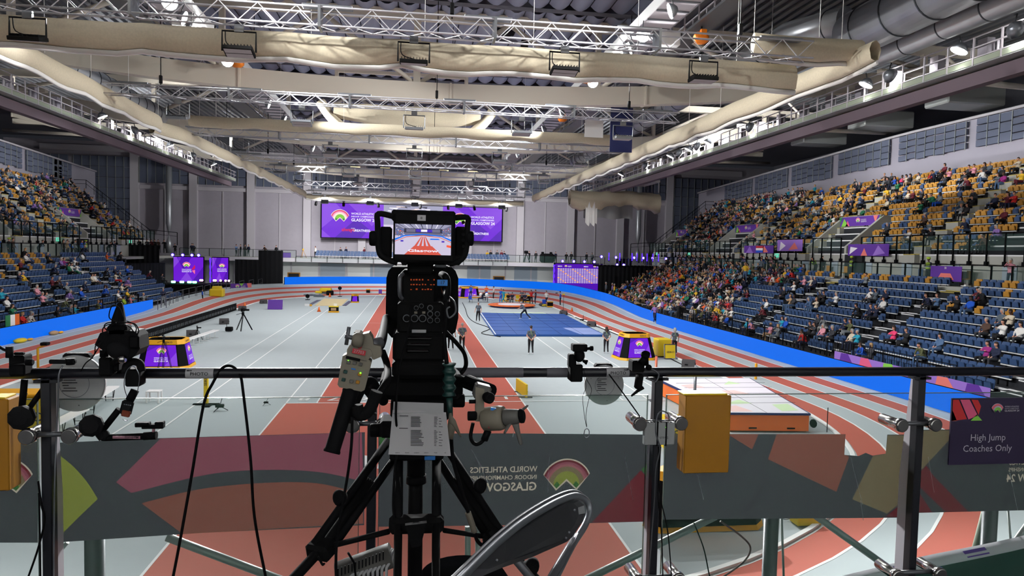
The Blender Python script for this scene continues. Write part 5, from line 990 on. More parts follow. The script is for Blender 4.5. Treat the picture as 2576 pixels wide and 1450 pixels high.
ATH = [((7.6,92.4),'blue','navy','black','relaxed',2.6,'athlete in blue tracksuit standing before the purple stand at the far infield'), ((8.25,84.7),'navy','navy','grey',0,1.2,'person in navy seated on a blue chair at the far infield table'), ((8.9,86.9),'black','black','brown',0,2.9,'person in black seated behind the two white balls'),
       ((9.6,91.5),'orange','blue','brown','folded',3.0,'athlete in orange top and blue shorts with folded arms'), ((10.4,90.0),'white','black','black','relaxed',1.6,'athlete in white top and black tights in the far infield group'), ((10.9,83.5),'teal','teal','black','walk',2.0,'athlete in pale blue kit walking in the far infield group'), ((10.65,84.2),'blue','blue','brown','relaxed',2.4,'athlete in blue trousers just behind the pale blue kit'),
       ((11.5,83.7),'black','charcoal','brown',3,2.9,'person in black crouched on the far infield bench'), ((12.0,84.0),'navy','black','black',0,2.9,'person in navy seated next to the crouched one on the far bench'), ((13.3,84.6),'red','red','black',3,2.4,'athlete in red leaning forward on the far infield bench'), ((12.95,82.3),'slate','black','grey','folded',3.1,'official in grey polo standing among the far infield athletes'),
       ((13.6,84.0),'navy','navy','brown',0,2.9,'person in navy seated behind the official in the far group'), ((14.1,82.3),'red','black','brown','camera',.3,'athlete in red vest and black shorts raising both arms'), ((14.7,82.8),'navy','navy','brown','relaxed',1.2,'athlete in navy top standing beside the red vest'),
       ((15.9,81.8),'white','navy','black','walk',2.2,'athlete in white top and navy shorts walking near the far infield edge'), ((17.3,80.5),'blue','black','black','camera',1.4,'photographer in blue bib standing on the inner lane of the far bend')]
for (x, y), top, leg, hair, kd, rz, lab in ATH:
    if 'bald' in lab: pass
    o = put_person(kd, (x, y, 0), rz, top, leg, hair, lab.replace('athlete', 'person', 1).replace('official', 'person', 1).replace('photographer', 'person', 1), None, 'crop', .028, True, shoe='shoe_white')
    if 'blue bib' in lab: extra(o, 'photo_camera', MB().box((0,.38,1.54), (.14,.1,.1), 'black', ch=.01).cyl((0,.42,1.54), (0,.6,1.54), .05, 'black'))
o = put_person('folded', (-24.1, 71.2, .25), -2.3, 'navy', 'grey', 'grey', 'person in navy bib and grey trousers with a camera beside the left board end', None, 'crop', .028, shoe='shoe_white'); extra(o, 'photo_camera', MB().box((0,.3,1.18), (.16,.1,.12), 'black', ch=.01).cyl((0,.33,1.18), (0,.62,1.18), .055, 'black'))
o = put_person('walk', (22.1, 61.2, .05), 2.3, 'purple', 'navy', 'black', 'person in lilac top and navy trousers stepping through the gap in the blue boards', None, 'crop', .022, shoe='shoe_white')
put_person('relaxed', (24.0, 64.5, .3), PI/2, 'purple', 'black', 'brown', 'person in lilac top standing behind the board near the gap', None, 'crop', .03)
put_person('relaxed', (23.7, 59.5, .3), 2.6, 'black', 'black', 'brown', 'person in black standing behind the board just after the gap', None, 'crop', .03)
o = put_person('lean', (24.0, 56.8, .3), 2.2, 'white', 'charcoal', 'grey', 'person in white with a yellow backpack at the right hand fence', None, 'crop', .03); extra(o, 'backpack', MB().box((0,-.16,1.2), (.3,.2,.42), 'yellow', ch=.06))
put_person('folded', (23.9, 53.9, .3), 1.2, 'slate', 'black', 'grey', 'person in grey polo with back turned behind the right hand fence', None, 'crop', .03)
for i, (x, top) in enumerate(((23.9,'yellow'), (24.1,'purple'), (23.8,'slate'), (24.2,'grey'))): put_person('relaxed', (x, 80.5+1.6*i, 1.0), 1.4, top, 'black', 'grey', 'person in %s standing by the far end of the right hand seats' % CN.get(top, top), None, 'crop', .04)
STW = [((34.05,41.9),'navy','black','black','folded','steward in yellow vest and helmet standing on the right concourse nearest the camera',1), ((34.05,50.1),'navy','black','black','folded','steward in yellow vest and helmet standing second along the right concourse',1), ((34.05,55.2),'black','black','black','lean','police officer in cap and yellow vest leaning on the right concourse glass',2), ((34.6,54.9),'black','black','brown','relaxed','second police officer behind the leaning one on the concourse',0),
       ((34.0,63.8),'blue','black','brown','lean','person in bright blue jacket leaning on the right concourse glass',0), ((34.0,62.8),'black','black','black','lean','person in black next to the bright blue jacket on the concourse',0), ((34.0,62.1),'rose','black','black','lean','person in pale pink leaning on the right concourse glass',0), ((34.1,61.5),'black','black','black','lean','last of three people leaning beside the bright blue jacket',0),
       ((34.0,68.6),'navy','navy','brown','relaxed','person in navy and white standing beside the one in lilac, right concourse',0), ((34.0,67.6),'purple','black','brown','lean','person in lilac leaning far over the right concourse rail',0)]
for (x, y), top, leg, hair, kd, lab, v in STW:
    lab = lab.replace('police officer', 'person').replace('steward', 'person'); o = put_person(kd, (x, y, 4.76), PI/2, top, leg, hair, lab, 'people on the right concourse', 'crop', .026, skin='skin_dark' if v == 1 else 'skin')
    if v: vestpatch(o) if kd != 'lean' else extra(o, 'safety_vest', MB().tube([(0,.0,1.08), (0,.12,1.33)], .19, 'cloth_lime', 12))
    if v == 1: hd = STAND[kd]['head']; extra(o, 'helmet', MB().ell((0,.02,1.74), (.125,.14,.09), 'cloth_lime', 12, 8))
TOPS = ['navy','grey','black','orange','yellow','charcoal','green','cream','black','denim','white','maroon','navy','brown','black','blue','rose','black']
for i in range(18):
    put_person('lean' if i % 3 else 'relaxed', (33.95+(i % 2)*.15, 71.5+i*.82+(i % 3)*.2, 4.76), PI/2+rnd.uniform(-.4,.4), TOPS[i], 'black', ['brown','black','grey','fair'][i % 4], 'person in %s at the concourse rail, %s of the far group on the right' % (CN.get(TOPS[i], TOPS[i]), (NUM+['thirteenth','fourteenth','fifteenth','sixteenth','seventeenth','eighteenth'])[i]), 'people on the right concourse', ['crop','bob'][i % 2], .04)
LC = [(69.0,'navy','lean','person in navy leaning on the left concourse rail with both arms'), (64.1,'black','relaxed','person in black with yellow cap on the left concourse'), (64.7,'brown','relaxed','person in brown beside the yellow cap, left concourse'), (62.7,'blue','relaxed','person in blue at the edge of the left concourse'), (73.3,'brown','relaxed','person in brown jacket on the left concourse, long hair'), (74.1,'tan','relaxed','person in tan beside the brown jacket, left concourse'), (74.8,'blue','lean','person in blue jacket with white lettering on the back, left concourse'),
      (75.7,'grey','relaxed','person in grey next to the lettered blue jacket, left concourse'), (77.1,'blue','relaxed','person in blue bib on the left concourse by the steward'), (77.9,'blue','relaxed','person in yellow vest and cap on the left concourse'), (83.4,'black','lean','camera operator in black on the left concourse'), (85.0,'navy','folded','person in navy standing past the camera operator, left concourse')]
for i, (y, top, kd, lab) in enumerate(LC):
    o = put_person(kd, (-34.0, y, 4.76), -PI/2 if i != 6 else PI/2, top, 'black', ['brown','black'][i % 2], lab.replace('camera operator in', 'person filming in').replace('the steward', 'the yellow vest'), 'people on the left concourse', 'long' if i == 4 else 'crop', .03)
    if i == 9: vestpatch(o)
    if i in (1, 9): extra(o, 'cap', MB().ell((0,.03,1.73), (.12,.15,.07), 'cloth_lime', 12, 6))
for i, x in enumerate((-33.9,-33.0,-32.5,-32.1,-31.7,-31.0)): put_person('lean', (x, 92.2, 5.2), PI, ['black','charcoal','maroon','black','brown','black'][i], 'black', ['black','brown'][i % 2], 'person in dark clothes leaning on the left black drape wall, %s from the left' % NUM[i], 'people above the left drape wall', 'crop', .045)
BX = [(-34,'lean','black',0), (-31.5,'walk','charcoal',0), (-25.6,'folded','denim',0), (-25.0,'relaxed','black',0), (-24.4,'relaxed','black',0), (-23.9,'relaxed','navy',0), (-21.6,'walk','brown',0), (-14.7,'relaxed','white',0), (-10.9,'lean','charcoal',0), (-10.2,'relaxed','navy',0), (-7.5,'folded','maroon',0), (11.2,'lean','yellow',0), (11.8,'relaxed','black',0), (12.8,'relaxed','charcoal',0), (13.5,'relaxed','maroon',0), (14.1,'lean','navy',0), (17.6,'camera','black',0), (18.6,'relaxed','black',0), (21.7,'folded','navy',0), (23.4,'lean','black',0), (24.2,'relaxed','black',0), (26.6,'walk','charcoal',0), (27.5,'walk','grey',0), (-20,'relaxed','black',0)]
for i, (x, kd, top, _) in enumerate(BX):
    o = put_person(kd, (x, 105.3 if abs(x) > 17 else 107.2, 4.76), PI+rnd.uniform(-1.2,1.2), top, 'black', ['black','brown'][i % 2], 'person in %s on the far balcony, %s' % (CN.get(top, top), ['by the left end','walking past the left pier','first of the group near the lit stage','second of the group near the lit stage','third of the group near the lit stage','fourth of the group near the lit stage','strolling above the black drape','at the left end of the blue seats','below the left of the big screen','beside the one below the big screen','under the screen centre','crouched right of the big camera','standing right of the big camera','under the right end of the screen','beside the right screen end','seated side of the right group','filming at the camera stand','beside the filming camera','near the railed desk','leaning by the railed desk','behind the railed desk','walking at the right end','walking last at the right end','above the drape corner'][i]), 'people on the far balcony', 'crop', .045)
put_person('folded', (-31.6, 104.9, 4.76), PI, 'navy', 'black', 'black', 'person in yellow vest on the far balcony stairs at the left', 'people on the far balcony', 'crop', .045); 
o = put_person('camera', (34.0, 35.4, 4.76), 2.0, 'rose', 'navy', 'grey', 'person with grey hair and pale pink shirt at the top of the right aisle', None, 'long', .022, female=True)
o = put_person('relaxed', (29.9, 49.9, 3.3), 2.2, 'yellow', 'denim', 'fair', 'person in bright yellow standing in an aisle of the right lower stand', None, 'long', .03) if False else put_person('relaxed', (30.8, 61.2, row_l(8)[1]), 2.2, 'yellow', 'denim', 'fair', 'person in bright yellow top standing in an aisle of the right lower stand', None, 'long', .03)
put_person('relaxed', (32.6, 61.6, row_l(9)[1]), 1.9, 'slate', 'black', 'brown', 'person in black and white jacket standing at the aisle top near the concourse glass', None, 'crop', .03)
put_person('relaxed', (-29.9, 52.4, row_l(6)[1]), -2.2, 'grey', 'denim', 'grey', 'person in grey jumper standing among the left lower seats, taller of two', None, 'crop', .03); put_person('relaxed', (-29.3, 51.6, row_l(6)[1]), -1.2, 'charcoal', 'tan', 'grey', 'person in dark grey and tan trousers standing among the left lower seats', None, 'crop', .03)
put_person('lunge', (-32.0, 72.5, row_l(9)[1]), -1.8, 'navy', 'charcoal', 'grey', 'person in navy bending down in a left lower stand aisle', None, 'crop', .03)
put_person('relaxed', (40.4, 52.4, row_u(7)[1]), 1.2, 'magenta', 'denim', 'brown', 'person in magenta standing with back turned in the upper right stand', None, 'crop', .03) if False else None
# ================================================================ THINGS ON THE INFIELD
def seiko(b, fr, size, m='ink', off=.012): b.text('SEIKO', fr, size, m, off, sx=1.15, bold=.01)
def display(x, y, rz, w0, w1, h, label, name='display_podium', logo=True):
    # tapered yellow and black podium with lit faces: bottom width w1, top width w0
    t = thing(name, (x,y,0), label, 'podium'); c, s = math.cos(rz), math.sin(rz)
    X = lambda px, py, pz: V(x+c*px-s*py, y+s*px+c*py, pz)
    def ringq(w_, z, k=.32): return [X(*q, z) for q in ((-w_/2+k*.0,-w_*.36), (w_/2,-w_*.36), (w_/2+.0,w_*.36), (-w_/2,w_*.36))]
    def oct_(w_, d, z): k = .14*w_; return [X(a, b_, z) for a, b_ in ((-w_/2+k,-d/2), (w_/2-k,-d/2), (w_/2,-d/2+k), (w_/2,d/2-k), (w_/2-k,d/2), (-w_/2+k,d/2), (-w_/2,d/2-k), (-w_/2,-d/2+k))]
    def shell(za, wa, zb, wb, m, nm, inner=False):
        b = MB(); A, B = oct_(wa, wa*.8, za), oct_(wb, wb*.8, zb); b.add(A+B, [(i, (i+1) % 8, 8+(i+1) % 8, 8+i) for i in range(8)], m)
        if inner: C_, D_ = oct_(wa*.86, wa*.66, za), oct_(wb*.86, wb*.66, zb); b.add(B+D_, [(i, (i+1) % 8, 8+(i+1) % 8, 8+i) for i in range(8)], m); b.add(C_+D_, [(i, (i+1) % 8, 8+(i+1) % 8, 8+i) for i in range(8)], 'black')
        else: b.add(A, [list(range(8))], m); b.add(B, [list(range(8))[::-1]], m)
        b.build(nm, t)
    W = lambda z: w1+(w0-w1)*z/h
    shell(0, W(0)*1.03, .14, W(.14)*1.03, 'amber', 'base_rim'); shell(.14, W(.14), h-.22, W(h-.22), 'black', 'body'); shell(h-.22, W(h-.22)*1.03, h, W(h)*1.03, 'amber', 'top_rim', True)
    for k in range(4):       # four lit faces
        a = k*PI/2; za, zb = .17, h-.25
        hw = (.5-.14) if k % 2 == 0 else (.4-.14)
        def E(u, z, o=.012):
            d = W(z)*(.4 if k % 2 == 0 else .5)+o; l = u*W(z)*hw*.92; return {0: X(l,-d,z), 1: X(d,l,z), 2: X(-l,d,z), 3: X(-d,-l,z)}[k]
        b = MB(); b.add([E(-1,za), E(1,za), E(1,zb), E(-1,zb)], [(0,1,2,3)], 'led_purple'); b.add([E(-1,zb-.3,.016), E(-.1,zb,.016), E(-1,zb,.016)], [(0,1,2)], 'led_violet'); b.add([E(1,za,.016), E(1,zb-.35,.016), E(.2,za,.016)], [(0,1,2)], 'led_lilac'); b.build('screen', t)
        o = (E(-1,za)+E(1,za)+E(1,zb)+E(-1,zb))/4; u = (E(1,.5)-E(-1,.5)).normalized(); v = ((E(0,zb)-E(0,za))).normalized(); b = MB()
        if logo: emblem(b, (o+v*(h*.10), u, v), h*.16, .03); masthead(b, (o-u*h*.23-v*h*.14, u, v), h*.105, 'led_white', .03)
        b.build('championship_logo', t); b = MB(); z = h-.11; o2 = (E(-1,z,.03)+E(1,z,.03))/2; seiko(b, (o2+u*W(h)*hw*.45, u, v), .13); 
        if k % 2: seiko(b, (o2-u*W(h)*hw*.2, u, v), .13)
        b.build('lettering', t)
    return t
display(13.3, 40.3, .10, 1.55, 2.35, 1.55, 'yellow rimmed podium with purple logo screens near the high jump mat')
display(-12.5, 37.4, .05, 1.85, 2.45, 1.45, 'yellow rimmed podium with purple logo screen behind a small broadcast camera'); 
t = display(-6.75, 82.3, .0, .75, .9, 1.0, 'small tapered podium beside the sand pit', logo=False)
display(7.4, 93.6, .2, 2.2, 2.7, 1.5, 'far purple podium behind the infield athletes')
# purple A board, cones, score boxes
t = thing('sign_board', (-13.75,71.8,0), 'white edged purple logo board standing alone on the left infield', 'sign'); MB().prism([(0,0), (1.42,0), (1.42,1.0), (0,1.0)], ((-14.45,71.8,0), (1,0,0), (0,.28,.96)), .04, 'print_purple').prism([(0,0), (1.42,0), (1.42,1.0), (0,1.0)], ((-14.45,72.5,0), (1,0,0), (0,-.38,.93)), .04, 'print_white').build('panel', t)
b = MB(); fr = (V(-13.75,71.97,.62), V(1,0,0), V(0,.28,.96)); emblem(b, (fr[0], fr[1], fr[2]), .36, .012, False); masthead(b, (V(-14.2,71.88,.26), fr[1], fr[2]), .21, 'print_white', .012); b.build('championship_logo', t)
t = thing('side_panel', (-13,71.8,0), None, None) if False else None
for (x, y, l) in ((-9.2,69.95,'small orange cone on the grey runway before the sand pit'), (-10.65,91.2,'small orange cone behind the sand pit near the yellow cart'), (-17.2,74.2,'small orange cone at the end of the black hurdle row'), (16.9,72.6,'small orange cone by the right kerb of the infield')):
    b = MB(); b.lathe((x,y,.03), (0,0,1), [(.17,0), (.10,.22), (.03,.46)], 'orange', 12); b.box((x,y,.015), (.36,.36,.03), 'orange'); tag(b.build('traffic_cone'), l, 'cone')
def wedge(x, y, rz, label, s=1.0):
    t = thing('stage_monitor', (x,y,0), label, 'speaker', rz=rz); b = MB()
    for sx in (-1, 1): pass
    b.prism([(-.32*s,0), (.30*s,0), (.34*s,.10*s), (.02*s,.46*s), (-.26*s,.36*s)], ((-.36*s,0,0), (0,1,0), (0,0,1)), .72*s, 'plastic_dark'); o = b.build('cabinet', loc=(0,0,0)); o.parent = t
    b = MB(); b.poly([(0,0), (.66*s,0), (.66*s,.42*s), (0,.42*s)], ((-.33*s,.33*s,.12*s), (1,0,0), (0,-.66,.75)), 'black', -.012); b.box((-.1*s,-.33*s,.2*s), (.16*s,.02,.06*s), 'black'); b.box((.37*s,0,.2*s), (.03,.2*s,.1*s), 'black', ch=.01); o = b.build('grille', loc=(0,0,0)); o.parent = t
mat('plastic_dark', (58,56,58), .6)
for (x, y, rz, l) in ((-16.4,79.3,.4,'small dark wedge loudspeaker on the left kerb beyond the purple board'), (-16.5,70.2,.3,'dark wedge loudspeaker below the cone at the hurdle row end'), (-15.0,57.9,.3,'dark wedge loudspeaker on the left infield behind the tripod camera'), (-15.0,49.8,.3,'dark wedge loudspeaker beside the long white bench'), (15.4,36.9,-.5,'dark wedge loudspeaker by the kerb near the high jump mat'), (15.2,69.0,-.5,'dark wedge loudspeaker at the right edge of the far infield'), (15.3,58.1,-.5,'dark wedge loudspeaker right of the blue mat')): wedge(x, y, rz, l, 1.0)
# hurdle row on the left kerb
t = thing('stacked_hurdle_row', (-17.1,46,0), 'long black row of upright kit standing along the left kerb of the track', 'rack')
for i in range(96):
    y = 42.5+i*.29; b = MB(); b.box((-17.05,y,.42), (.05,.21,.62), 'black', ch=.01); b.box((-17.12,y,.08), (.30,.05,.05), 'black'); b.box((-17.0,y+.06,.35), (.03,.05,.22), 'chrome' if i % 3 == 0 else 'steel_grey'); b.build('upright', t)
# benches
def bench(x0, y0, x1, y1, label, legs, wd=.42, fold=True):
    t = thing('white_bench', (x0,y0,0), label, 'bench', None); a, c = V(x0,y0,.45), V(x1,y1,.45); u = (c-a).normalized(); n = V(-u.y,u.x,0)
    b = MB(); b.prism([(0,-wd/2), ((c-a).length,-wd/2), ((c-a).length,wd/2), (0,wd/2)], (a, u, n), .05, 'white'); b.build('seat_top', t)
    for i in range(legs):
        p = a+u*((c-a).length*(i+.3)/(legs-.4)); b = MB()
        if fold:
            for s in (-1, 1): b.tube([p+n*s*wd*.4, p+n*s*wd*.3+u*.12+V(0,0,-.45)], .014, 'black', 5); b.tube([p+n*s*wd*.4+u*.2, p+n*s*wd*.3+u*.1+V(0,0,-.45)], .014, 'black', 5)
            b.tube([p+n*wd*.35+u*.1+V(0,0,-.3), p-n*wd*.35+u*.1+V(0,0,-.3)], .012, 'black', 5)
        else: b.tube([p, p+V(0,0,-.44)], .025, 'white', 6); b.box(p+V(0,0,-.435), (.5,.06,.03), 'white')
        b.build('leg', t)
bench(-13.75, 43.3, -13.35, 49.6, 'long white bench on T shaped legs beside the left kit row', 7, fold=False)
bench(-11.6, 26.2, -11.95, 29.7, 'white folding bench seen below the handrail on the left, farther of two', 2); bench(-11.25, 23.3, -11.3, 25.6, 'white folding bench below the handrail on the left, nearer of two', 2)
t = thing('white_box_frame', (-10.1,28.8,0), 'small square white stool frame on the grey infield', 'stool'); MB().box((-10.1,28.8,.46), (.5,.4,.04), 'white').build('seat_top', t)
for sx in (-1, 1):
    for sy in (-1, 1): MB().box((-10.1+sx*.22,28.8+sy*.17,.23), (.05,.05,.44), 'white').build('leg', t)
# broadcast tripod camera left
def tripod_cam(x, y, h, label, rz=0.0, s=1.0, m='black'):
    t = thing('tripod_camera', (x,y,0), label, 'video camera'); 
    for k in range(3):
        a = rz+k*2*PI/3+.5; b = MB(); p = V(x+.62*s*math.cos(a), y+.62*s*math.sin(a), .02); q = V(x+.05*math.cos(a), y+.05*math.sin(a), h-.35*s); b.tube([p, q], .024*s, m, 6); b.tube([p+V(.05,0,.0), q+V(.05,0,0)], .018*s, m, 6); b.build('leg', t)
    MB().box((x,y,h-.26*s), (.16*s,.16*s,.22*s), m, ch=.02).build('fluid_head', t); b = MB(); b.box((x,y,h), (.20*s,.46*s,.24*s), m, Matrix.Rotation(rz, 3, 'Z'), .03); b.build('camera_body', t)
    d = Matrix.Rotation(rz, 3, 'Z') @ V(.28*s, 0, 0); MB().cyl(V(x,y,h), V(x,y,h)+d*1.5, .07*s, m, n=10).build('lens', t); MB().box((x-.02,y-.02,h+.2*s), (.05,.3*s,.05), m).build('carry_handle', t); MB().tube([(x,y,h-.2*s), V(x,y,h-.35*s)-d*1.6], .016*s, m, 5).build('pan_bar', t)
    return t
tripod_cam(-12.5, 53.4, 1.55, 'broadcast camera on tall tripod standing on the left infield', 0, 1.05); tag(MB().box((-13.3,52.7,.2), (.5,.35,.32), 'black', ch=.05).box((-13.5,52.8,.45), (.03,.03,.3), 'black').build('camera_battery_pack'), 'black kit pack on the floor beside the tall tripod camera', 'bag')
tripod_cam(-14.0, 47.6, .85, 'small white faced monitor camera on a low tripod near the long bench', .3, .55)
t = tripod_cam(-11.9, 35.2, 1.75, 'small broadcast camera on a stand before the left purple podium', .2, .62)
# sand pit kit
b = MB(); b.box((-11.5,94.0,.75), (1.5,1.1,.5), 'yellow', ch=.12); b.box((-12.4,93.8,.45), (.9,.6,.3), 'yellow', ch=.1); b.box((-10.9,93.4,.4), (.9,.7,.6), 'black', ch=.1); tag(b.build('equipment_cart'), 'yellow and black equipment cart behind the sand pit', 'cart')
G_ = [[V(-15.0+i*.3,91.0+j*.5,.04+.28*abs(math.sin(i*.9+j))*(1 if 0 < j < 3 and 0 < i < 12 else 0)) for i in range(13)] for j in range(4)]; o = tag(MB().grid(G_, 'cloth_slate', True).build('folded_cover'), 'crumpled dark blue grey cover lying left of the yellow cart', 'cover')
t = thing('results_box', (-7.7,69.1,0), 'low yellow and black results box at the head of the runway', 'scoreboard'); MB().box((-7.7,69.2,.07), (1.0,.5,.14), 'amber', ch=.02).build('base_rim', t); MB().box((-7.7,69.2,.33), (.9,.44,.42), 'black', ch=.02).build('body', t); MB().box((-7.7,69.2,.58), (.96,.48,.1), 'yellow', ch=.02).build('top_rim', t); MB().box((-7.7,68.97,.33), (.5,.02,.26), 'tan').build('screen', t); MB().box((-7.55,69.2,.75), (.34,.06,.24), 'white').build('number_card', t)
tag(MB().box((-11.3,76.4,.12), (.5,.2,.24), 'white').box((-10.9,76.4,.1), (.2,.2,.2), 'amber', ch=.03).build('marker_box'), 'white marker with yellow block at the near left corner of the sand pit', 'marker')
for (x, y, l) in ((-9.5,92.2,'black fan shaped lamp on a stand behind the sand pit'), (-12.6,85.6,'small dark camera on the floor left of the sand pit')):
    b = MB(); b.box((x,y,.03), (.5,.5,.06), 'black'); b.cyl((x,y,.05), (x,y,.9 if x > -10 else .35), .025, 'black'); b.lathe((x,y,1.1 if x > -10 else .45), (0,-1,.1), [(.05,-.15), (.24,0), (.24,.2)], 'black', 12); tag(b.build('floor_unit'), l, 'lamp' if x > -10 else 'camera')
tag(MB().box((-6.2,96.9,.35), (.5,.4,.6), 'black', ch=.05).box((-6.2,96.9,.72), (.55,.45,.14), 'amber', ch=.03).build('timing_box'), 'black and amber timing box at the end of the sprint straight', 'box'); tag(MB().box((-4.5,95.9,.5), (.45,.08,.6), 'print_purple').box((-4.5,96,.1), (.3,.3,.2), 'amber').build('lane_sign'), 'small purple sign panel at the far end of the sprint lanes', 'sign')
# LED posts, sign boards near the start line
t = thing('seiko_board', (4.8,29.8,0), 'low yellow lettered board leaning on the floor beside lane one', 'sign'); MB().prism([(0,0), (1.55,0), (1.55,.55), (0,.55)], ((4.72,30.6,.04), (.13,-.99,0), (0,0,1)), .09, 'yellow').build('panel', t); b = MB(); seiko(b, ((4.78,29.83,.32), (.13,-.99,0), (0,0,1)), .42, 'ink', -.01); seiko(b, ((4.88,29.85,.32), (-.13,.99,0), (0,0,1)), .42, 'ink', -.012); b.build('lettering', t)
for yy in (30.4, 29.2): MB().box((4.85,yy,.02), (.6,.12,.04), 'steel_dark').build('foot', t)
t = thing('measuring_post', (-8.0,28.3,0), 'tall slim yellow post with black lettering standing on the left infield', 'post'); MB().box((-8.0,28.3,.68), (.17,.12,1.25), 'yellow', ch=.02).build('post', t); b = MB(); b.text('SEIKO', ((-8.0,28.23,.95), (0,0,1), (-1,0,0)), .14, 'ink', 0, bold=.01); b.build('lettering', t); MB().box((-8.0,28.3,.03), (1.0,.16,.05), 'black', ch=.02).box((-7.9,28.1,.03), (.3,.5,.05), 'black').build('foot', t)
for (x, y, s, l) in ((-7.2,27.2,1.0,'small dark camera slider standing low on the left infield'), (-5.7,28.1,.6,'tiny dark camera on a mini tripod beside the sprint lanes')):
    b = MB(); b.box((x,y,.2*s), (.3*s,.16*s,.12*s), 'black', ch=.02)
    for k in range(3): b.tube([(x,y,.2*s), (x+.3*s*math.cos(k*2.1), y+.3*s*math.sin(k*2.1), .02)], .015*s, 'black', 5)
    b.tube([(x,y,.2*s), (x+.1,y,.55*s)], .012*s, 'black', 5); tag(b.build('mini_camera'), l, 'camera')
# yellow case trolley near the standing official
t = thing('yellow_case', (15.5,40.6,0), 'bright yellow flight case with a lettered panel beside the short official', 'case'); MB().box((15.35,41.0,.60), (.86,.9,1.06), 'yellow', ch=.04).build('body', t); MB().box((15.45,39.95,.46), (.72,.10,.90), 'chrome', Matrix.Rotation(-.1, 3, 'X')).build('front_frame', t); MB().box((15.45,39.89,.46), (.62,.06,.80), 'yellow', Matrix.Rotation(-.1, 3, 'X')).build('front_panel', t); b = MB(); seiko(b, ((15.45,39.84,.44), (1,0,0), (0,0,1)), .16, 'ink', 0); b.build('lettering', t)
for sx in (-.4, .4): MB().cyl((15.32+sx*.8,40.8,.07), (15.38+sx*.8,40.8,.07), .07, 'black').build('wheel', t)
# blue landing mat and rings
t = thing('blue_mat', (10.5,60,0), 'large blue landing mat of joined panels across the right infield', 'mat'); b = MB(); b.prism([(6.0,50.7), (14.5,50.9), (15.1,68.4), (6.6,69.1)], ((0,0,.012), (1,0,0), (0,1,0)), .13, 'mat_blue'); b.build('mat_surface', t); b = MB()
for i in range(1, 7):
    ya = 50.8+i*2.6; b.box((10.45+.03*i,ya,.146), (8.5,.045,.012), 'navy')
for i in range(1, 5): b.tube([(6.0+1.7*i,50.8,.145), (6.6+1.7*i,68.9,.145)], .012, 'navy', 4)
b.build('seam_lines', t); b = MB(); b.poly([(12.6,51.1), (14.4,51.1), (14.5,55.6), (12.2,55.6)], ((0,0,.147), (1,0,0), (0,1,0)), 'mat_light'); b.poly([(6.05,50.75), (6.12,50.75), (6.75,68.9), (6.65,68.9)], ((0,0,.149), (1,0,0), (0,1,0)), 'line_white'); b.poly([(7.3,61.3), (14.0,62.4), (14.0,62.5), (7.3,61.4)], ((0,0,.149), (1,0,0), (0,1,0)), 'mat_light'); b.build('pale_patch', t); MB().box((10.3,50.85,.08), (8.6,.06,.14), 'mat_blue').build('front_edge', t)
t = thing('throwing_circle', (11.2,78.4,0), 'raised orange and white oval platform with blue edge among the far athletes', 'platform'); b = MB(); b.lathe((11.2,78.4,.02), (0,0,1), [(2.5,0), (2.4,.16)], 'navy', 28); b.build('base', t); MB().lathe((11.2,78.6,.19), (0,0,1), [(2.75,0), (2.7,.08)], 'orange', 28).build('rim', t); MB().lathe((11.2,78.6,.28), (0,0,1), [(1.6,0), (1.58,.03)], 'print_white', 28).build('centre', t)
bench(9.2, 84.9, 14.2, 84.9, 'white bench where the far athletes sit', 5, fold=False)
t = thing('officials_table', (7.9,85.4,0), 'pale table with two white balls and papers at the far infield', 'table'); MB().box((8.0,85.4,.72), (2.6,.7,.05), 'white').build('tabletop', t)
for sx in (-1.1, 1.1): MB().box((8.0+sx,85.4,.36), (.06,.6,.7), 'steel_grey').build('leg', t)
for i, x in enumerate((8.3, 9.0)): tag(MB().ell((x,85.4,.96), (.21,.21,.21), 'white', 14, 10).build('white_ball'), 'white ball on the far infield table, %s one' % ['left','right'][i], 'ball')
tag(MB().box((7.5,85.3,.8), (.5,.2,.1), 'red_plain').box((7.5,85.4,.88), (.25,.2,.14), 'white').build('tray'), 'red tray with papers on the far infield table', 'tray')
for (x, y, l) in ((6.9,84.0,'blue chair at the left end of the far table'), (15.1,78.8,'small blue folding chair near the right kerb')):
    t = thing('plastic_chair', (x,y,0), l, 'chair'); MB().box((x,y,.42), (.42,.42,.04), 'blue_plain', ch=.01).build('seat', t); MB().box((x-.05,y+.2,.66), (.42,.04,.4), 'blue_plain', ch=.01).build('backrest', t)
    for sx in (-1, 1):
        for sy in (-1, 1): MB().tube([(x+sx*.17,y+sy*.17,.41), (x+sx*.2,y+sy*.2,.0)], .012, 'steel_grey', 5).build('leg', t)
for (x, y, s, l) in ((14.2,86.2,1.2,'yellow and black box just right of the athlete in navy'), (15.7,78.6,.9,'black box with yellow rim by the bags near the photographer'), (11.5,87.2,1.3,'yellow case behind the athlete leaning forward'), (13.4,87.6,1.1,'yellow case behind the red vest')):
    tag(MB().box((x,y,.08), (.8*s,.5*s,.14), 'amber', ch=.02).box((x,y,.4*s), (.7*s,.42*s,.5*s), 'black' if 'black' in l else 'yellow', ch=.03).box((x,y,.7*s), (.76*s,.46*s,.1*s), 'amber', ch=.02).build('kit_box'), l, 'box')
tag(MB().ell((15.1,80.0,.2), (.5,.3,.22), 'plastic_dark', 10, 6).ell((15.3,79.6,.13), (.4,.2,.14), 'yellow', 10, 6).build('kit_bag'), 'dark bag with yellow straps on the floor near the walking athlete in white', 'bag')
t = thing('wind_gauge', (16.4,74.6,0), 'thin black stand with a small yellow head by the right kerb', 'stand'); MB().cyl((16.4,74.6,0), (16.4,74.6,1.7), .02, 'black').build('pole', t); MB().box((16.4,74.6,1.76), (.3,.12,.14), 'yellow', ch=.02).build('head', t); MB().box((16.4,74.6,.02), (.6,.4,.04), 'black').build('base', t)
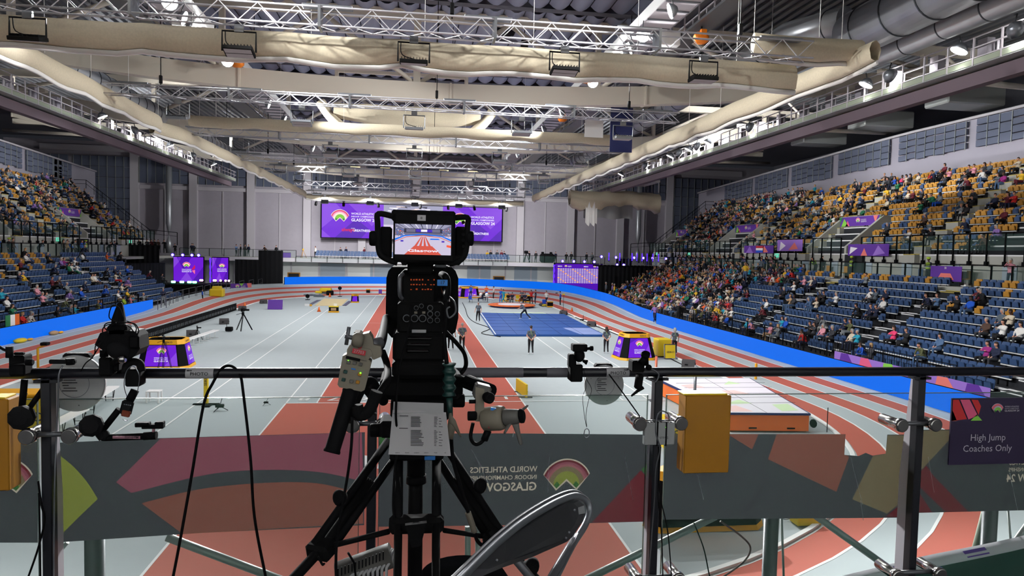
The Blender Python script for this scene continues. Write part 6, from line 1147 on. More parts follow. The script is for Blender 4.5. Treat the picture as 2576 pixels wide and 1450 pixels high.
for i, (x, y) in enumerate(((15.4,66.0), (15.9,63.5), (15.9,55.0))): tag(MB().box((x,y,.05), (.6,.25,.10), 'white' if i == 0 else 'black', ch=.02).tube([(x,y,.1), (x,y,.5 if i == 1 else .12)], .02, 'black', 5).build('floor_device'), ['white floor box beside the far wedge speaker','small black aerial box on the right kerb','flat black box on the kerb right of the mat'][i], 'device')
cable([(5.9,84,.02), (5.6,75,.02), (5.2,66,.02), (5.4,60.5,.02), (6.2,56,.02), (5.2,52.5,.02), (6.4,50.4,.02)], .03, 'floor_cable', 'black cable snaking across the floor to the left corner of the blue mat')
cable([(16.2,77,.02), (15.9,70,.02), (15.7,62,.02), (15.8,50,.02), (15.6,42,.02), (15.3,36.5,.02)], .03, 'floor_cable', 'black cable along the right inner kerb of the oval')
# high jump
t = thing('high_jump_bed', (12.6,26,0), 'big high jump landing bed with orange sides and white printed top', 'landing bed')
b = MB(); q = [(10.9,22.9), (14.1,22.6), (15.8,30.2), (11.0,30.0)]; q = [(11.25,23.1), (14.15,22.85), (15.4,29.8), (10.95,29.6)]; b.prism(q, ((0,0,.06), (1,0,0), (0,1,0)), .58, 'orange'); b.build('base_cushion', t); b = MB(); b.prism([(10.2,23.4), (14.2,22.9), (15.45,29.85), (10.9,29.65)] if False else [(11.2,23.05), (14.18,22.8), (15.45,29.85), (10.9,29.65)], ((0,0,.64), (1,0,0), (0,1,0)), .07, 'navy'); b.build('top_edge', t)
b = MB(); T_ = ((0,0,.715), (1,0,0), (0,1,0)); b.prism([(11.25,23.1), (14.13,22.87), (15.38,29.78), (10.98,29.6)], ((0,0,.705), (1,0,0), (0,1,0)), .01, 'print_white')
for pts, m in (([(11.4,23.2), (12.2,23.2), (12.0,24.2), (11.3,23.9)], 'print_palep'), ([(13.3,23.2), (14.0,23.3), (14.2,24.4), (13.5,24.3)], 'print_paleg'), ([(11.6,24.4), (12.8,24.5), (12.6,25.2)], 'print_paleg'), ([(12.6,26.2), (13.6,26.3), (13.3,27), (12.5,26.9)], 'print_palep'), ([(11.5,27.4), (12.3,27.6), (12.1,28.4), (11.4,28.1)], 'print_palep'), ([(13.4,28.2), (14.3,28.4), (14.0,29.0)], 'print_paleg')): b.poly(pts, T_, m, .004) if m in MATS else b.poly(pts, T_, mat(m, (212,236,190) if m.endswith('g') else (244,208,204), .7).name, .004)
for y in (24.6, 25.6, 26.4, 27.6, 28.6): b.box((12.9+(y-24)*.12,y,.7175), (3.2+(y-24)*.2,.025,.006), 'ink')
b.tube([(12.6,23.0,.718), (13.2,29.7,.718)], .006, 'ink', 4); b.build('top_cover', t); MB().box((12.1,23.02,.16), (.3,.02,.05), 'black').box((13.5,22.9,.16), (.3,.02,.05), 'black').build('handle', t)
for (x, y, h, m, l) in ((10.35,28.3,1.95,'copper','tall reddish upright post left of the high jump bed'), (11.45,26.0,2.05,'steel_grey','silver upright post standing before the high jump bed')):
    if m not in MATS: mat('copper', (190,96,72), .35, .5)
    x = x if m == 'copper' else 10.85; y = y if m == 'copper' else 25.3
    b = MB(); b.cyl((x,y,0), (x,y,h), .055, m, n=10); b.box((x,y,.03), (.5,.3,.05), 'steel_dark'); tag(b.build('jump_upright'), l, 'post')
tag(MB().box((17.5,33.2,.42), (.12,.1,.84), 'amber', ch=.02).text('SEIKO', ((17.5,33.14,.5), (0,0,1), (-1,0,0)), .1, 'ink').build('lane_marker'), 'short yellow lettered marker post on the right track lane', 'marker')
t = thing('yellow_cabinet', (9.0,21.5,0), 'yellow green lettered plastic cabinet behind the hanging yellow box', 'cabinet'); b = MB(); b.prism([(0,0), (1.0,0), (1.0,.75), (.82,1.0), (.12,1.0), (0,.8)], ((9.35,21.9,0), (0,-1,0), (0,0,1)), 1.7, 'lime_yellow') if False else b.prism([(0,0), (1.0,0), (1.0,.82), (.86,.98), (.14,.98), (0,.82)], ((8.12,21.0,0), (0,1,0), (0,0,1)), 1.7, 'yellow'); b.build('body', t); b = MB(); b.text('SEIKO', ((8.95,20.98,.5), (1,0,0), (0,0,1)), .42, 'ink', .0, sx=1.1, bold=.005); b.build('lettering', t); MB().box((8.97,20.99,.8), (1.7,.01,.03), 'steel_grey').build('lid_seam', t)
# near scoreboard with orange digits
t = thing('timing_clock', (7.3,14.8,0), 'long black timing clock with orange digits and yellow rims below the banner', 'clock'); b = MB()
def bx4(z0, z1, w0, w1, m, nm, d=.75, x=6.75, y=15.0):
    b = MB(); k = .25; A = [(-w0/2+k,-d/2), (w0/2-k,-d/2), (w0/2,-d/2+k), (w0/2,d/2-k), (w0/2-k,d/2), (-w0/2+k,d/2), (-w0/2,d/2-k), (-w0/2,-d/2+k)]
    b.add([(x+a,y+c,z0) for a, c in A]+[(x+a*w1/w0,y+c*.8,z1) for a, c in A], [(i, (i+1) % 8, 8+(i+1) % 8, 8+i) for i in range(8)]+[list(range(8))[::-1], [8+i for i in range(8)]], m); b.build(nm, t)
bx4(0, .13, 2.85, 2.8, 'amber', 'base_rim'); bx4(.13, 1.15, 2.75, 2.35, 'black', 'body'); bx4(1.15, 1.35, 2.38, 2.3, 'amber', 'top_rim')
b = MB(); b.text('10:41.86', ((6.75,14.615,.62), (1,0,0), (0,.03,.99)), .62, 'digit_orange', .0, sx=1.0, bold=.015); b.build('digits', t)
tag(MB().box((9.25,14.9,.13), (.6,.36,.24), 'yellow', ch=.02).build('starter_box'), 'small yellow box on the floor right of the timing clock', 'box')
cable([(8.2,15.0,.03), (8.6,15.5,.03), (8.9,15.1,.03), (9.6,15.6,.03), (10.2,15.3,.03), (10.6,15.9,.03)], .012, 'floor_cable', 'thin grey cable tangle on the floor by the small yellow box', 'steel_grey')
t = thing('race_camera', (14.5,22.4,0), 'black aerial and small dish on the floor at the high jump bed corner', 'aerial'); MB().cyl((14.9,22.9,0), (14.9,22.9,.9), .015, 'black').build('aerial', t); MB().lathe((14.5,23.0,.3), (-1,-.4,.1), [(.02,0), (.16,.12)], 'black', 10).build('dish', t)
t = thing('lettered_skip', (-12.9,24.5,0), 'yellow lettered cabinet standing behind the glass at the far left', 'cabinet'); b = MB(); b.box((-12.75,24.6,.62), (1.9,.9,1.22), 'yellow', ch=.06); b.build('body', t); MB().box((-12.75,24.6,1.27), (2.0,1.0,.1), 'amber', ch=.03).build('lid', t); b = MB(); b.text('SEIKO', ((-12.5,24.14,.55), (1,0,0), (0,0,1)), .45, 'ink', 0, sx=1.1, bold=.005); b.build('lettering', t)
t = thing('reel_trolley', (-15.6,33.5,0), 'yellow trolley with upright handle at the left edge of the infield', 'trolley'); b = MB(); b.box((-15.4,33.5,.3), (2.4,1.3,.35), 'amber', ch=.05); b.box((-15.4,33.5,.52), (2.0,1.0,.1), 'black'); b.build('bed', t); b = MB(); b.tube([(-16.4,33,.4), (-16.4,33,1.55), (-16.1,33,1.7)], .05, 'amber', 6); b.box((-16.1,33,1.75), (.3,.3,.14), 'black', ch=.03); b.build('handle', t)
for (x, y, s, l) in ((-24.0,46.3,1.0,'yellow cushion lying on the floor before the left blue board'), (-24.0,50.3,.8,'tan and yellow bags against the left blue board')): tag(MB().ell((x,y,.14), (.3*s,.6*s,.15), 'yellow' if s == 1 else 'tan', 10, 6).ell((x+.1,y+.9*s,.1), (.15,.3,.08), 'amber', 8, 5).build('sandbag'), l, 'bag')
b = MB(); b.box((-22.0,82.0,.95), (1.5,1.0,.9), 'yellow', ch=.12); b.box((-22.0,82.0,1.5), (1.0,.7,.4), 'yellow', ch=.1); tag(b.build('yellow_cover'), 'bulky yellow covered kit at the outside of the far left bend', 'cover')
put_person('relaxed', (-22.6,78.6,.2), -1.2, 'blue', 'black', 'brown', 'person in blue crouching by the left bend barriers', None, 'crop', .04, scale=.75)
t = thing('mesh_banner', (-20.6,91.2,.9), 'colourful printed cloth on the barriers before the left stage', 'banner'); fr = ((-22.2,88.6,.7), (.64,.77,0), (0,0,1)); MB().prism([(0,0), (3.0,0), (3.0,.95), (0,.95)], fr, .03, 'print_purple').build('cloth', t); b = MB(); emblem(b, (V(-21.6,89.3,1.2), V(.64,.77,0), V(0,0,1)), .3, .05, False); masthead(b, (V(-21.3,89.7,1.25), V(.64,.77,0), V(0,0,1)), .16, 'print_white', .05); b.poly([(0,0), (.8,0), (.4,.4)], fr, 'print_green', .04); b.poly([(2.3,.95), (3,.95), (3,0), (2.6,.1)], fr, 'print_coral', .04); b.poly([(1.2,.95), (1.9,.95), (1.5,.6)], fr, 'print_green', .04); b.build('print', t)
# far balcony furniture
R4 = random.Random(9)
for r in range(2):
    for k in range(58):
        x = -14.2+k*.5
        if -1.6 < x+14.2-9.6 < .3 or 0: pass
        o = bpy.data.objects.new('balcony_chair', SM); COL.objects.link(o); o.location = (x, 105.2+r*.9, 4.75+r*.35); o.rotation_euler = (0,0,PI); tag(o, 'navy seat on the far balcony, %s row' % ['front','back'][r], 'seat', 'navy seats on the far balcony, %s row' % ['front','back'][r])
        o.material_slots[0].link = 'OBJECT'; o.material_slots[0].material = MATS['seat_blue']
t = thing('covered_table', (-19,105.4,4.75), 'table with purple printed cloth on the far balcony left of the seats', 'table'); MB().box((-19,105.4,5.1), (2.0,.7,.72), 'print_purple', ch=.03).build('tablecloth', t); MB().box((-19,105.4,5.48), (2.0,.7,.04), 'black').build('tabletop', t)
tripod_cam(-17.0, 105.9, 1.5, 'x') if False else None
for i, (x, l, m) in enumerate(((-16.3,'wooden surveying tripod on the far balcony','tan'),)):
    t = thing('survey_tripod', (x,106,4.75), l, 'tripod')
    for k in range(3): MB().tube([(x+.5*math.cos(k*2.1+.4),106+.5*math.sin(k*2.1+.4),4.76), (x,106,5.9)], .04, 'tan', 5).build('leg', t)
    MB().box((x,106,6.0), (.2,.2,.25), 'amber', ch=.03).build('head', t)
t = thing('balcony_camera', (17.0,104.9,4.75), 'large television camera on the far balcony camera stand', 'video camera'); MB().box((17,104.9,6.35), (.5,1.0,.45), 'black', ch=.06).build('camera_body', t); MB().box((16.9,104.3,6.35), (.35,.5,.3), 'black', ch=.04).build('lens', t)
for k in range(3): MB().tube([(17+.6*math.cos(k*2.1),104.9+.6*math.sin(k*2.1),4.76), (17,104.9,6.15)], .05, 'black', 5).build('leg', t)
tag(MB().box((20.3,105,5.5), (2.2,1.2,1.4), 'black', ch=.25).box((19.6,105,6.3), (.4,.3,.3), 'black', ch=.05).box((20.9,105,6.3), (.4,.3,.3), 'black', ch=.05).build('covered_desk'), 'bulky black covered desk on the far balcony', 'desk')
# concourse seats of the stewards
for i, y in enumerate((42.9, 40.4, 38.7, 51.2, 53.6)):
    t = thing('swivel_chair', (34.1,y,4.75), 'amber single seat on a white foot behind the concourse glass, %s from the camera side' % ['third','second','first','fourth','fifth'][i] if i else 'navy single seat on a white foot behind the concourse glass by the first steward', 'seat'); c = 'seat_blue' if i == 0 else 'seat_amber'
    MB().box((34.3,y,5.5), (.06,.44,.5), c, ch=.02).build('backrest', t); MB().box((34.1,y,5.22), (.42,.44,.06), c, ch=.02).build('seat', t); MB().box((34.1,y,5.0), (.16,.16,.4), 'white').box((34.1,y,4.8), (.4,.4,.05), 'white').build('foot', t)
t = thing('purple_banner', (33.7,39,5.1), 'purple stand number panel thirty-three fixed on the concourse glass', 'sign'); fr = ((33.42,40.9,5.05), (0,-1,0), (0,0,1)); MB().prism([(0,0), (2.6,0), (2.6,.95), (0,.95)], fr, .02, 'print_purple').build('panel', t); b = MB(); b.text('33', ((33.40,39.6,5.88), (0,-1,0), (0,0,1)), .18, 'white', .03, bold=.02); b.poly([(.6,.1), (2,.1), (1.7,.5), (.9,.5)], fr, 'print_coral', .024); b.build('print', t)
# ================================================================ BALUSTRADE OF THE CAMERA PLATFORM
RY, RZ = 3.10, 5.703
t = thing('platform_balustrade', (.4,RY,4.6), 'dark steel balustrade with glass panes along the front of the camera platform', 'balustrade')
b = MB(); b.tube([(-3.6,RY,RZ), (4.4,RY,RZ)], .0225, 'rail_paint', 16); b.build('handrail', t)
mat('fin_grey', (212,206,214), .5)
POST = [at(x,1200,RY).x for x in (124, 935, 1646, 2300)]      # post centres
for i, x in enumerate(POST):
    s = 1 if i < 2 else -1; b = MB()
    b.box((x,RY,5.14), (.040,.05,1.09), 'rail_paint', ch=.004)
    b.prism([(.025,.52), (.05,.52), (.10,.0), (.10,-2.4), (.025,-2.4)], ((x-.006,RY,RZ-.55), (0,1,0), (0,0,1)), .012, 'fin_grey'); b.build('post', t)
    MB().box((x,RY,RZ-.03), (.09,.05,.012), 'rail_paint').build('rail_saddle', t)
GY, GT = 3.215, at(1000, 998, 3.215).z
panes = [(-3.3, at(95,1000,GY).x), (at(146,1000,GY).x, at(906,1000,GY).x), (at(955,1000,GY).x, at(1630,1000,GY).x), (at(1676,1000,GY).x, at(2290,1000,GY).x), (at(2314,1000,GY).x, 4.2)]
for xa, xb in panes:
    b = MB(); b.box(((xa+xb)/2,GY,(GT+4.2)/2), (xb-xa,.012,GT-4.2), 'glass_clear'); g = b.build('glass_pane', t)
    e = MB(); e.box(((xa+xb)/2,GY,GT-.001), (xb-xa,.0125,.003), 'glass_edge').box((xa+.0015,GY,(GT+4.2)/2), (.003,.0125,GT-4.2), 'glass_edge').box((xb-.0015,GY,(GT+4.2)/2), (.003,.0125,GT-4.2), 'glass_edge').build('glass_edge', g)
def bracket(px0, px1, py, Y=3.06):
    a, c = at(px0, py, Y), at(px1, py, Y); z = (a.z+c.z)/2; a.z = c.z = z; br = MB().tube([a, c], .011, 'steel_dark', 8).build('glass_bracket', t)
    for p in (a, c):
        b = MB(); b.lathe((p.x,Y-.035,z), (0,1,0), [(.028,-.012), (.033,-.006), (.034,.012), (.026,.016), (.022,.03), (.026,.05), (.026,.14)], 'chrome', 20, True); b.build('clamp_disc', br)
bracket(80, 186, 1093); bracket(888, 965, 1066); bracket(1604, 1706, 1062); bracket(2256, 2340, 1066); bracket(2246, 2352, 1440); bracket(1600, 1700, 1452)
R5 = random.Random(4); b = MB()
for (x0, y0, x1, y1) in ((1185,1130,1215,1180), (1300,1045,1290,1100), (1378,1240,1382,1150), (1570,1140,1592,1258), (1755,1195,1770,1258), (2140,1150,2170,1270), (2335,1150,2350,1240), (2165,1260,2172,1310), (1196,1150,1230,1220), (2540,1190,2560,1285)):
    a, c = at(x0,y0,3.206), at(x1,y1,3.206); b.add([a+V(-.0015,0,0), a+V(.0015,0,0), c+V(.0015,0,0), c+V(-.0015,0,0)], [(0,1,2,3)], 'scratch')
b.build('glass_scratches', t)
def sleeve(x0, x1, m, label, word=None, arrow=0):
    b = MB(); n = 12; G_ = [[V(x, RY-.0238*math.cos(a), RZ+.0238*math.sin(a)) for a in [(-1.15+2.5*j/n) for j in range(n+1)]] for x in (x0, (x0+x1)/2, x1)]
    b.grid(G_, m, True)
    if word:
        b.text(word, (((x0+x1)/2, RY-.0250, RZ+.0), (1,0,0), (0,0,1)), .0195, 'ink', 0, bold=.012, sx=1.1)
        ax = x0+.012 if arrow < 0 else x1-.012; b.add([(ax-.008*1,RY-.021,RZ+.0145), (ax+.001,RY-.020,RZ+.0185), (ax+.001,RY-.022,RZ+.0105)] if arrow < 0 else [(ax+.008,RY-.021,RZ+.0165), (ax-.001,RY-.020,RZ+.0195), (ax-.001,RY-.022,RZ+.0105)], [(0,1,2)], 'ink'); b.box((ax+.008*(1 if arrow < 0 else -1),RY-.0222,RZ+.0145), (.014,.002,.0028), 'ink')
    tag(b.build('tape_label'), label, 'label')
sleeve(at(470,938,RY).x, at(540,938,RY).x, 'tape_grey', 'pale tape label reading PHOTO with an arrow, on the rail beside the looped cable', 'PHOTO', -1)
sleeve(at(1523,938,RY).x, at(1580,938,RY).x, 'tape_grey', 'pale tape label reading PHOTO with an arrow, on the rail above the round dome', 'PHOTO', 1)
sleeve(at(1160,938,RY).x, at(1315,938,RY).x, 'tape_worn', 'long worn grey tape strip on the rail right of the television camera'); sleeve(at(1374,938,RY).x, at(1426,938,RY).x, 'tape_worn', 'short worn grey tape patch on the rail before the black clamp')
# ---------------------------------------------------------------- banners tied behind the glass
BY = 3.235
def banner(name_i, pts, shapes, label, letters=None):
    # one cloth; the print is cut into the same sheet so light passes a single layer
    from mathutils.geometry import delaunay_2d_cdt
    polys = [([at(x, y, BY) for x, y in pts], 'banner_slate')]+[([at(x, y, BY) for x, y in sh], m) for sh, m in shapes]
    if letters:
        lb = MB(); letters(lb)
        for f, m in zip(lb.f, lb.m):
            q = [lb.v[i] for i in f]; ar = abs(sum(q[k].x*q[(k+1) % len(q)].z-q[(k+1) % len(q)].x*q[k].z for k in range(len(q))))/2
            if ar > 2e-8: polys.append((q, lb.names[m]))
    vs = []; fs = []
    for P, m in polys:
        q = [Vector((p.x, p.z)) for p in P]
        if sum(q[k].x*q[(k+1) % len(q)].y-q[(k+1) % len(q)].x*q[k].y for k in range(len(q))) < 0: q.reverse()
        fs.append(list(range(len(vs), len(vs)+len(q)))); vs += q
    ov, oe, of, a1, a2, src = delaunay_2d_cdt(vs, [], fs, 1, 1e-6, True)
    b = MB()
    for f, o in zip(of, src):
        if not o or 0 not in o: continue
        b.add([V(ov[k].x, BY, ov[k].y) for k in f], [list(range(len(f)))], polys[max(o)][1])
    return tag(b.build('fabric_banner'), label, 'banner')
def arcp(pts, k=7): 
    out = []; P = [Vector((x, y, 0)) for x, y in pts]; return [(p.x, p.y) for p in spline(P, k)]
def lt_a(b): emblem(b, (at(8,1225,BY), (1,0,0), (0,0,1)), .115, .0, None)
banner(0, [(-60,1112), (95,1112), (95,1366), (-60,1366)], [], 'dark printed banner at the far left corner behind the glass with half a fan logo', lt_a)
banner(1, [(135,1115), (400,1103), (918,1088), (916,1322), (500,1342), (135,1366)], [
 ([(140,1138)]+arcp([(140,1138), (185,1175), (220,1215), (246,1256)])+[(200,1300), (138,1362)], 'banner_olive'),
 ([(404,1104), (910,1089), (914,1212)]+arcp([(914,1212), (800,1188), (660,1183), (520,1195), (330,1241)])+[(292,1214)], 'banner_maroon'),
 (arcp([(356,1267), (500,1232), (660,1216), (800,1217), (912,1245)])+[(914,1318), (700,1330), (462,1346)], 'banner_brown')], 'dark banner with olive, maroon and brown shapes behind the glass left of the television camera')
def lt_c(b): emblem(b, (at(1425,1219,BY), (1,0,0), (0,0,1)), .112, .0, None); masthead(b, (at(1351,1203,BY)+V(0,0,-.005), (1,0,0), (0,0,1)), .078, 'banner_text', 0, mirror=True)
def lt_e(b): masthead(b, (at(2672,1184,BY), (1,0,0), (0,0,1)), .078, 'banner_text', 0, mirror=True)
banner(2, [(952,1091), (1290,1091), (1632,1094), (1630,1313), (1290,1322), (952,1326)], [([(1636,1160), (1632,1206), (1614,1182)], 'banner_green'), ([(1612,1184), (1631,1207), (1629,1312), (1488,1316)], 'banner_red'), ([(952,1094), (990,1094), (955,1130)], 'banner_green')], 'dark banner with fan logo and reversed lettering behind the glass in the middle', lt_c)
banner(3, [(1670,1092), (2127,1093), (2124,1145), (2160,1148), (2178,1140), (2195,1147), (2228,1142), (2232,1094), (2288,1094), (2283,1303), (1668,1308)], [
 ([(1830,1093), (1908,1093), (1892,1131)], 'banner_brown'), ([(1954,1093), (2126,1093), (2124,1144), (2136,1150), (2104,1238), (1932,1156)], 'banner_brown'),
 ([(2196,1148), (2228,1143), (2233,1096), (2286,1096), (2282,1250), (2232,1293), (2144,1257)], 'banner_tan'), ([(2282,1256), (2283,1302), (2228,1301)], 'banner_red')], 'dark banner with a torn notch in its top edge and brown shapes behind the glass')
banner(4, [(2312,1082), (2680,1078), (2680,1282), (2312,1291)], [([(2312,1084), (2396,1083), (2390,1105), (2330,1170), (2312,1188)], 'banner_tan'), ([(2330,1172), (2350,1200), (2436,1288), (2380,1290), (2313,1225), (2313,1190)], 'banner_red'), ([(2312,1240), (2345,1290), (2312,1290)], 'banner_red')], 'dark banner with reversed lettering behind the glass below the coaches sign', lt_e)
# coaches sign
t = thing('coaches_sign', at(2392,1160,3.19), 'dark purple sign reading High Jump Coaches Only fixed on the glass', 'sign'); a, c = at(2396,1003,3.19), at(2720,1163,3.19); mat('sign_dark', (34,20,58), .6); mat('sign_text', (210,205,215), .6, emit=.0)
fr = (V(a.x,3.19,c.z), V(1,0,0), V(0,0,1)); W_, H_ = .58, a.z-c.z; MB().box((a.x+W_/2,3.195,(a.z+c.z)/2), (W_,.008,H_), 'sign_dark').build('panel', t); b = MB(); k = H_/158.0
q = lambda x, y: ((x-2396)*k, H_-(y-1003)*k)
for pts, m in (([(2397,1006), (2412,1006), (2436,1052), (2397,1056)], 'red_plain'), ([(2416,1006), (2440,1006), (2464,1044), (2440,1053)], 'print_pink'), ([(2445,1006), (2462,1007), (2471,1022), (2466,1043)], 'red_plain'), ([(2446,1056), (2461,1041), (2476,1056)], 'print_green'), ([(2397,1030), (2410,1056), (2397,1056)], 'print_coral')): b.poly([q(*p) for p in pts], fr, m, .002)
emblem(b, (V(a.x+(2514-2396)*k,3.188,c.z+H_-(1033-1003)*k), fr[1], fr[2]), .034*1.0, .001, False); b.build('print', t); b = MB()
masthead(b, (V(a.x+(2534-2396)*k,3.188,c.z+H_-(1029-1003)*k), fr[1], fr[2]), .020, 'sign_text', 0); b.text('High Jump', (V(a.x+(2494-2396)*k,3.187,c.z+H_-(1097-1003)*k), fr[1], fr[2]), .050, 'sign_text', 0); b.text('Coaches Only', (V(a.x+(2494-2396)*k,3.187,c.z+H_-(1123-1003)*k), fr[1], fr[2]), .050, 'sign_text', 0); b.build('lettering', t)
# yellow hanging boxes; body colour darkened for shade, top strip brighter as if lit
def ybox(px0, px1, py0, py1, Y, lab):
    a, c = at(px0,py0,Y), at(px1,py1,Y); t = thing('yellow_hanging_box', (a.x,Y,c.z), lab, 'box'); MB().box(((a.x+c.x)/2,Y+.045,(a.z+c.z)/2), (c.x-a.x,.09,a.z-c.z), 'amber_dark', ch=.004).build('body', t); MB().box(((a.x+c.x)/2-.012,Y+.05,a.z+.003), (c.x-a.x-.01,.085,.008), 'yellow', ch=.002).build('lid', t)
    MB().box(((a.x+c.x)/2,Y+.12,a.z-.01), (.12,.08,.006), 'steel_dark').build('hanger_hook', t); return t
ybox(1726, 1833, 996, 1190, 3.085, 'yellow metal box in painted shade, hanging on the glass beside the grey network box'); ybox(-70, 24, 1006, 1236, 3.085, 'yellow metal box in painted shade, hanging on the glass at the far left edge')
# round antennas behind the rail
def dome(px, py, r, Y, lab):
    c = at(px,py,Y); t = thing('antenna_disc', (c.x,Y,c.z-r), lab, 'antenna'); MB().lathe((c.x,Y,c.z), (0,1,0), [(r*.98,0), (r,.006), (r,.018), (r*.86,.03), (r*.4,.04), (.001,.042)], 'dome_grey', 40).build('disc', t)
    b = MB(); 
    for i in range(7): b.box((c.x-r*.15+.0*i,Y-.001,c.z+r*.32-i*r*.095), (r*(.5-.05*(i % 3)),.001,r*.03), 'ink') if i not in (1, 4) else b.box((c.x-r*.28,Y-.001,c.z+r*.32-i*r*.095), (r*.2,.001,r*.03), 'ink')
    for a in range(3): b.box((c.x+r*.78*math.cos(a*2.2+.5),Y-.001,c.z+r*.78*math.sin(a*2.2+.5)), (r*.03,.001,r*.03), 'ink')
    b.build('small_print', t); b = MB(); n = 40; b.add([V(c.x+rr*math.cos(2*PI*i/n),Y-.0008,c.z+rr*math.sin(2*PI*i/n)) for rr in (r*.48, r*.50) for i in range(n)], [(i, (i+1) % n, n+(i+1) % n, n+i) for i in range(n)], 'steel_grey'); b.build('moulded_ring', t)
    MB().box((c.x,Y+.035,c.z+r*.9), (r*.9,.05,r*.3), 'rubber_dark', ch=.01).build('mount', t); return t
dome(187, 966, .124, 3.22, 'larger grey antenna disc behind the rail at the left, seen past the post'); dome(1521, 970, .098, 3.24, 'grey antenna disc hanging behind the rail below the PHOTO label')
# network box and its leads
c = at(1657,1090,3.03); t = thing('network_box', (c.x,3.03,c.z-.05), 'grey metal network box strapped to the post below the rail', 'network box'); MB().box((c.x,3.03,c.z), (.145,.03,.105), 'plastic_grey', ch=.003).build('case', t); b = MB()
for i in range(8): b.box((c.x-.055+i*.0155,3.025,c.z+.0535), (.010,.016,.002), 'black')
b.build('sockets', t); b = MB(); b.text('Switch', ((c.x+.02,3.0145,c.z-.018), (-1,0,0), (0,0,-1)), .016, 'ink', 0); b.build('lettering', t); MB().box((c.x+.028,3.0135,c.z+.03), (.003,.002,.003), 'led_green_dot').build('status_light', t)
for x in (-.012, .03): MB().box((c.x+x,3.029,c.z), (.006,.036,.112), 'black').build('strap', t)
cable([at(1532,942,3.07), at(1575,1000,3.06), at(1612,1052,3.03), at(1620,1066,3.02)], .003, 'network_lead', 'thin black lead running from the rail down to the grey network box'); cable([at(1683,1060,3.02), at(1681,1043,3.0), at(1664,1035,3.0), at(1652,1052,2.98), at(1650,1090,2.97), at(1660,1130,2.98), at(1650,1180,3.0), at(1646,1260,3.02), at(1640,1340,3.03), at(1632,1450,3.04), at(1630,1500,3.04)], .003, 'network_lead', 'grey lead looping out of the top of the network box and down the post', 'steel_dark')
for i, (dx, l) in enumerate(((0,'black lead hanging straight down the post below the network box'), (16,'second black lead drifting right of the post below the network box'))): cable([at(1662-6*i,1125,3.01), at(1655+dx*.3,1240,3.02), at(1664+dx,1340,3.03), at(1668+dx*1.4,1470,3.03)], .0028, 'hanging_lead', l)
cable([at(1745,1315,3.3), at(1770,1380,3.3), at(1785,1450,3.3), at(1800,1500,3.3)], .0035, 'hanging_lead', 'black lead curving down behind the glass beside the scaffold tube'); cable([at(1812,1312,3.3), at(1865,1350,3.3), at(1888,1380,3.3), at(1870,1415,3.3), at(1815,1455,3.3)], .005, 'hanging_lead', 'dark red lead bulging right behind the glass', 'maroon_lead') if 'maroon_lead' in MATS else (mat('maroon_lead', (70,24,32), .5), cable([at(1812,1312,3.3), at(1865,1350,3.3), at(1888,1380,3.3), at(1870,1415,3.3), at(1815,1455,3.3)], .005, 'hanging_lead', 'dark red lead bulging right behind the glass', 'maroon_lead'))
# ---------------------------------------------------------------- scaffold under the platform edge
t = thing('scaffold_frame', (0,4.6,0), 'grey steel tube scaffold standing in front of and below the platform edge', 'scaffold')
for (x, y0, r, m) in ((238,1340,.056,'steel_dark'), (1941,1300,.050,'steel_dark'), (2492,1270,.050,'steel_dark')):
    p = at(x,y0,4.4); MB().tube([(p.x,4.4,p.z+.3), (p.x,4.4,.0)], r, m, 14).build('upright', t)
for (a, c, r, m) in (((420,1352),(760,1480),.026,'galv'), ((1440,1475),(1800,1300),.026,'galv'), ((2040,1290),(2250,1440),.026,'galv'), ((2482,1280),(2425,1500),.028,'stairs_green'), ((2620,1270),(2470,1480),.02,'galv'), ((135,1405),(170,1365),.012,'galv')):
    MB().tube([at(*a,4.5), at(*c,4.5)], r, m, 12).build('brace_tube', t)
for (a, c) in (((228,1352),(213,1470)), ((1966,1300),(1972,1470)), ((2536,1285),(2552,1470)), ((1182,1325),(1180,1470))): MB().tube([at(*a,4.4), at(*c,4.4)], .008, 'galv', 6).build('tie_rod', t)
for (x, y) in ((1176,1325), (1202,1325)): MB().tube([at(x,y,4.4), at(x,1480,4.4)], .018, 'galv', 8).build('tie_rod', t)
# ================================================================ TELEVISION CAMERA
def pbox(b, x0, y0, x1, y1, Y, d, m, ch=.004):   # box whose front face spans the given outline at depth Y
    a, c = at(x0,y0,Y), at(x1,y1,Y); return b.box(((a.x+c.x)/2, Y+d/2, (a.z+c.z)/2), (abs(c.x-a.x), d, abs(a.z-c.z)), m, ch=ch)
CY = 2.35
t = thing('television_camera', at(1063,1000,2.6), 'big black television camera with viewfinder monitor, seen from behind, on its tripod', 'video camera')
vf = MB(); pbox(vf, 990, 533, 1144, 663, CY, .085, 'black_matt', .008); pbox(vf, 985, 527, 1146, 560, CY+.01, .12, 'black_matt', .006); pbox(vf, 1008, 640, 1160, 668, CY+.02, .07, 'black_matt', .006); vf = vf.build('viewfinder', t)
a, c = at(994,563,CY-.004), at(1134,643,CY-.004); fr = (V(a.x,CY-.004,c.z), V(1,0,0), V(0,0,1)); SW, SH = c.x-a.x, a.z-c.z
b = MB(); b.poly([(0,0), (SW,0), (SW,SH), (0,SH)], fr, 'vf_floor')
def vq(pts, m, o): b.poly([(x*SW, y*SH) for x, y in pts], fr, m, o)
vq([(0,.62), (1,.62), (1,1), (0,1)], 'vf_wall', .0006); vq([(0,1), (1,1), (.86,.86), (.14,.86)], 'vf_roof', .0009)
for i in range(9): vq([(.05+.1*i,1), (.07+.1*i,1), (.2+.075*i,.86), (.19+.075*i,.86)], 'vf_white' if i % 2 else 'vf_dark', .0012)
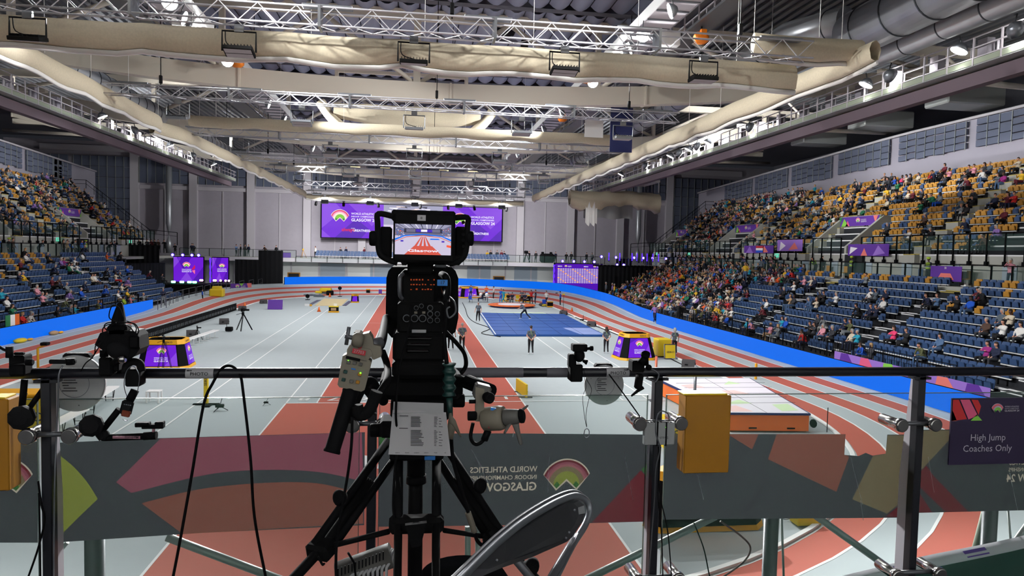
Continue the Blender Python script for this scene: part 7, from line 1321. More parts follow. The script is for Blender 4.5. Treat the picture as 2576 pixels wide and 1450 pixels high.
vq([(.16,.86), (.84,.86), (.84,.72), (.16,.72)], 'vf_dark', .0013); vq([(.2,.84), (.36,.84), (.36,.74), (.2,.74)], 'vf_wall', .0015); vq([(.64,.84), (.8,.84), (.8,.74), (.64,.74)], 'vf_wall', .0015); vq([(.37,.84), (.66,.83), (.66,.74), (.37,.75)], 'vf_purple', .0016); vq([(.46,.83), (.57,.83), (.57,.755), (.46,.755)], 'vf_white', .0018)
R6 = random.Random(3)
for i in range(120):
    s = R6.choice((0, 1)); x = R6.uniform(0, .16); y = R6.uniform(.58, .90-.7*x*.9); x = x if s == 0 else .985-x; vq([(x,y), (x+.014,y), (x+.014,y+.014), (x,y+.014)], R6.choice(['vf_white','vf_dark','vf_crowd','vf_orange','vf_blue']), .0016)
vq([(0,.46), (.17,.60), (.5,.655), (.83,.60), (1,.46), (1,.52), (.83,.635), (.5,.69), (.17,.635), (0,.52)], 'vf_blue', .0019); vq([(0,.42), (.2,.57), (.5,.62), (.8,.57), (1,.42), (1,.44), (.8,.59), (.5,.64), (.2,.59), (0,.44)], 'vf_track', .0017)
vq([(.17,0), (.83,0), (.66,.29), (.34,.29)], 'vf_track', .002)
for i in range(4): x0 = .345+.083*i; vq([(x0,.29), (x0+.045,.29), (.465+.022*i+.012,.60), (.465+.022*i,.60)], 'vf_track', .002)
vq([(.62,.5), (.80,.5), (.77,.54), (.63,.54)], 'vf_blue', .0021); vq([(.10,.42), (.15,.42), (.15,.47), (.10,.47)], 'vf_purple', .0022); vq([(.83,.42), (.88,.42), (.88,.47), (.83,.47)], 'vf_purple', .0022); vq([(.92,.27), (1,.24), (1,.32), (.92,.34)], 'vf_orange', .0022)
b.text('Glasgow', (V(a.x+SW*.5,CY-.0068,c.z+SH*.13), (1,0,0), (0,0,.62)), SH*.19, 'vf_white', 0, sx=1.5, bold=.03); b.build('screen', vf)
b = MB(); pbox(b, 1050, 541, 1071, 556, CY-.002, .002, 'paper', .0002); b.text('8', (at(1060,549,CY-.003), (1,0,0), (0,0,1)), .012, 'ink', 0, sx=1.2); b.build('taped_number', vf)
for s, pts in ((-1, [(990,545),(952,538),(950,562),(953,630),(968,650),(1000,662)]), (1, [(1145,548),(1176,548),(1176,570),(1172,632),(1158,655),(1130,665)])):
    MB().tube(spline([at(x,y,CY+.02) for x, y in pts], 4), .010, 'black_matt', 10).build('side_handle', vf)
    b = MB(); x0 = 934 if s < 0 else 1172; p = at(x0+(6 if s < 0 else 6),600,CY+.03); b.lathe(p-V(.014 if s < 0 else .008,0,0), (1,0,0), [(.022,0), (.026,.006), (.026,.022), (.02,.026)], 'black', 16); b.build('tension_knob', vf)
    pbox(MB(), 955 if s < 0 else 1146, 570, 985 if s < 0 else 1172, 652, CY+.04, .05, 'black_matt', .006).build('side_bracket', vf)
for i in range(5): p = at(1165,560+i*15,CY+.015); MB().lathe(p, (0,-1,0), [(.006,0), (.006,.008)], 'black', 10).build('button', vf)
for x in (1010, 1120): pbox(MB(), x, 655, x+14, 668, CY+.01, .03, 'black', .003).build('foot', vf)
pbox(MB(), 1025, 660, 1090, 690, CY+.06, .10, 'black_matt', .006).build('viewfinder_mount', t)
# lens housing behind (box lens)
b = MB(); A_ = [(986,672),(1136,672),(1146,682),(1153,700),(1153,800),(1146,835),(1128,850),(985,850),(974,836),(970,800),(972,700),(977,682)]
Y0 = CY+.33; P = [at(x,y,Y0) for x, y in A_]; n = len(P); Q = [p+V(0,.42,0) for p in P]; b.add(P+Q, [list(range(n)), [n+i for i in range(n)][::-1]]+[(i, n+i, n+(i+1) % n, (i+1) % n) for i in range(n)], 'black'); b.build('lens_housing', t)
b = MB(); b.lathe(at(1108,674,Y0+.02), (0,0,1), [(.028,0), (.03,.006), (.024,.012)], 'steel_dark', 20); b.build('housing_ring', t)
body = MB(); pbox(body, 1008, 680, 1098, 830, CY+.10, .26, 'black_matt', .012); pbox(body, 988, 838, 1120, 912, CY+.06, .30, 'black_matt', .012); pbox(body, 1000, 760, 1116, 842, CY+.08, .26, 'black_matt', .01); body = body.build('camera_body', t)
b = MB(); YP = CY+.098
for i in range(9):
    for j in range(3):
        if R6.random() < .72: pbox(b, 1032+i*7.2+R6.uniform(-1,1), 703+j*12+R6.uniform(-1,1), 1036+i*7.2, 706+j*12, YP, .002, 'led_red_dot', .0002)
b.build('lit_markings', body); MB().text('CHU', (at(1050,835,CY+.055), (1,0,0), (0,0,1)), .012, 'tape_grey', 0).build('plate_lettering', body)
for (x, y, r) in ((1023,801,.013), (1043,801,.013), (1063,801,.013), (1082,775,.010), (1082,790,.010), (1082,806,.010), (1047,775,.008), (1060,770,.008), (1100,790,.009), (1100,806,.009)):
    b = MB(); p = at(x,y,CY+.078); b.lathe(p, (0,-1,0), [(r,0), (r*1.03,.006), (r*.92,.0065)], 'steel_dark', 18); b.lathe(p, (0,-1,0), [(r*.8,.006), (r*.8,.0075), (r*.3,.008)], 'black_matt', 18); b.build('connector', body)
for i in range(3): pbox(MB(), 1022, 848+i*16, 1088-i*4, 856+i*16, CY+.05, .02, 'black_gloss', .004).build('rear_fin', body)
pbox(MB(), 1036, 830, 1072, 838, CY+.055, .004, 'tape_grey', .001).build('name_plate', body)
for (x, y) in ((1042,784), (1062,784)): pbox(MB(), x, y, x+8, y+6, CY+.074, .004, 'beige_plastic', .001).build('paddle_switch', body)
b = MB(); b.tube(spline([at(1013,690,CY+.05), at(1006,700,CY+.02), at(1006,740,CY+.02), at(1012,752,CY+.05)], 4), .007, 'steel_dark', 8); b.build('grab_handle', body)
b = MB(); b.tube(spline([at(1112,692,CY+.12), at(1122,700,CY+.06), at(1124,730,CY+.05), at(1120,760,CY+.05)], 4), .014, 'black', 10); pbox(b, 1100, 704, 1126, 720, CY+.03, .006, 'label_blue', .001); b.text('17', (at(1113,712,CY+.028), (1,0,0), (0,0,1)), .017, 'ink', 0); b.build('plug_with_blue_tag', t); b = MB(); b.cyl(at(1119,722,CY+.05), at(1123,760,CY+.05), .013, 'chrome', n=12); b.build('plug_collar', t)
# pan head
hd_ = MB(); pbox(hd_, 986, 908, 1124, 955, CY+.06, .30, 'black_matt', .015); pbox(hd_, 955, 950, 1165, 1008, CY+.10, .24, 'black_matt', .02); pbox(hd_, 982, 1005, 1138, 1062, CY+.12, .2, 'black_matt', .02)
T_ = thing('camera_tripod', at(1045,1500,2.6)*1.0, 'heavy black studio tripod with pan head carrying the television camera', 'tripod'); T_.location.z = 4.6; hd_.build('pan_head', T_)
for (x, y, r) in ((945,1083,.025), (958,1000,.018), (1152,1008,.026)): b = MB(); p = at(x,y,CY+.2); b.lathe(p-V(.02,0,0), (1,0,0), [(r*.9,0), (r,.005), (r,.04), (r*.8,.045)], 'black', 18); b.build('drag_knob', T_)
pbox(MB(), 955, 1062, 992, 1104, CY+.12, .12, 'black_matt', .01).build('bowl_clamp', T_); pbox(MB(), 980, 1140, 1116, 1160, CY+.1, .22, 'black', .008).build('bowl', T_); pbox(MB(), 1068, 1149, 1095, 1158, CY+.095, .004, 'label_blue', .0005).build('blue_tag', T_)
MB().tube([at(1047,1010,CY+.24), at(1047,1200,CY+.24)], .034, 'black_matt', 18).cyl(at(1047,1195,CY+.24), at(1047,1215,CY+.24), .038, 'black', n=18).build('centre_column', T_); MB().tube([at(1046,1195,CY+.24), V(at(1046,1300,CY+.24).x, CY+.24, 5.0)], .028, 'black_matt', 16).build('centre_column', T_)
def leg2(top_a, top_b, mid_a, mid_b, low, Yt, Ym, Yl, kn):
    L = MB(); a0, b0, a1, b1 = at(*top_a,Yt), at(*top_b,Yt), at(*mid_a,Ym), at(*mid_b,Ym); L.tube([a0, a1], .0155, 'black', 12); L.tube([b0, b1], .0155, 'black', 12); L = L.build('leg', T_)
    m = (a1+b1)/2; l = at(*low,Yl); d = (l-m).normalized(); MB().box(m, (.09,.06,.07), 'black_matt', (d.to_track_quat('Z','Y')).to_matrix(), .012).build('leg_lock', L); MB().tube([(a0+b0)/2.0+((m-(a0+b0)/2)*.35), m, m+d*((m.z-4.62)/max(.05, -d.z))], .0175, 'black_matt', 12).build('inner_tube', L)
    if kn: b = MB(); p = at(*kn,Ym); b.lathe(p, (-.6 if kn[0] < 1000 else .6,-.8,.1), [(.012,-.02), (.026,0), (.028,.012), (.02,.018)], 'black', 14); b.build('lock_knob', L)
    return L
leg2((978,1108), (1004,1140), (790,1372), (826,1392), (745,1450), CY+.26, CY+.02, CY-.10, (858,1252)); leg2((1112,1108), (1090,1140), (1262,1345), (1232,1358), (1340,1450), CY+.26, CY+.06, CY-.02, (1205,1222))
L = MB(); L.tube([at(1003,1148,CY+.14), at(1001,1325,CY-.12)], .0165, 'black', 12).tube([at(1098,1148,CY+.14), at(1098,1325,CY-.12)], .0165, 'black', 12); L = L.build('leg', T_); 
MB().tube([at(1002,1320,CY-.12), V(at(1002,1400,CY-.2).x, CY-.42, 4.62)], .014, 'black_matt', 10).tube([at(1097,1320,CY-.12), V(at(1097,1400,CY-.2).x, CY-.42, 4.62)], .014, 'black_matt', 10).build('inner_tube', L)
b = MB(); pbox(b, 978, 1310, 1117, 1345, CY-.13, .06, 'black_matt', .012); b.build('spreader_hub', T_); b = MB(); b.prism([(-.034,.018), (.034,.024), (.016,-.05), (-.012,-.055)], (at(1046,1330,CY-.16), V(1,0,0), V(0,0,1)), .02, 'black'); b.build('release_catch', T_)
MB().tube([at(978,1338,CY-.08), at(842,1372,CY+.0)], .0095, 'black_matt', 8).build('spreader_rod', T_); MB().tube([at(1117,1335,CY-.08), at(1228,1352,CY+.04)], .0085, 'black_matt', 8).build('spreader_rod', T_)
b = MB(); b.tube(spline([at(800,1402,CY-.06), at(806,1412,CY-.07), at(812,1422,CY-.07), at(816,1418,CY-.07)], 3), .004, 'black', 6); b.build('cable_hook', T_)
# pan bars
MB().tube(spline([at(965,1010,CY+.1), at(950,985,CY+.02), at(930,960,CY-.06), at(905,985,CY-.14), at(872,1060,CY-.2)], 5), .017, 'black', 12).build('pan_bar', T_); MB().tube([at(1150,955,CY+.1), at(1200,975,CY+.0)], .020, 'black_matt', 12).tube([at(1176,960,CY+.05), at(1236,985,CY-.06)], .024, 'black', 14).build('pan_bar', T_)
# zoom control
ZY = 1.98; t = thing('zoom_control', at(900,985,ZY), 'beige zoom control box with number 27703 label clamped to the left pan bar', 'camera control'); an = math.radians(-13)
rz_ = Matrix.Rotation(-an, 3, 'Y'); cz = at(898,920,ZY); w1 = lambda x, y, dy=0: at(x,y,ZY+dy)
b = MB()
def pz(pts, d, m, Y=ZY): P = [at(x,y,Y) for x, y in pts]; n = len(P); Q = [p+V(0,d,0) for p in P]; return b.add(P+Q, [list(range(n)), [n+i for i in range(n)][::-1]]+[(i, n+i, n+(i+1) % n, (i+1) % n) for i in range(n)], m)
pz([(862,896), (872,892), (926,904), (934,912), (917,982), (909,986), (854,975), (849,968)], .05, 'beige_plastic'); pz([(873,880), (880,868), (932,880), (938,894), (928,904), (872,893)], .055, 'beige_plastic', ZY+.002); b.build('case', t)
b = MB(); pz([(883,869), (887,850), (891,836), (904,837), (911,842), (928,838), (936,850), (940,868), (958,872), (959,898), (940,906), (934,902), (934,882)], .06, 'beige_plastic', ZY+.006); b.lathe(at(893,855,ZY+.0), (1,0,-.15), [(.014,-.008), (.021,0), (.021,.018), (.012,.024)], 'beige_plastic', 16); b.build('clamp_jaw', t)
b = MB(); b.cyl(at(868,846,ZY+.01), at(893,852,ZY+.01), .0065, 'steel_dark', n=10); b.cyl(at(878,823,ZY+.01), at(871,868,ZY+.01), .0055, 'steel_dark', n=10); b.build('tommy_bar', t)
b = MB(); b.cyl(at(925,870,ZY+.03), at(958,862,ZY+.06), .017, 'steel_dark', n=14); b.build('bar_socket', t)
b = MB(); u_ = (at(917,889,ZY-.003)-at(889,883,ZY-.003)).normalized(); v_ = V(-u_.z,0,u_.x); ctr = at(903,886,ZY-.003); b.add([ctr+u_*x+v_*y for x, y in ((-.0185,-.007), (.0185,-.007), (.0185,.007), (-.0185,.007))], [(0,1,2,3)], 'label_red'); b.text('27703', (ctr+V(0,-.0006,0), u_, v_), .0118, 'tape_grey', 0); b.build('number_label', t)
b = MB(); b.text('Canon', (at(915,907,ZY-.002), u_, v_), .0065, 'ink', 0); b.text('fujinon' if False else '', (ctr, u_, v_), .01, 'ink') if False else None; b.lathe(at(905,873,ZY-.0005), (0,-1,0), [(.006,0), (.006,.0006), (.004,.0008)], 'label_red', 12); b.build('maker_mark', t)
for (x, y, m) in ((877,912,'beige_grey'), (892,914,'beige_grey'), (907,917,'beige_grey'), (869,936,'green_rubber'), (864,956,'green_rubber'), (905,942,'amber_dark'), (900,962,'amber_dark'), (884,960,'beige_grey')):
    p = at(x,y,ZY-.002); MB().box(p, (.0105,.005,.0095), m, Matrix.Rotation(-an, 3, 'Y'), .0012).build('button', t)
pq = at(888,903,ZY-.0015); MB().box(pq, (.040,.003,.008), 'black', Matrix.Rotation(-an, 3, 'Y')).build('button_strip', t); MB().ell(at(907,939,ZY-.005), (.0024,.002,.0024), 'led_green_dot', 8, 6).build('tally_light', t); MB().ell(at(876,908,ZY-.003), (.002,.001,.002), 'led_green_dot', 8, 6).build('tally_light', t); MB().box(at(889,929,ZY-.002), (.012,.002,.004), 'label_blue', Matrix.Rotation(-an, 3, 'Y')).build('blue_label', t)
pa, pb = at(884,978,ZY+.02), at(834,1140,ZY-.03); d = pb-pa; b = MB(); b.tube([pa, pa+d*.04, pa+d*.08, pa+d*.94, pa+d*.97, pb], [.019,.024,.0225,.0215,.024,.023], 'black', 20); b.build('grip', t); b = MB(); b.cyl(at(862,1000,ZY), at(880,1004,ZY), .008, 'black', n=8); b.build('grip_collar', t)
cable([at(955,870,ZY+.05), at(962,850,ZY+.2), at(968,815,CY+.2), at(972,800,CY+.3)], .015, 'corrugated_hose', 'thick black corrugated hose from the zoom control up to the camera', 'black', 10); cable([at(925,985,ZY+.05), at(945,1000,ZY+.1), at(972,960,ZY+.15), at(974,920,CY+.05), at(962,885,CY+.05)], .012, 'corrugated_hose', 'thick black hose curling beside the zoom control towards the tripod head', 'black', 10)
cable([at(948,985,ZY), at(930,1030,ZY), at(905,1045,ZY), at(897,1020,ZY)], .018, 'cable_bundle', 'dark bundled lead hanging beside the zoom control', 'black_matt', 10)
cable([at(886,1050,ZY-.02), at(884,1120,ZY-.02), at(874,1200,ZY), at(858,1290,ZY), at(846,1380,ZY), at(846,1470,ZY)], .0045, 'hanging_lead', 'black lead dropping from the zoom control grip to the floor')
cable([at(905,1045,2.5), at(925,1035,2.6), at(944,1042,2.7)], .006, 'microphone_lead', 'small black boom microphone stub beside the zoom grip'); tag(MB().ell(at(905,1046,2.5), (.014,.014,.016), 'black_matt', 12, 8).build('boom_microphone'), 'small round black microphone head beside the zoom grip', 'microphone')
# focus control
FY = 2.06; t = thing('focus_control', at(1260,1100,FY), 'beige round focus control with three bladed knob clamped to the right pan bar', 'camera control')
b = MB(); b.prism([(-.012,-.05), (.014,-.05), (.013,.05), (-.014,.055)], (at(1207,1020,FY+.0), V(1,0,-.04), V(0,0,1)), -.022, 'beige_plastic'); b.build('arm', t)
b = MB(); ax = (at(1290,1049,FY-.02)-at(1214,1056,FY+.02)).normalized(); p0 = at(1214,1056,FY+.02); b.lathe(p0, ax, [(.028,0), (.036,.006), (.038,.055), (.034,.07)], 'beige_plastic', 28); b.build('drum', t)
b = MB(); b.lathe(p0+ax*.07, ax, [(.024,0), (.026,.004), (.021,.045), (.020,.05)], 'beige_grey', 24); b.build('knob_hub', t); b = MB(); b.lathe(p0+ax*.118, ax, [(.018,0), (.022,.004), (.022,.012), (.014,.016)], 'black', 18); b.build('end_cap', t)
for (x, y) in ((1329,1020), (1311,1120), (1268,1092)):
    pc = p0+ax*.10; tip = at(x,y,FY-.03); dd = tip-pc; nn = dd.normalized(); sd = nn.cross(ax).normalized(); MB().tube([pc+nn*.012, pc+dd*.5, tip-nn*.004, tip], [.013,.0085,.006,.003], 'beige_grey', 8, flat=.55).build('knob_blade', t)
b = MB(); o_ = at(1232,1066,FY-.024); b.text('FUJINON', (o_, V(.16,0,.98), V(-.98,0,.16)), .0075, 'label_red', 0, bold=.02); n = 20; cc = at(1236,1064,FY-.0225)
b.add([cc+V(rr*math.cos(2*PI*i/n)*.7,-.0,rr*math.sin(2*PI*i/n)) for rr in (.014, .0125) for i in range(n)], [(i, (i+1) % n, n+(i+1) % n, n+i) for i in range(n)], 'ink'); b.build('maker_mark', t); MB().box(at(1241,1030,FY-.018), (.016,.002,.009), 'label_blue', Matrix.Rotation(.15, 3, 'Y')).build('blue_label', t)
b = MB(); b.box(at(1212,985,FY+.03), (.05,.05,.045), 'beige_grey', Matrix.Rotation(.25, 3, 'Y'), .006); b.build('clamp_block', t); b = MB(); b.lathe(at(1226,1000,FY-.01), (.4,-.9,0), [(.013,-.01), (.017,0), (.017,.016), (.012,.02)], 'black', 14); b.build('clamp_screw', t); b = MB(); b.lathe(at(1178,1047,FY), (1,0,0), [(.012,-.002), (.0145,.0), (.0145,.022), (.01,.026)], 'black', 14); b.build('side_screw', t); b = MB(); b.lathe(at(1180,1011,FY), (1,0,0), [(.006,0), (.006,.02)], 'black', 10); b.build('side_screw', t)
cable([at(1190,1065,FY+.02), at(1184,1100,FY+.02), at(1196,1118,FY), at(1214,1110,FY), at(1226,1086,FY+.0)], .006, 'control_lead', 'short black lead looping under the focus control'); b = MB().cyl(at(1228,1084,FY), at(1218,1108,FY), .011, 'black', n=12); tag(b.build('lead_plug'), 'black strain relief plug under the focus control', 'plug')
# green rubber boot, leads and paper
t = thing('rubber_boot', at(1128,1010,CY-.02), 'dark green ribbed rubber boot on the lead right of the camera body', 'cable boot'); pr = []; p0, p1 = at(1130,915,CY-.02), at(1130,1000,CY-.02); L = (p1-p0).length
for i in range(21): pr.append((.016+.008*(.5+.5*math.cos(i*PI/2.5)), L*.95*i/20))
b = MB(); b.lathe(p0, (p1-p0), pr, 'green_rubber', 18); b.build('ribbed_boot', t); MB().cyl(p1, at(1133,1050,CY-.02), .012, 'green_rubber', .009, 12).build('boot_tail', t)
cable([at(1121,760,CY+.04), at(1123,800,CY+.03), at(1118,845,CY+.02), at(1120,880,CY-.0), at(1124,916,CY-.02)], .008, 'camera_lead', 'thick lead from the blue tagged plug down into the green boot'); cable([at(1121,835,CY+.03), at(1150,865,CY+.05), at(1168,890,CY+.1), at(1172,920,CY+.2), at(1160,940,CY+.2)], .008, 'camera_lead', 'black lead curving out to the right of the camera body')
cable([at(1128,745,CY+.05), at(1143,760,CY), at(1146,785,CY), at(1130,800,CY), at(1124,780,CY), at(1132,772,CY)], .003, 'camera_lead', 'thin lead curled beside the connectors', 'steel_dark'); cable([at(1033,770,CY+.05), at(1030,820,CY+.03), at(1016,880,CY-.02), at(1002,950,CY-.05), at(996,1040,CY-.08), at(1000,1110,CY-.06), at(992,1200,CY-.1), at(990,1290,CY-.1), at(1008,1340,CY-.14)], .0042, 'camera_lead', 'long thin lead falling down the back of the camera over the paper')
cable([at(1135,1090,CY), at(1140,1160,CY), at(1160,1230,CY), at(1178,1290,CY)], .007, 'camera_lead', 'black lead with taped joint hanging right of the tripod'); b = MB().tube(spline([at(1177,1290,CY), at(1184,1310,CY), at(1194,1340,CY)], 4), .011, 'beige_plastic', 10); tag(b.build('taped_joint'), 'beige taped joint on the lead right of the tripod', 'tape'); cable([at(1194,1340,CY), at(1200,1360,CY), at(1214,1372,CY), at(1222,1355,CY), at(1216,1345,CY)], .007, 'camera_lead', 'black loop below the taped joint')
tag(MB().tube([at(1133,1045,CY-.04), at(1138,1062,CY-.04), at(1160,1100,CY-.04)], [.004,.014,.002], 'beige_plastic', 6, flat=.3).tube([at(1133,1040,CY-.04), at(1136,1075,CY-.04), at(1130,1105,CY-.04)], [.005,.016,.014], 'beige_plastic', 6, flat=.2).build('tape_flag'), 'crumpled piece of cream tape hanging beside the running order sheet', 'tape')
t = thing('running_order_sheet', at(1056,1148,CY-.06), 'white printed running order sheet taped below the camera', 'paper'); SY = CY-.07; b = MB(); b.add([at(988,1032,SY), at(1122,1038,SY), at(1134,1148,SY-.01), at(977,1144,SY-.01)], [(0,1,2,3)], 'paper'); b.add([at(988,1032,SY+.001), at(1122,1038,SY+.001), at(1134,1148,SY-.009), at(977,1144,SY-.009)], [(0,1,2,3)], 'paper'); b.build('sheet', t)
b = MB(); b.add([at(990,1011,SY+.004), at(1116,1015,SY+.004), at(1116,1042,SY-.001), at(988,1042,SY-.001)], [(0,1,2,3)], 'tape_grey'); b.build('top_flap', t); b = MB(); W6 = random.Random(8)
def ln(x, y, w_, h=2.2): b.add([at(x,y,SY-.006-.004*(y-1032)/116), at(x+w_,y+.4,SY-.006-.004*(y-1032)/116), at(x+w_,y+h+.4,SY-.006-.004*(y-1032)/116), at(x,y+h,SY-.006-.004*(y-1032)/116)], [(0,1,2,3)], 'ink')
for i in range(22):
    if i in (8, 9): continue
    y = 1049+i*3.4; ln(1034-i*.05, y, W6.uniform(20,34), 1.5); ln(1092, y+.2, W6.uniform(5,9), 1.2); ln(1104, y+.4, W6.uniform(5,10), 1.2) if i % 2 else None
ln(1005,1046,22,1.6); ln(1004,1077,22,1.6)
for i, s_ in enumerate(('SEIKO','MAXI','ONDO','ASICS','TDK','24')): b.text(s_, (at(1000+i*24,1140,SY-.0115), (1,0,.0), (0,0,1)), .0055, 'ink', 0)
b.build('printed_lines', t)
# ---------------------------------------------------------------- folding chair
t = thing('folding_chair', at(1330,1500,1.9), 'grey metal folding chair leaning beside the tripod, seen from behind', 'chair'); t.location.z = 4.6
def cp(x, y, o=0.0): 
    Yc = 1.72+(x-1150)*.0011-(y-1250)*.0006+o; return at(x, y, Yc)
out = [(985,1640), (1100,1515), (1168,1447), (1232,1384), (1262,1357), (1305,1322), (1350,1292), (1400,1264), (1440,1249), (1464,1252), (1480,1268), (1482,1292), (1470,1325), (1440,1372), (1405,1440), (1330,1590)]
MB().tube(spline([cp(*p) for p in out], 5), .0105, 'steel_grey', 12).build('tube_frame', t); MB().tube(spline([cp(x-8,y-9,.05) for x, y in out[:-5]+[(1470,1262)]], 5), .009, 'steel_dark', 10).build('rear_frame_tube', t)
inn = [(1214,1450), (1170,1452), (1236,1388), (1266,1361), (1308,1327), (1352,1298), (1402,1270), (1438,1257), (1458,1260), (1470,1272), (1472,1292), (1462,1318), (1440,1352), (1426,1364), (1340,1402), (1262,1430)]
P = [cp(*p) for p in inn]; n = len(P); q_ = V(.35,-.9,.1)*.006; cen = sum(P, Vector())/n; b = MB(); R1 = [p+q_ for p in P]; R2_ = [p.lerp(cen, .12)-q_*1.6 for p in P]; b.add(P+R2_, [(i, (i+1) % n, n+(i+1) % n, n+i) for i in range(n)]+[[n+i for i in range(n)]], 'steel_chair' if 'steel_chair' in MATS else mat('steel_chair', (104,106,108), .28, .8).name); b.add([p-q_*.2 for p in P]+[p.lerp(cen, .12)-q_*2.2 for p in P], [(i, (i+1) % n, n+(i+1) % n, n+i) for i in range(n)]+[[n+i for i in range(n)][::-1]], 'black'); b.build('backrest', t)
for (x, y) in ((1432,1340), (1424,1354), (1250,1410), (1446,1284)): MB().ell(cp(x,y,-.012), (.004,.003,.004), 'steel_grey', 8, 6).build('rivet', t)
MB().tube([cp(1452,1345), cp(1432,1380), cp(1390,1450), cp(1335,1560)], [.010,.014,.014,.012], 'steel_dark', 8, flat=.5).build('leg', t); MB().tube([cp(1290,1400,.06), cp(1340,1460,.08), cp(1400,1560,.1)], .012, 'steel_dark', 8).build('leg', t)
for p_ in (cp(985,1640), cp(1330,1590)): MB().tube([p_, V(p_.x-.06,p_.y,4.61)], .0105, 'steel_grey', 8).build('leg', t)
b = MB(); b.lathe(at(1335,1425,2.2), (.5,-.8,.2), [(.012,-.03), (.026,0), (.03,.01), (.02,.02)], 'black', 14); b.build('tripod_knob'); bpy.data.objects['tripod_knob'].name = 'loose_knob'; tag(bpy.data.objects['loose_knob'], 'round black knob poking out right of the folding chair', 'knob')
# things on the platform floor seen at the bottom
t = thing('equipment_case', at(1150,1420,2.7), 'black rounded case standing behind the tripod foot', 'case'); b = MB(); p = at(1150,1480,2.65); b.lathe(V(p.x+.03,2.75,4.61), (0,0,1), [(.19,0), (.19,.30), (.17,.33), (.02,.335)], 'black_matt', 28); b.build('body', t)
t = thing('cable_reel', at(920,1430,2.5), 'pale cable reel with wound white leads at the foot of the tripod', 'reel'); p = at(915,1430,2.5); b = MB(); b.tube([V(p.x-.09,2.5,p.z-.02), V(p.x+.10,2.5,p.z+.045)], .045, 'beige_grey', 20); b.build('drum', t); b = MB()
for i in range(9): b.tube([V(p.x-.03+i*.014,2.47-.0*i,p.z-.09), V(p.x-.045+i*.016,2.45,p.z-.01+i*.004), V(p.x+.03+i*.012,2.5,p.z+.05+i*.003)], .006, 'tape_grey', 6)
b.build('wound_leads', t); b = MB()
for i in range(14): b.box(V(p.x-.085+i*.012,2.448,p.z+.012+i*.0042), (.004,.006,.03), 'black')
b.build('vent_slots', t); MB().tube([V(p.x-.02,2.44,p.z-.03), V(p.x-.03,2.44,p.z+.05), V(p.x-.05,2.43,p.z+.09)], .004, 'black', 6).build('zip_tie', t); MB().box(V(p.x,2.55,(4.6+p.z-.05)/2), (.12,.1,max(.05,p.z-.05-4.6)), 'black').build('stand', t)
# looped cable over the rail
cable([at(430,1480,3.0), at(455,1350,3.02), at(485,1180,3.04), at(512,1020,3.05), at(535,965,3.07), at(560,926,3.09), at(585,923,3.1), at(604,945,3.08), at(612,990,3.05), at(630,1150,3.04), at(640,1300,3.03), at(668,1450,3.0), at(680,1500,3.0)], .0062, 'looped_cable', 'thick black cable draped over the rail and hanging down in two strands')
cable([at(158,920,3.07), at(148,945,3.06), at(146,1010,3.07), at(142,1100,3.08), at(137,1250,3.07), at(135,1480,3.07)], .0035, 'grey_lead', 'thin grey lead draped over the rail beside the left antenna disc', 'steel_grey'); cable([at(96,1210,3.07), at(104,1270,3.06), at(112,1310,3.05), at(96,1380,3.05), at(72,1450,3.05)], .004, 'hanging_lead', 'black lead crossing behind the left post near the yellow hanging box'); cable([at(98,1240,3.1), at(100,1330,3.1), at(102,1480,3.1)], .0035, 'hanging_lead', 'straight black lead hanging next to the left post')
# ---------------------------------------------------------------- remote camera rigs on the rail
def clampon(x, y0, y1, w_, lab, Y=3.06):
    t = thing('rail_clamp', at(x,y1,Y), lab, 'clamp'); b = MB(); pbox(b, x-w_/2, y0, x+w_/2, y1, Y-.03, .07, 'black_matt', .006); b.build('jaw', t); return t
t = clampon(40, 895, 948, 40, 'black super clamp with upward lever at the left end of the rail'); b = MB(); b.tube(spline([at(-8,868,3.0), at(10,880,3.0), at(26,884,3.0)], 3), [.009]*7, 'rubber_dark', 8, flat=.6); b.cyl(at(24,872,3.0), at(24,900,3.0), .014, 'rubber_dark', n=12); b.build('lever', t); MB().box(at(49,890,3.0), (.036,.02,.012), 'black', ch=.004).build('wing_knob', t); MB().lathe(at(66,912,3.0), (1,0,0), [(.013,0), (.014,.022), (.01,.026)], 'black', 12).build('side_knob', t); pbox(MB(), 20, 918, 62, 946, 2.99, .05, 'black', .006).build('plate', t)
b = MB().tube([at(62,955,3.1), at(55,1030,3.1)], .013, 'black', 10).tube([at(112,975,3.12), at(72,1030,3.1)], .011, 'black', 10); b.lathe(at(57,1050,3.05), (0,-1,0), [(.044,-.02), (.05,0), (.05,.02), (.03,.026)], 'rubber_dark', 9, False); tag(b.build('friction_arm'), 'black friction arm with big scalloped knob beside the left yellow hanging box', 'camera arm')
t = thing('remote_camera', at(290,905,2.95), 'bulky black remote camera with pointed hood and tangled leads above the left of the rail', 'camera'); YC = 2.95
b = MB(); P = [(238,868), (252,838), (285,828), (340,834), (350,846), (352,878), (340,895), (318,905), (290,900), (262,884)]; Q_ = [at(x,y,YC) for x, y in P]; n = len(Q_); b.add(Q_+[p+V(0,.10,0) for p in Q_], [list(range(n)), [n+i for i in range(n)][::-1]]+[(i, n+i, n+(i+1) % n, (i+1) % n) for i in range(n)], 'black'); b.build('body', t); MB().ell(at(305,880,YC+.03), (.058,.05,.042), 'rubber_dark', 16, 10, Matrix.Rotation(.3, 3, 'Y')).build('battery', t); pbox(MB(), 323, 845, 349, 878, YC-.015, .03, 'black', .006).build('side_module', t)
b = MB(); p0, p1 = at(296,838,YC+.03), at(303,760,YC+.05); d = p1-p0; b.tube([p0, p0+d*.15, p0+d*.45, p0+d*.75, p0+d*.93, p1], [.024,.027,.026,.017,.011,.004], 'black', 14); b.build('pointed_hood', t); pbox(MB(), 268, 818, 318, 846, YC, .06, 'black', .008).build('mount', t)
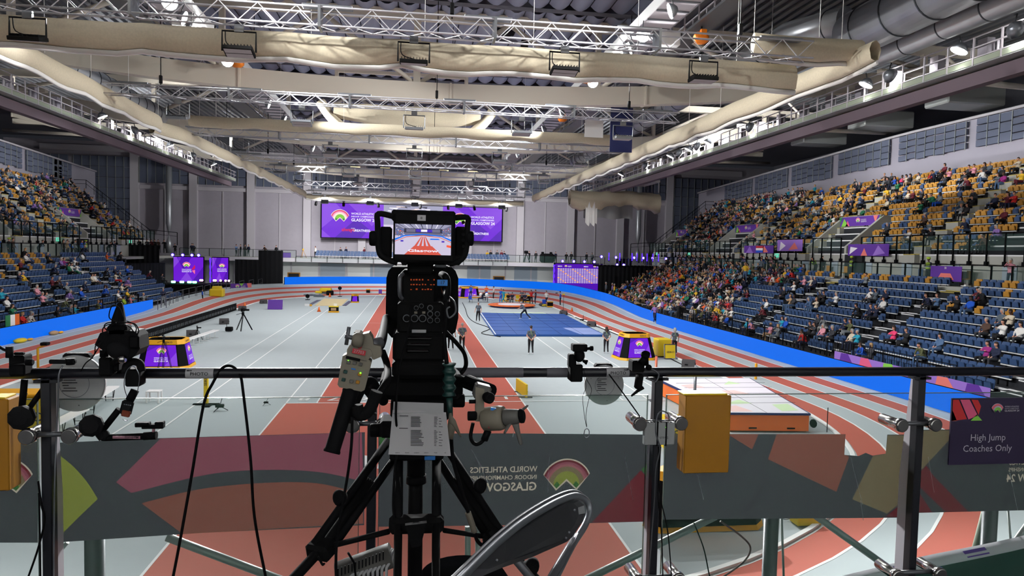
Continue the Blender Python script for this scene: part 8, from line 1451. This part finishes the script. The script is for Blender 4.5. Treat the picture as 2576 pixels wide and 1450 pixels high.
MB().lathe(at(300,905,YC-.02), (1,.0,.1), [(.014,0), (.016,.01), (.016,.02), (.012,.024)], 'chrome', 14).build('thumb_screw', t)
for i, pts in enumerate(([(300,812),(275,800),(282,770),(300,775),(310,800)], [(275,838),(262,822),(275,812),(320,812),(340,816),(349,832),(345,842)], [(262,850),(258,830),(270,818),(300,815),(325,822),(338,838)], [(256,862),(245,880),(232,900),(215,915),(203,935)], [(250,858),(240,872),(238,890),(228,905)], [(318,808),(335,815),(343,826),(340,838)], [(275,846),(270,826),(292,812)])):
    cable([at(x,y,YC-.02-.006*i) for x, y in pts], .0022, 'camera_lead', 'thin black lead tangled round the remote camera, %s loop' % ['upper','widest','inner','trailing','short','outer','smallest'][i])
t = thing('magic_clamp', at(270,945,3.03), 'black clamp block and lever holding the remote camera on the rail', 'clamp'); pbox(MB(), 246, 900, 282, 948, 3.02, .07, 'black_matt', .008).build('jaw', t); MB().cyl(at(262,898,3.0), at(262,880,3.0), .016, 'black', n=12).tube([at(262,882,3.0), at(300,876,3.0)], .008, 'black', 8).build('lever', t); pbox(MB(), 281, 903, 298, 936, 3.03, .05, 'black', .006).build('jaw', t); MB().tube([at(285,915,3.02), at(312,900,3.0)], .014, 'black', 10).build('arm', t)
t = thing('cradle_clamp', at(330,965,3.03), 'curved black cradle clamp on the rail with a wire tether', 'clamp'); b = MB(); b.tube(spline([at(316,938,3.04), at(320,918,3.04), at(336,910,3.04), at(352,916,3.04), at(356,934,3.04)], 4), .016, 'rubber_dark', 10); b.build('hook', t); pbox(MB(), 313, 930, 352, 974, 3.02, .07, 'black_matt', .006).build('jaw', t)
cable([at(320,1000,3.02), at(312,970,3.0), at(318,935,3.0), at(335,922,3.0), at(350,945,3.0), at(346,985,3.02), at(338,1005,3.02)], .0016, 'wire_tether', 'thin steel tether looped round the cradle clamp', 'steel_grey')
t = thing('trigger_receiver', at(322,1052,3.0), 'small dark radio trigger with orange screen hanging below the cradle clamp', 'radio trigger'); rt = Matrix.Rotation(.25, 3, 'Y'); MB().box(at(319,1026,3.0), (.046,.022,.062), 'rubber_dark', rt, .008).build('case', t); MB().box(at(317,1041,2.992), (.032,.014,.026), 'orange_dim' if 'orange_dim' in MATS else mat('orange_dim', (120,52,28), .35).name, rt, .003).build('screen', t); MB().cyl(at(326,1008,3.0), at(340,982,3.01), .017, 'black', n=14).build('collar', t); b = MB()
for i in range(4): b.box(at(313+i*5,1018+i*.8,2.987), (.005,.003,.003), 'steel_grey', rt)
b.build('buttons', t); MB().tube([at(309,1054,3.0), at(311,1058,3.0), at(318,1060,3.0), at(321,1057,3.0)], .0015, 'steel_grey', 5).build('loop', t)
t = thing('articulated_arm', at(260,1110,3.0), 'black articulated camera arm with lettered lower tube beside the left glass bracket', 'camera arm'); b = MB(); b.lathe(at(232,1070,2.98), (.2,-1,.1), [(.03,-.03), (.045,0), (.045,.025), (.03,.035)], 'rubber_dark', 9, False); b.build('elbow_knob', t); MB().tube([at(262,1078,3.0), at(300,1030,3.0)], .013, 'black', 12).build('upper_tube', t); MB().tube(spline([at(245,1060,3.0), at(250,1085,3.0), at(262,1102,3.0)], 3), .021, 'rubber_dark', 12).build('elbow', t); MB().ell(at(262,1096,3.0), (.022,.02,.024), 'rubber_dark', 12, 8).build('elbow', t); MB().tube([at(262,1102,3.0), at(372,1098,3.0)], .014, 'black', 12).build('lower_tube', t)
b = MB(); b.box(at(318,1101,2.984), (.105,.002,.011), 'label_pinkish' if 'label_pinkish' in MATS else mat('label_pinkish', (150,104,118), .6).name, Matrix.Rotation(.03, 3, 'Y')); b.text('Manfrotto', (at(331,1101,2.982), (-1,0,0), (0,0,-1)), .013, 'ink', 0, bold=.01); b.build('lettered_label', t); MB().cyl(at(362,1098,3.0), at(394,1096,3.0), .017, 'black', n=14).build('end_joint', t); MB().tube([at(386,1088,3.0), at(387,1076,3.0)], .006, 'label_pinkish', 8).build('stud', t); b = MB(); pbox(b, 338, 1065, 374, 1076, 2.99, .03, 'black', .003); pbox(b, 355, 1070, 410, 1080, 2.99, .03, 'black', .003); pbox(b, 388, 1063, 410, 1072, 2.99, .03, 'black', .003); b.build('quick_plate', t)
tag(MB().box(at(158,910,3.05), (.10,.02,.018), 'rubber_dark', ch=.004).cyl(at(177,918,3.05), at(177,902,3.05), .016, 'black', .018, 12).build('level_plate'), 'small dark plate with round knob on top of the left antenna disc', 'mount')
# right rigs
t = thing('tilt_head_clamp', at(1455,965,3.03), 'black tilt head on a rail clamp right of the worn tape', 'camera mount'); pbox(MB(), 1436, 918, 1466, 962, 3.02, .07, 'black_matt', .006).build('jaw', t); b = MB(); b.ell(at(1457,895,3.02), (.026,.026,.03), 'black', 14, 10); pbox(b, 1432, 892, 1450, 925, 3.02, .04, 'black', .005); b.build('head', t); b = MB(); pbox(b, 1442, 867, 1478, 886, 3.0, .05, 'black_matt', .004); b.build('plate', t); MB().tube([at(1474,878,3.0), at(1484,877,3.0)], .007, 'black', 8).lathe(at(1484,877,3.0), (1,0,0), [(.009,0), (.011,.002), (.011,.014)], 'black', 12).build('side_knob', t); MB().lathe(at(1466,908,3.0), (.8,-.2,-.3), [(.006,0), (.008,.012), (.011,.014), (.011,.022)], 'black', 12).build('side_knob', t)
t = thing('flash_trigger_mount', at(1610,965,3.03), 'black camera mount with round top and downward lever near the second post', 'camera mount'); pbox(MB(), 1592, 908, 1622, 938, 3.02, .07, 'black_matt', .006).build('jaw', t); MB().lathe(at(1624,896,3.0), (-.15,-.3,.5), [(.012,-.05), (.013,-.01), (.02,0), (.022,.012), (.016,.018)], 'black', 16).build('round_top', t); MB().tube([at(1610,915,3.0), at(1622,900,3.0)], .015, 'black', 12).build('neck', t); b = MB(); b.box(at(1607,960,3.0), (.032,.03,.07), 'black', Matrix.Rotation(.12, 3, 'Y'), .006); b.build('lower_block', t); MB().tube([at(1618,975,3.0), at(1604,984,3.0), at(1588,997,3.0)], [.012,.010,.006], 'black', 10, flat=.7).build('lever', t); MB().text('Li', (at(1603,946,2.982), (-1,0,.1), (0,0,-1)), .014, 'tape_grey', 0).build('lettering', t)
MB().ell(at(1632,925,3.0), (.015,.013,.014), 'black', 10, 6).build('side_knob', t)
cable([at(1632,925,3.07), at(1650,935,3.05), at(1657,945,3.05), at(1650,960,3.05), at(1640,958,3.06), at(1625,952,3.06)], .004, 'safety_cord', 'looped cord round the rail beside the second mount', 'steel_dark')
cable([at(1468,928,3.04), at(1476,955,3.02), at(1488,980,3.02), at(1480,1010,3.02), at(1474,1045,3.02), at(1476,1075,3.02), at(1470,1045,3.0), at(1466,1000,3.0), at(1474,975,3.0), at(1470,950,3.02)], .0012, 'wire_tether', 'thin wire loop with a carabiner hanging from the tilt head clamp', 'black'); t = thing('carabiner', at(1476,1103,3.02), 'small steel carabiner at the end of the wire loop', 'carabiner'); b = MB(); b.tube(spline([at(1471,1082,3.02), at(1477,1079,3.02), at(1482,1085,3.02), at(1481,1098,3.02), at(1474,1102,3.02), at(1469,1096,3.02), at(1471,1082,3.02)], 4), .002, 'steel_grey', 8); b.build('ring', t)
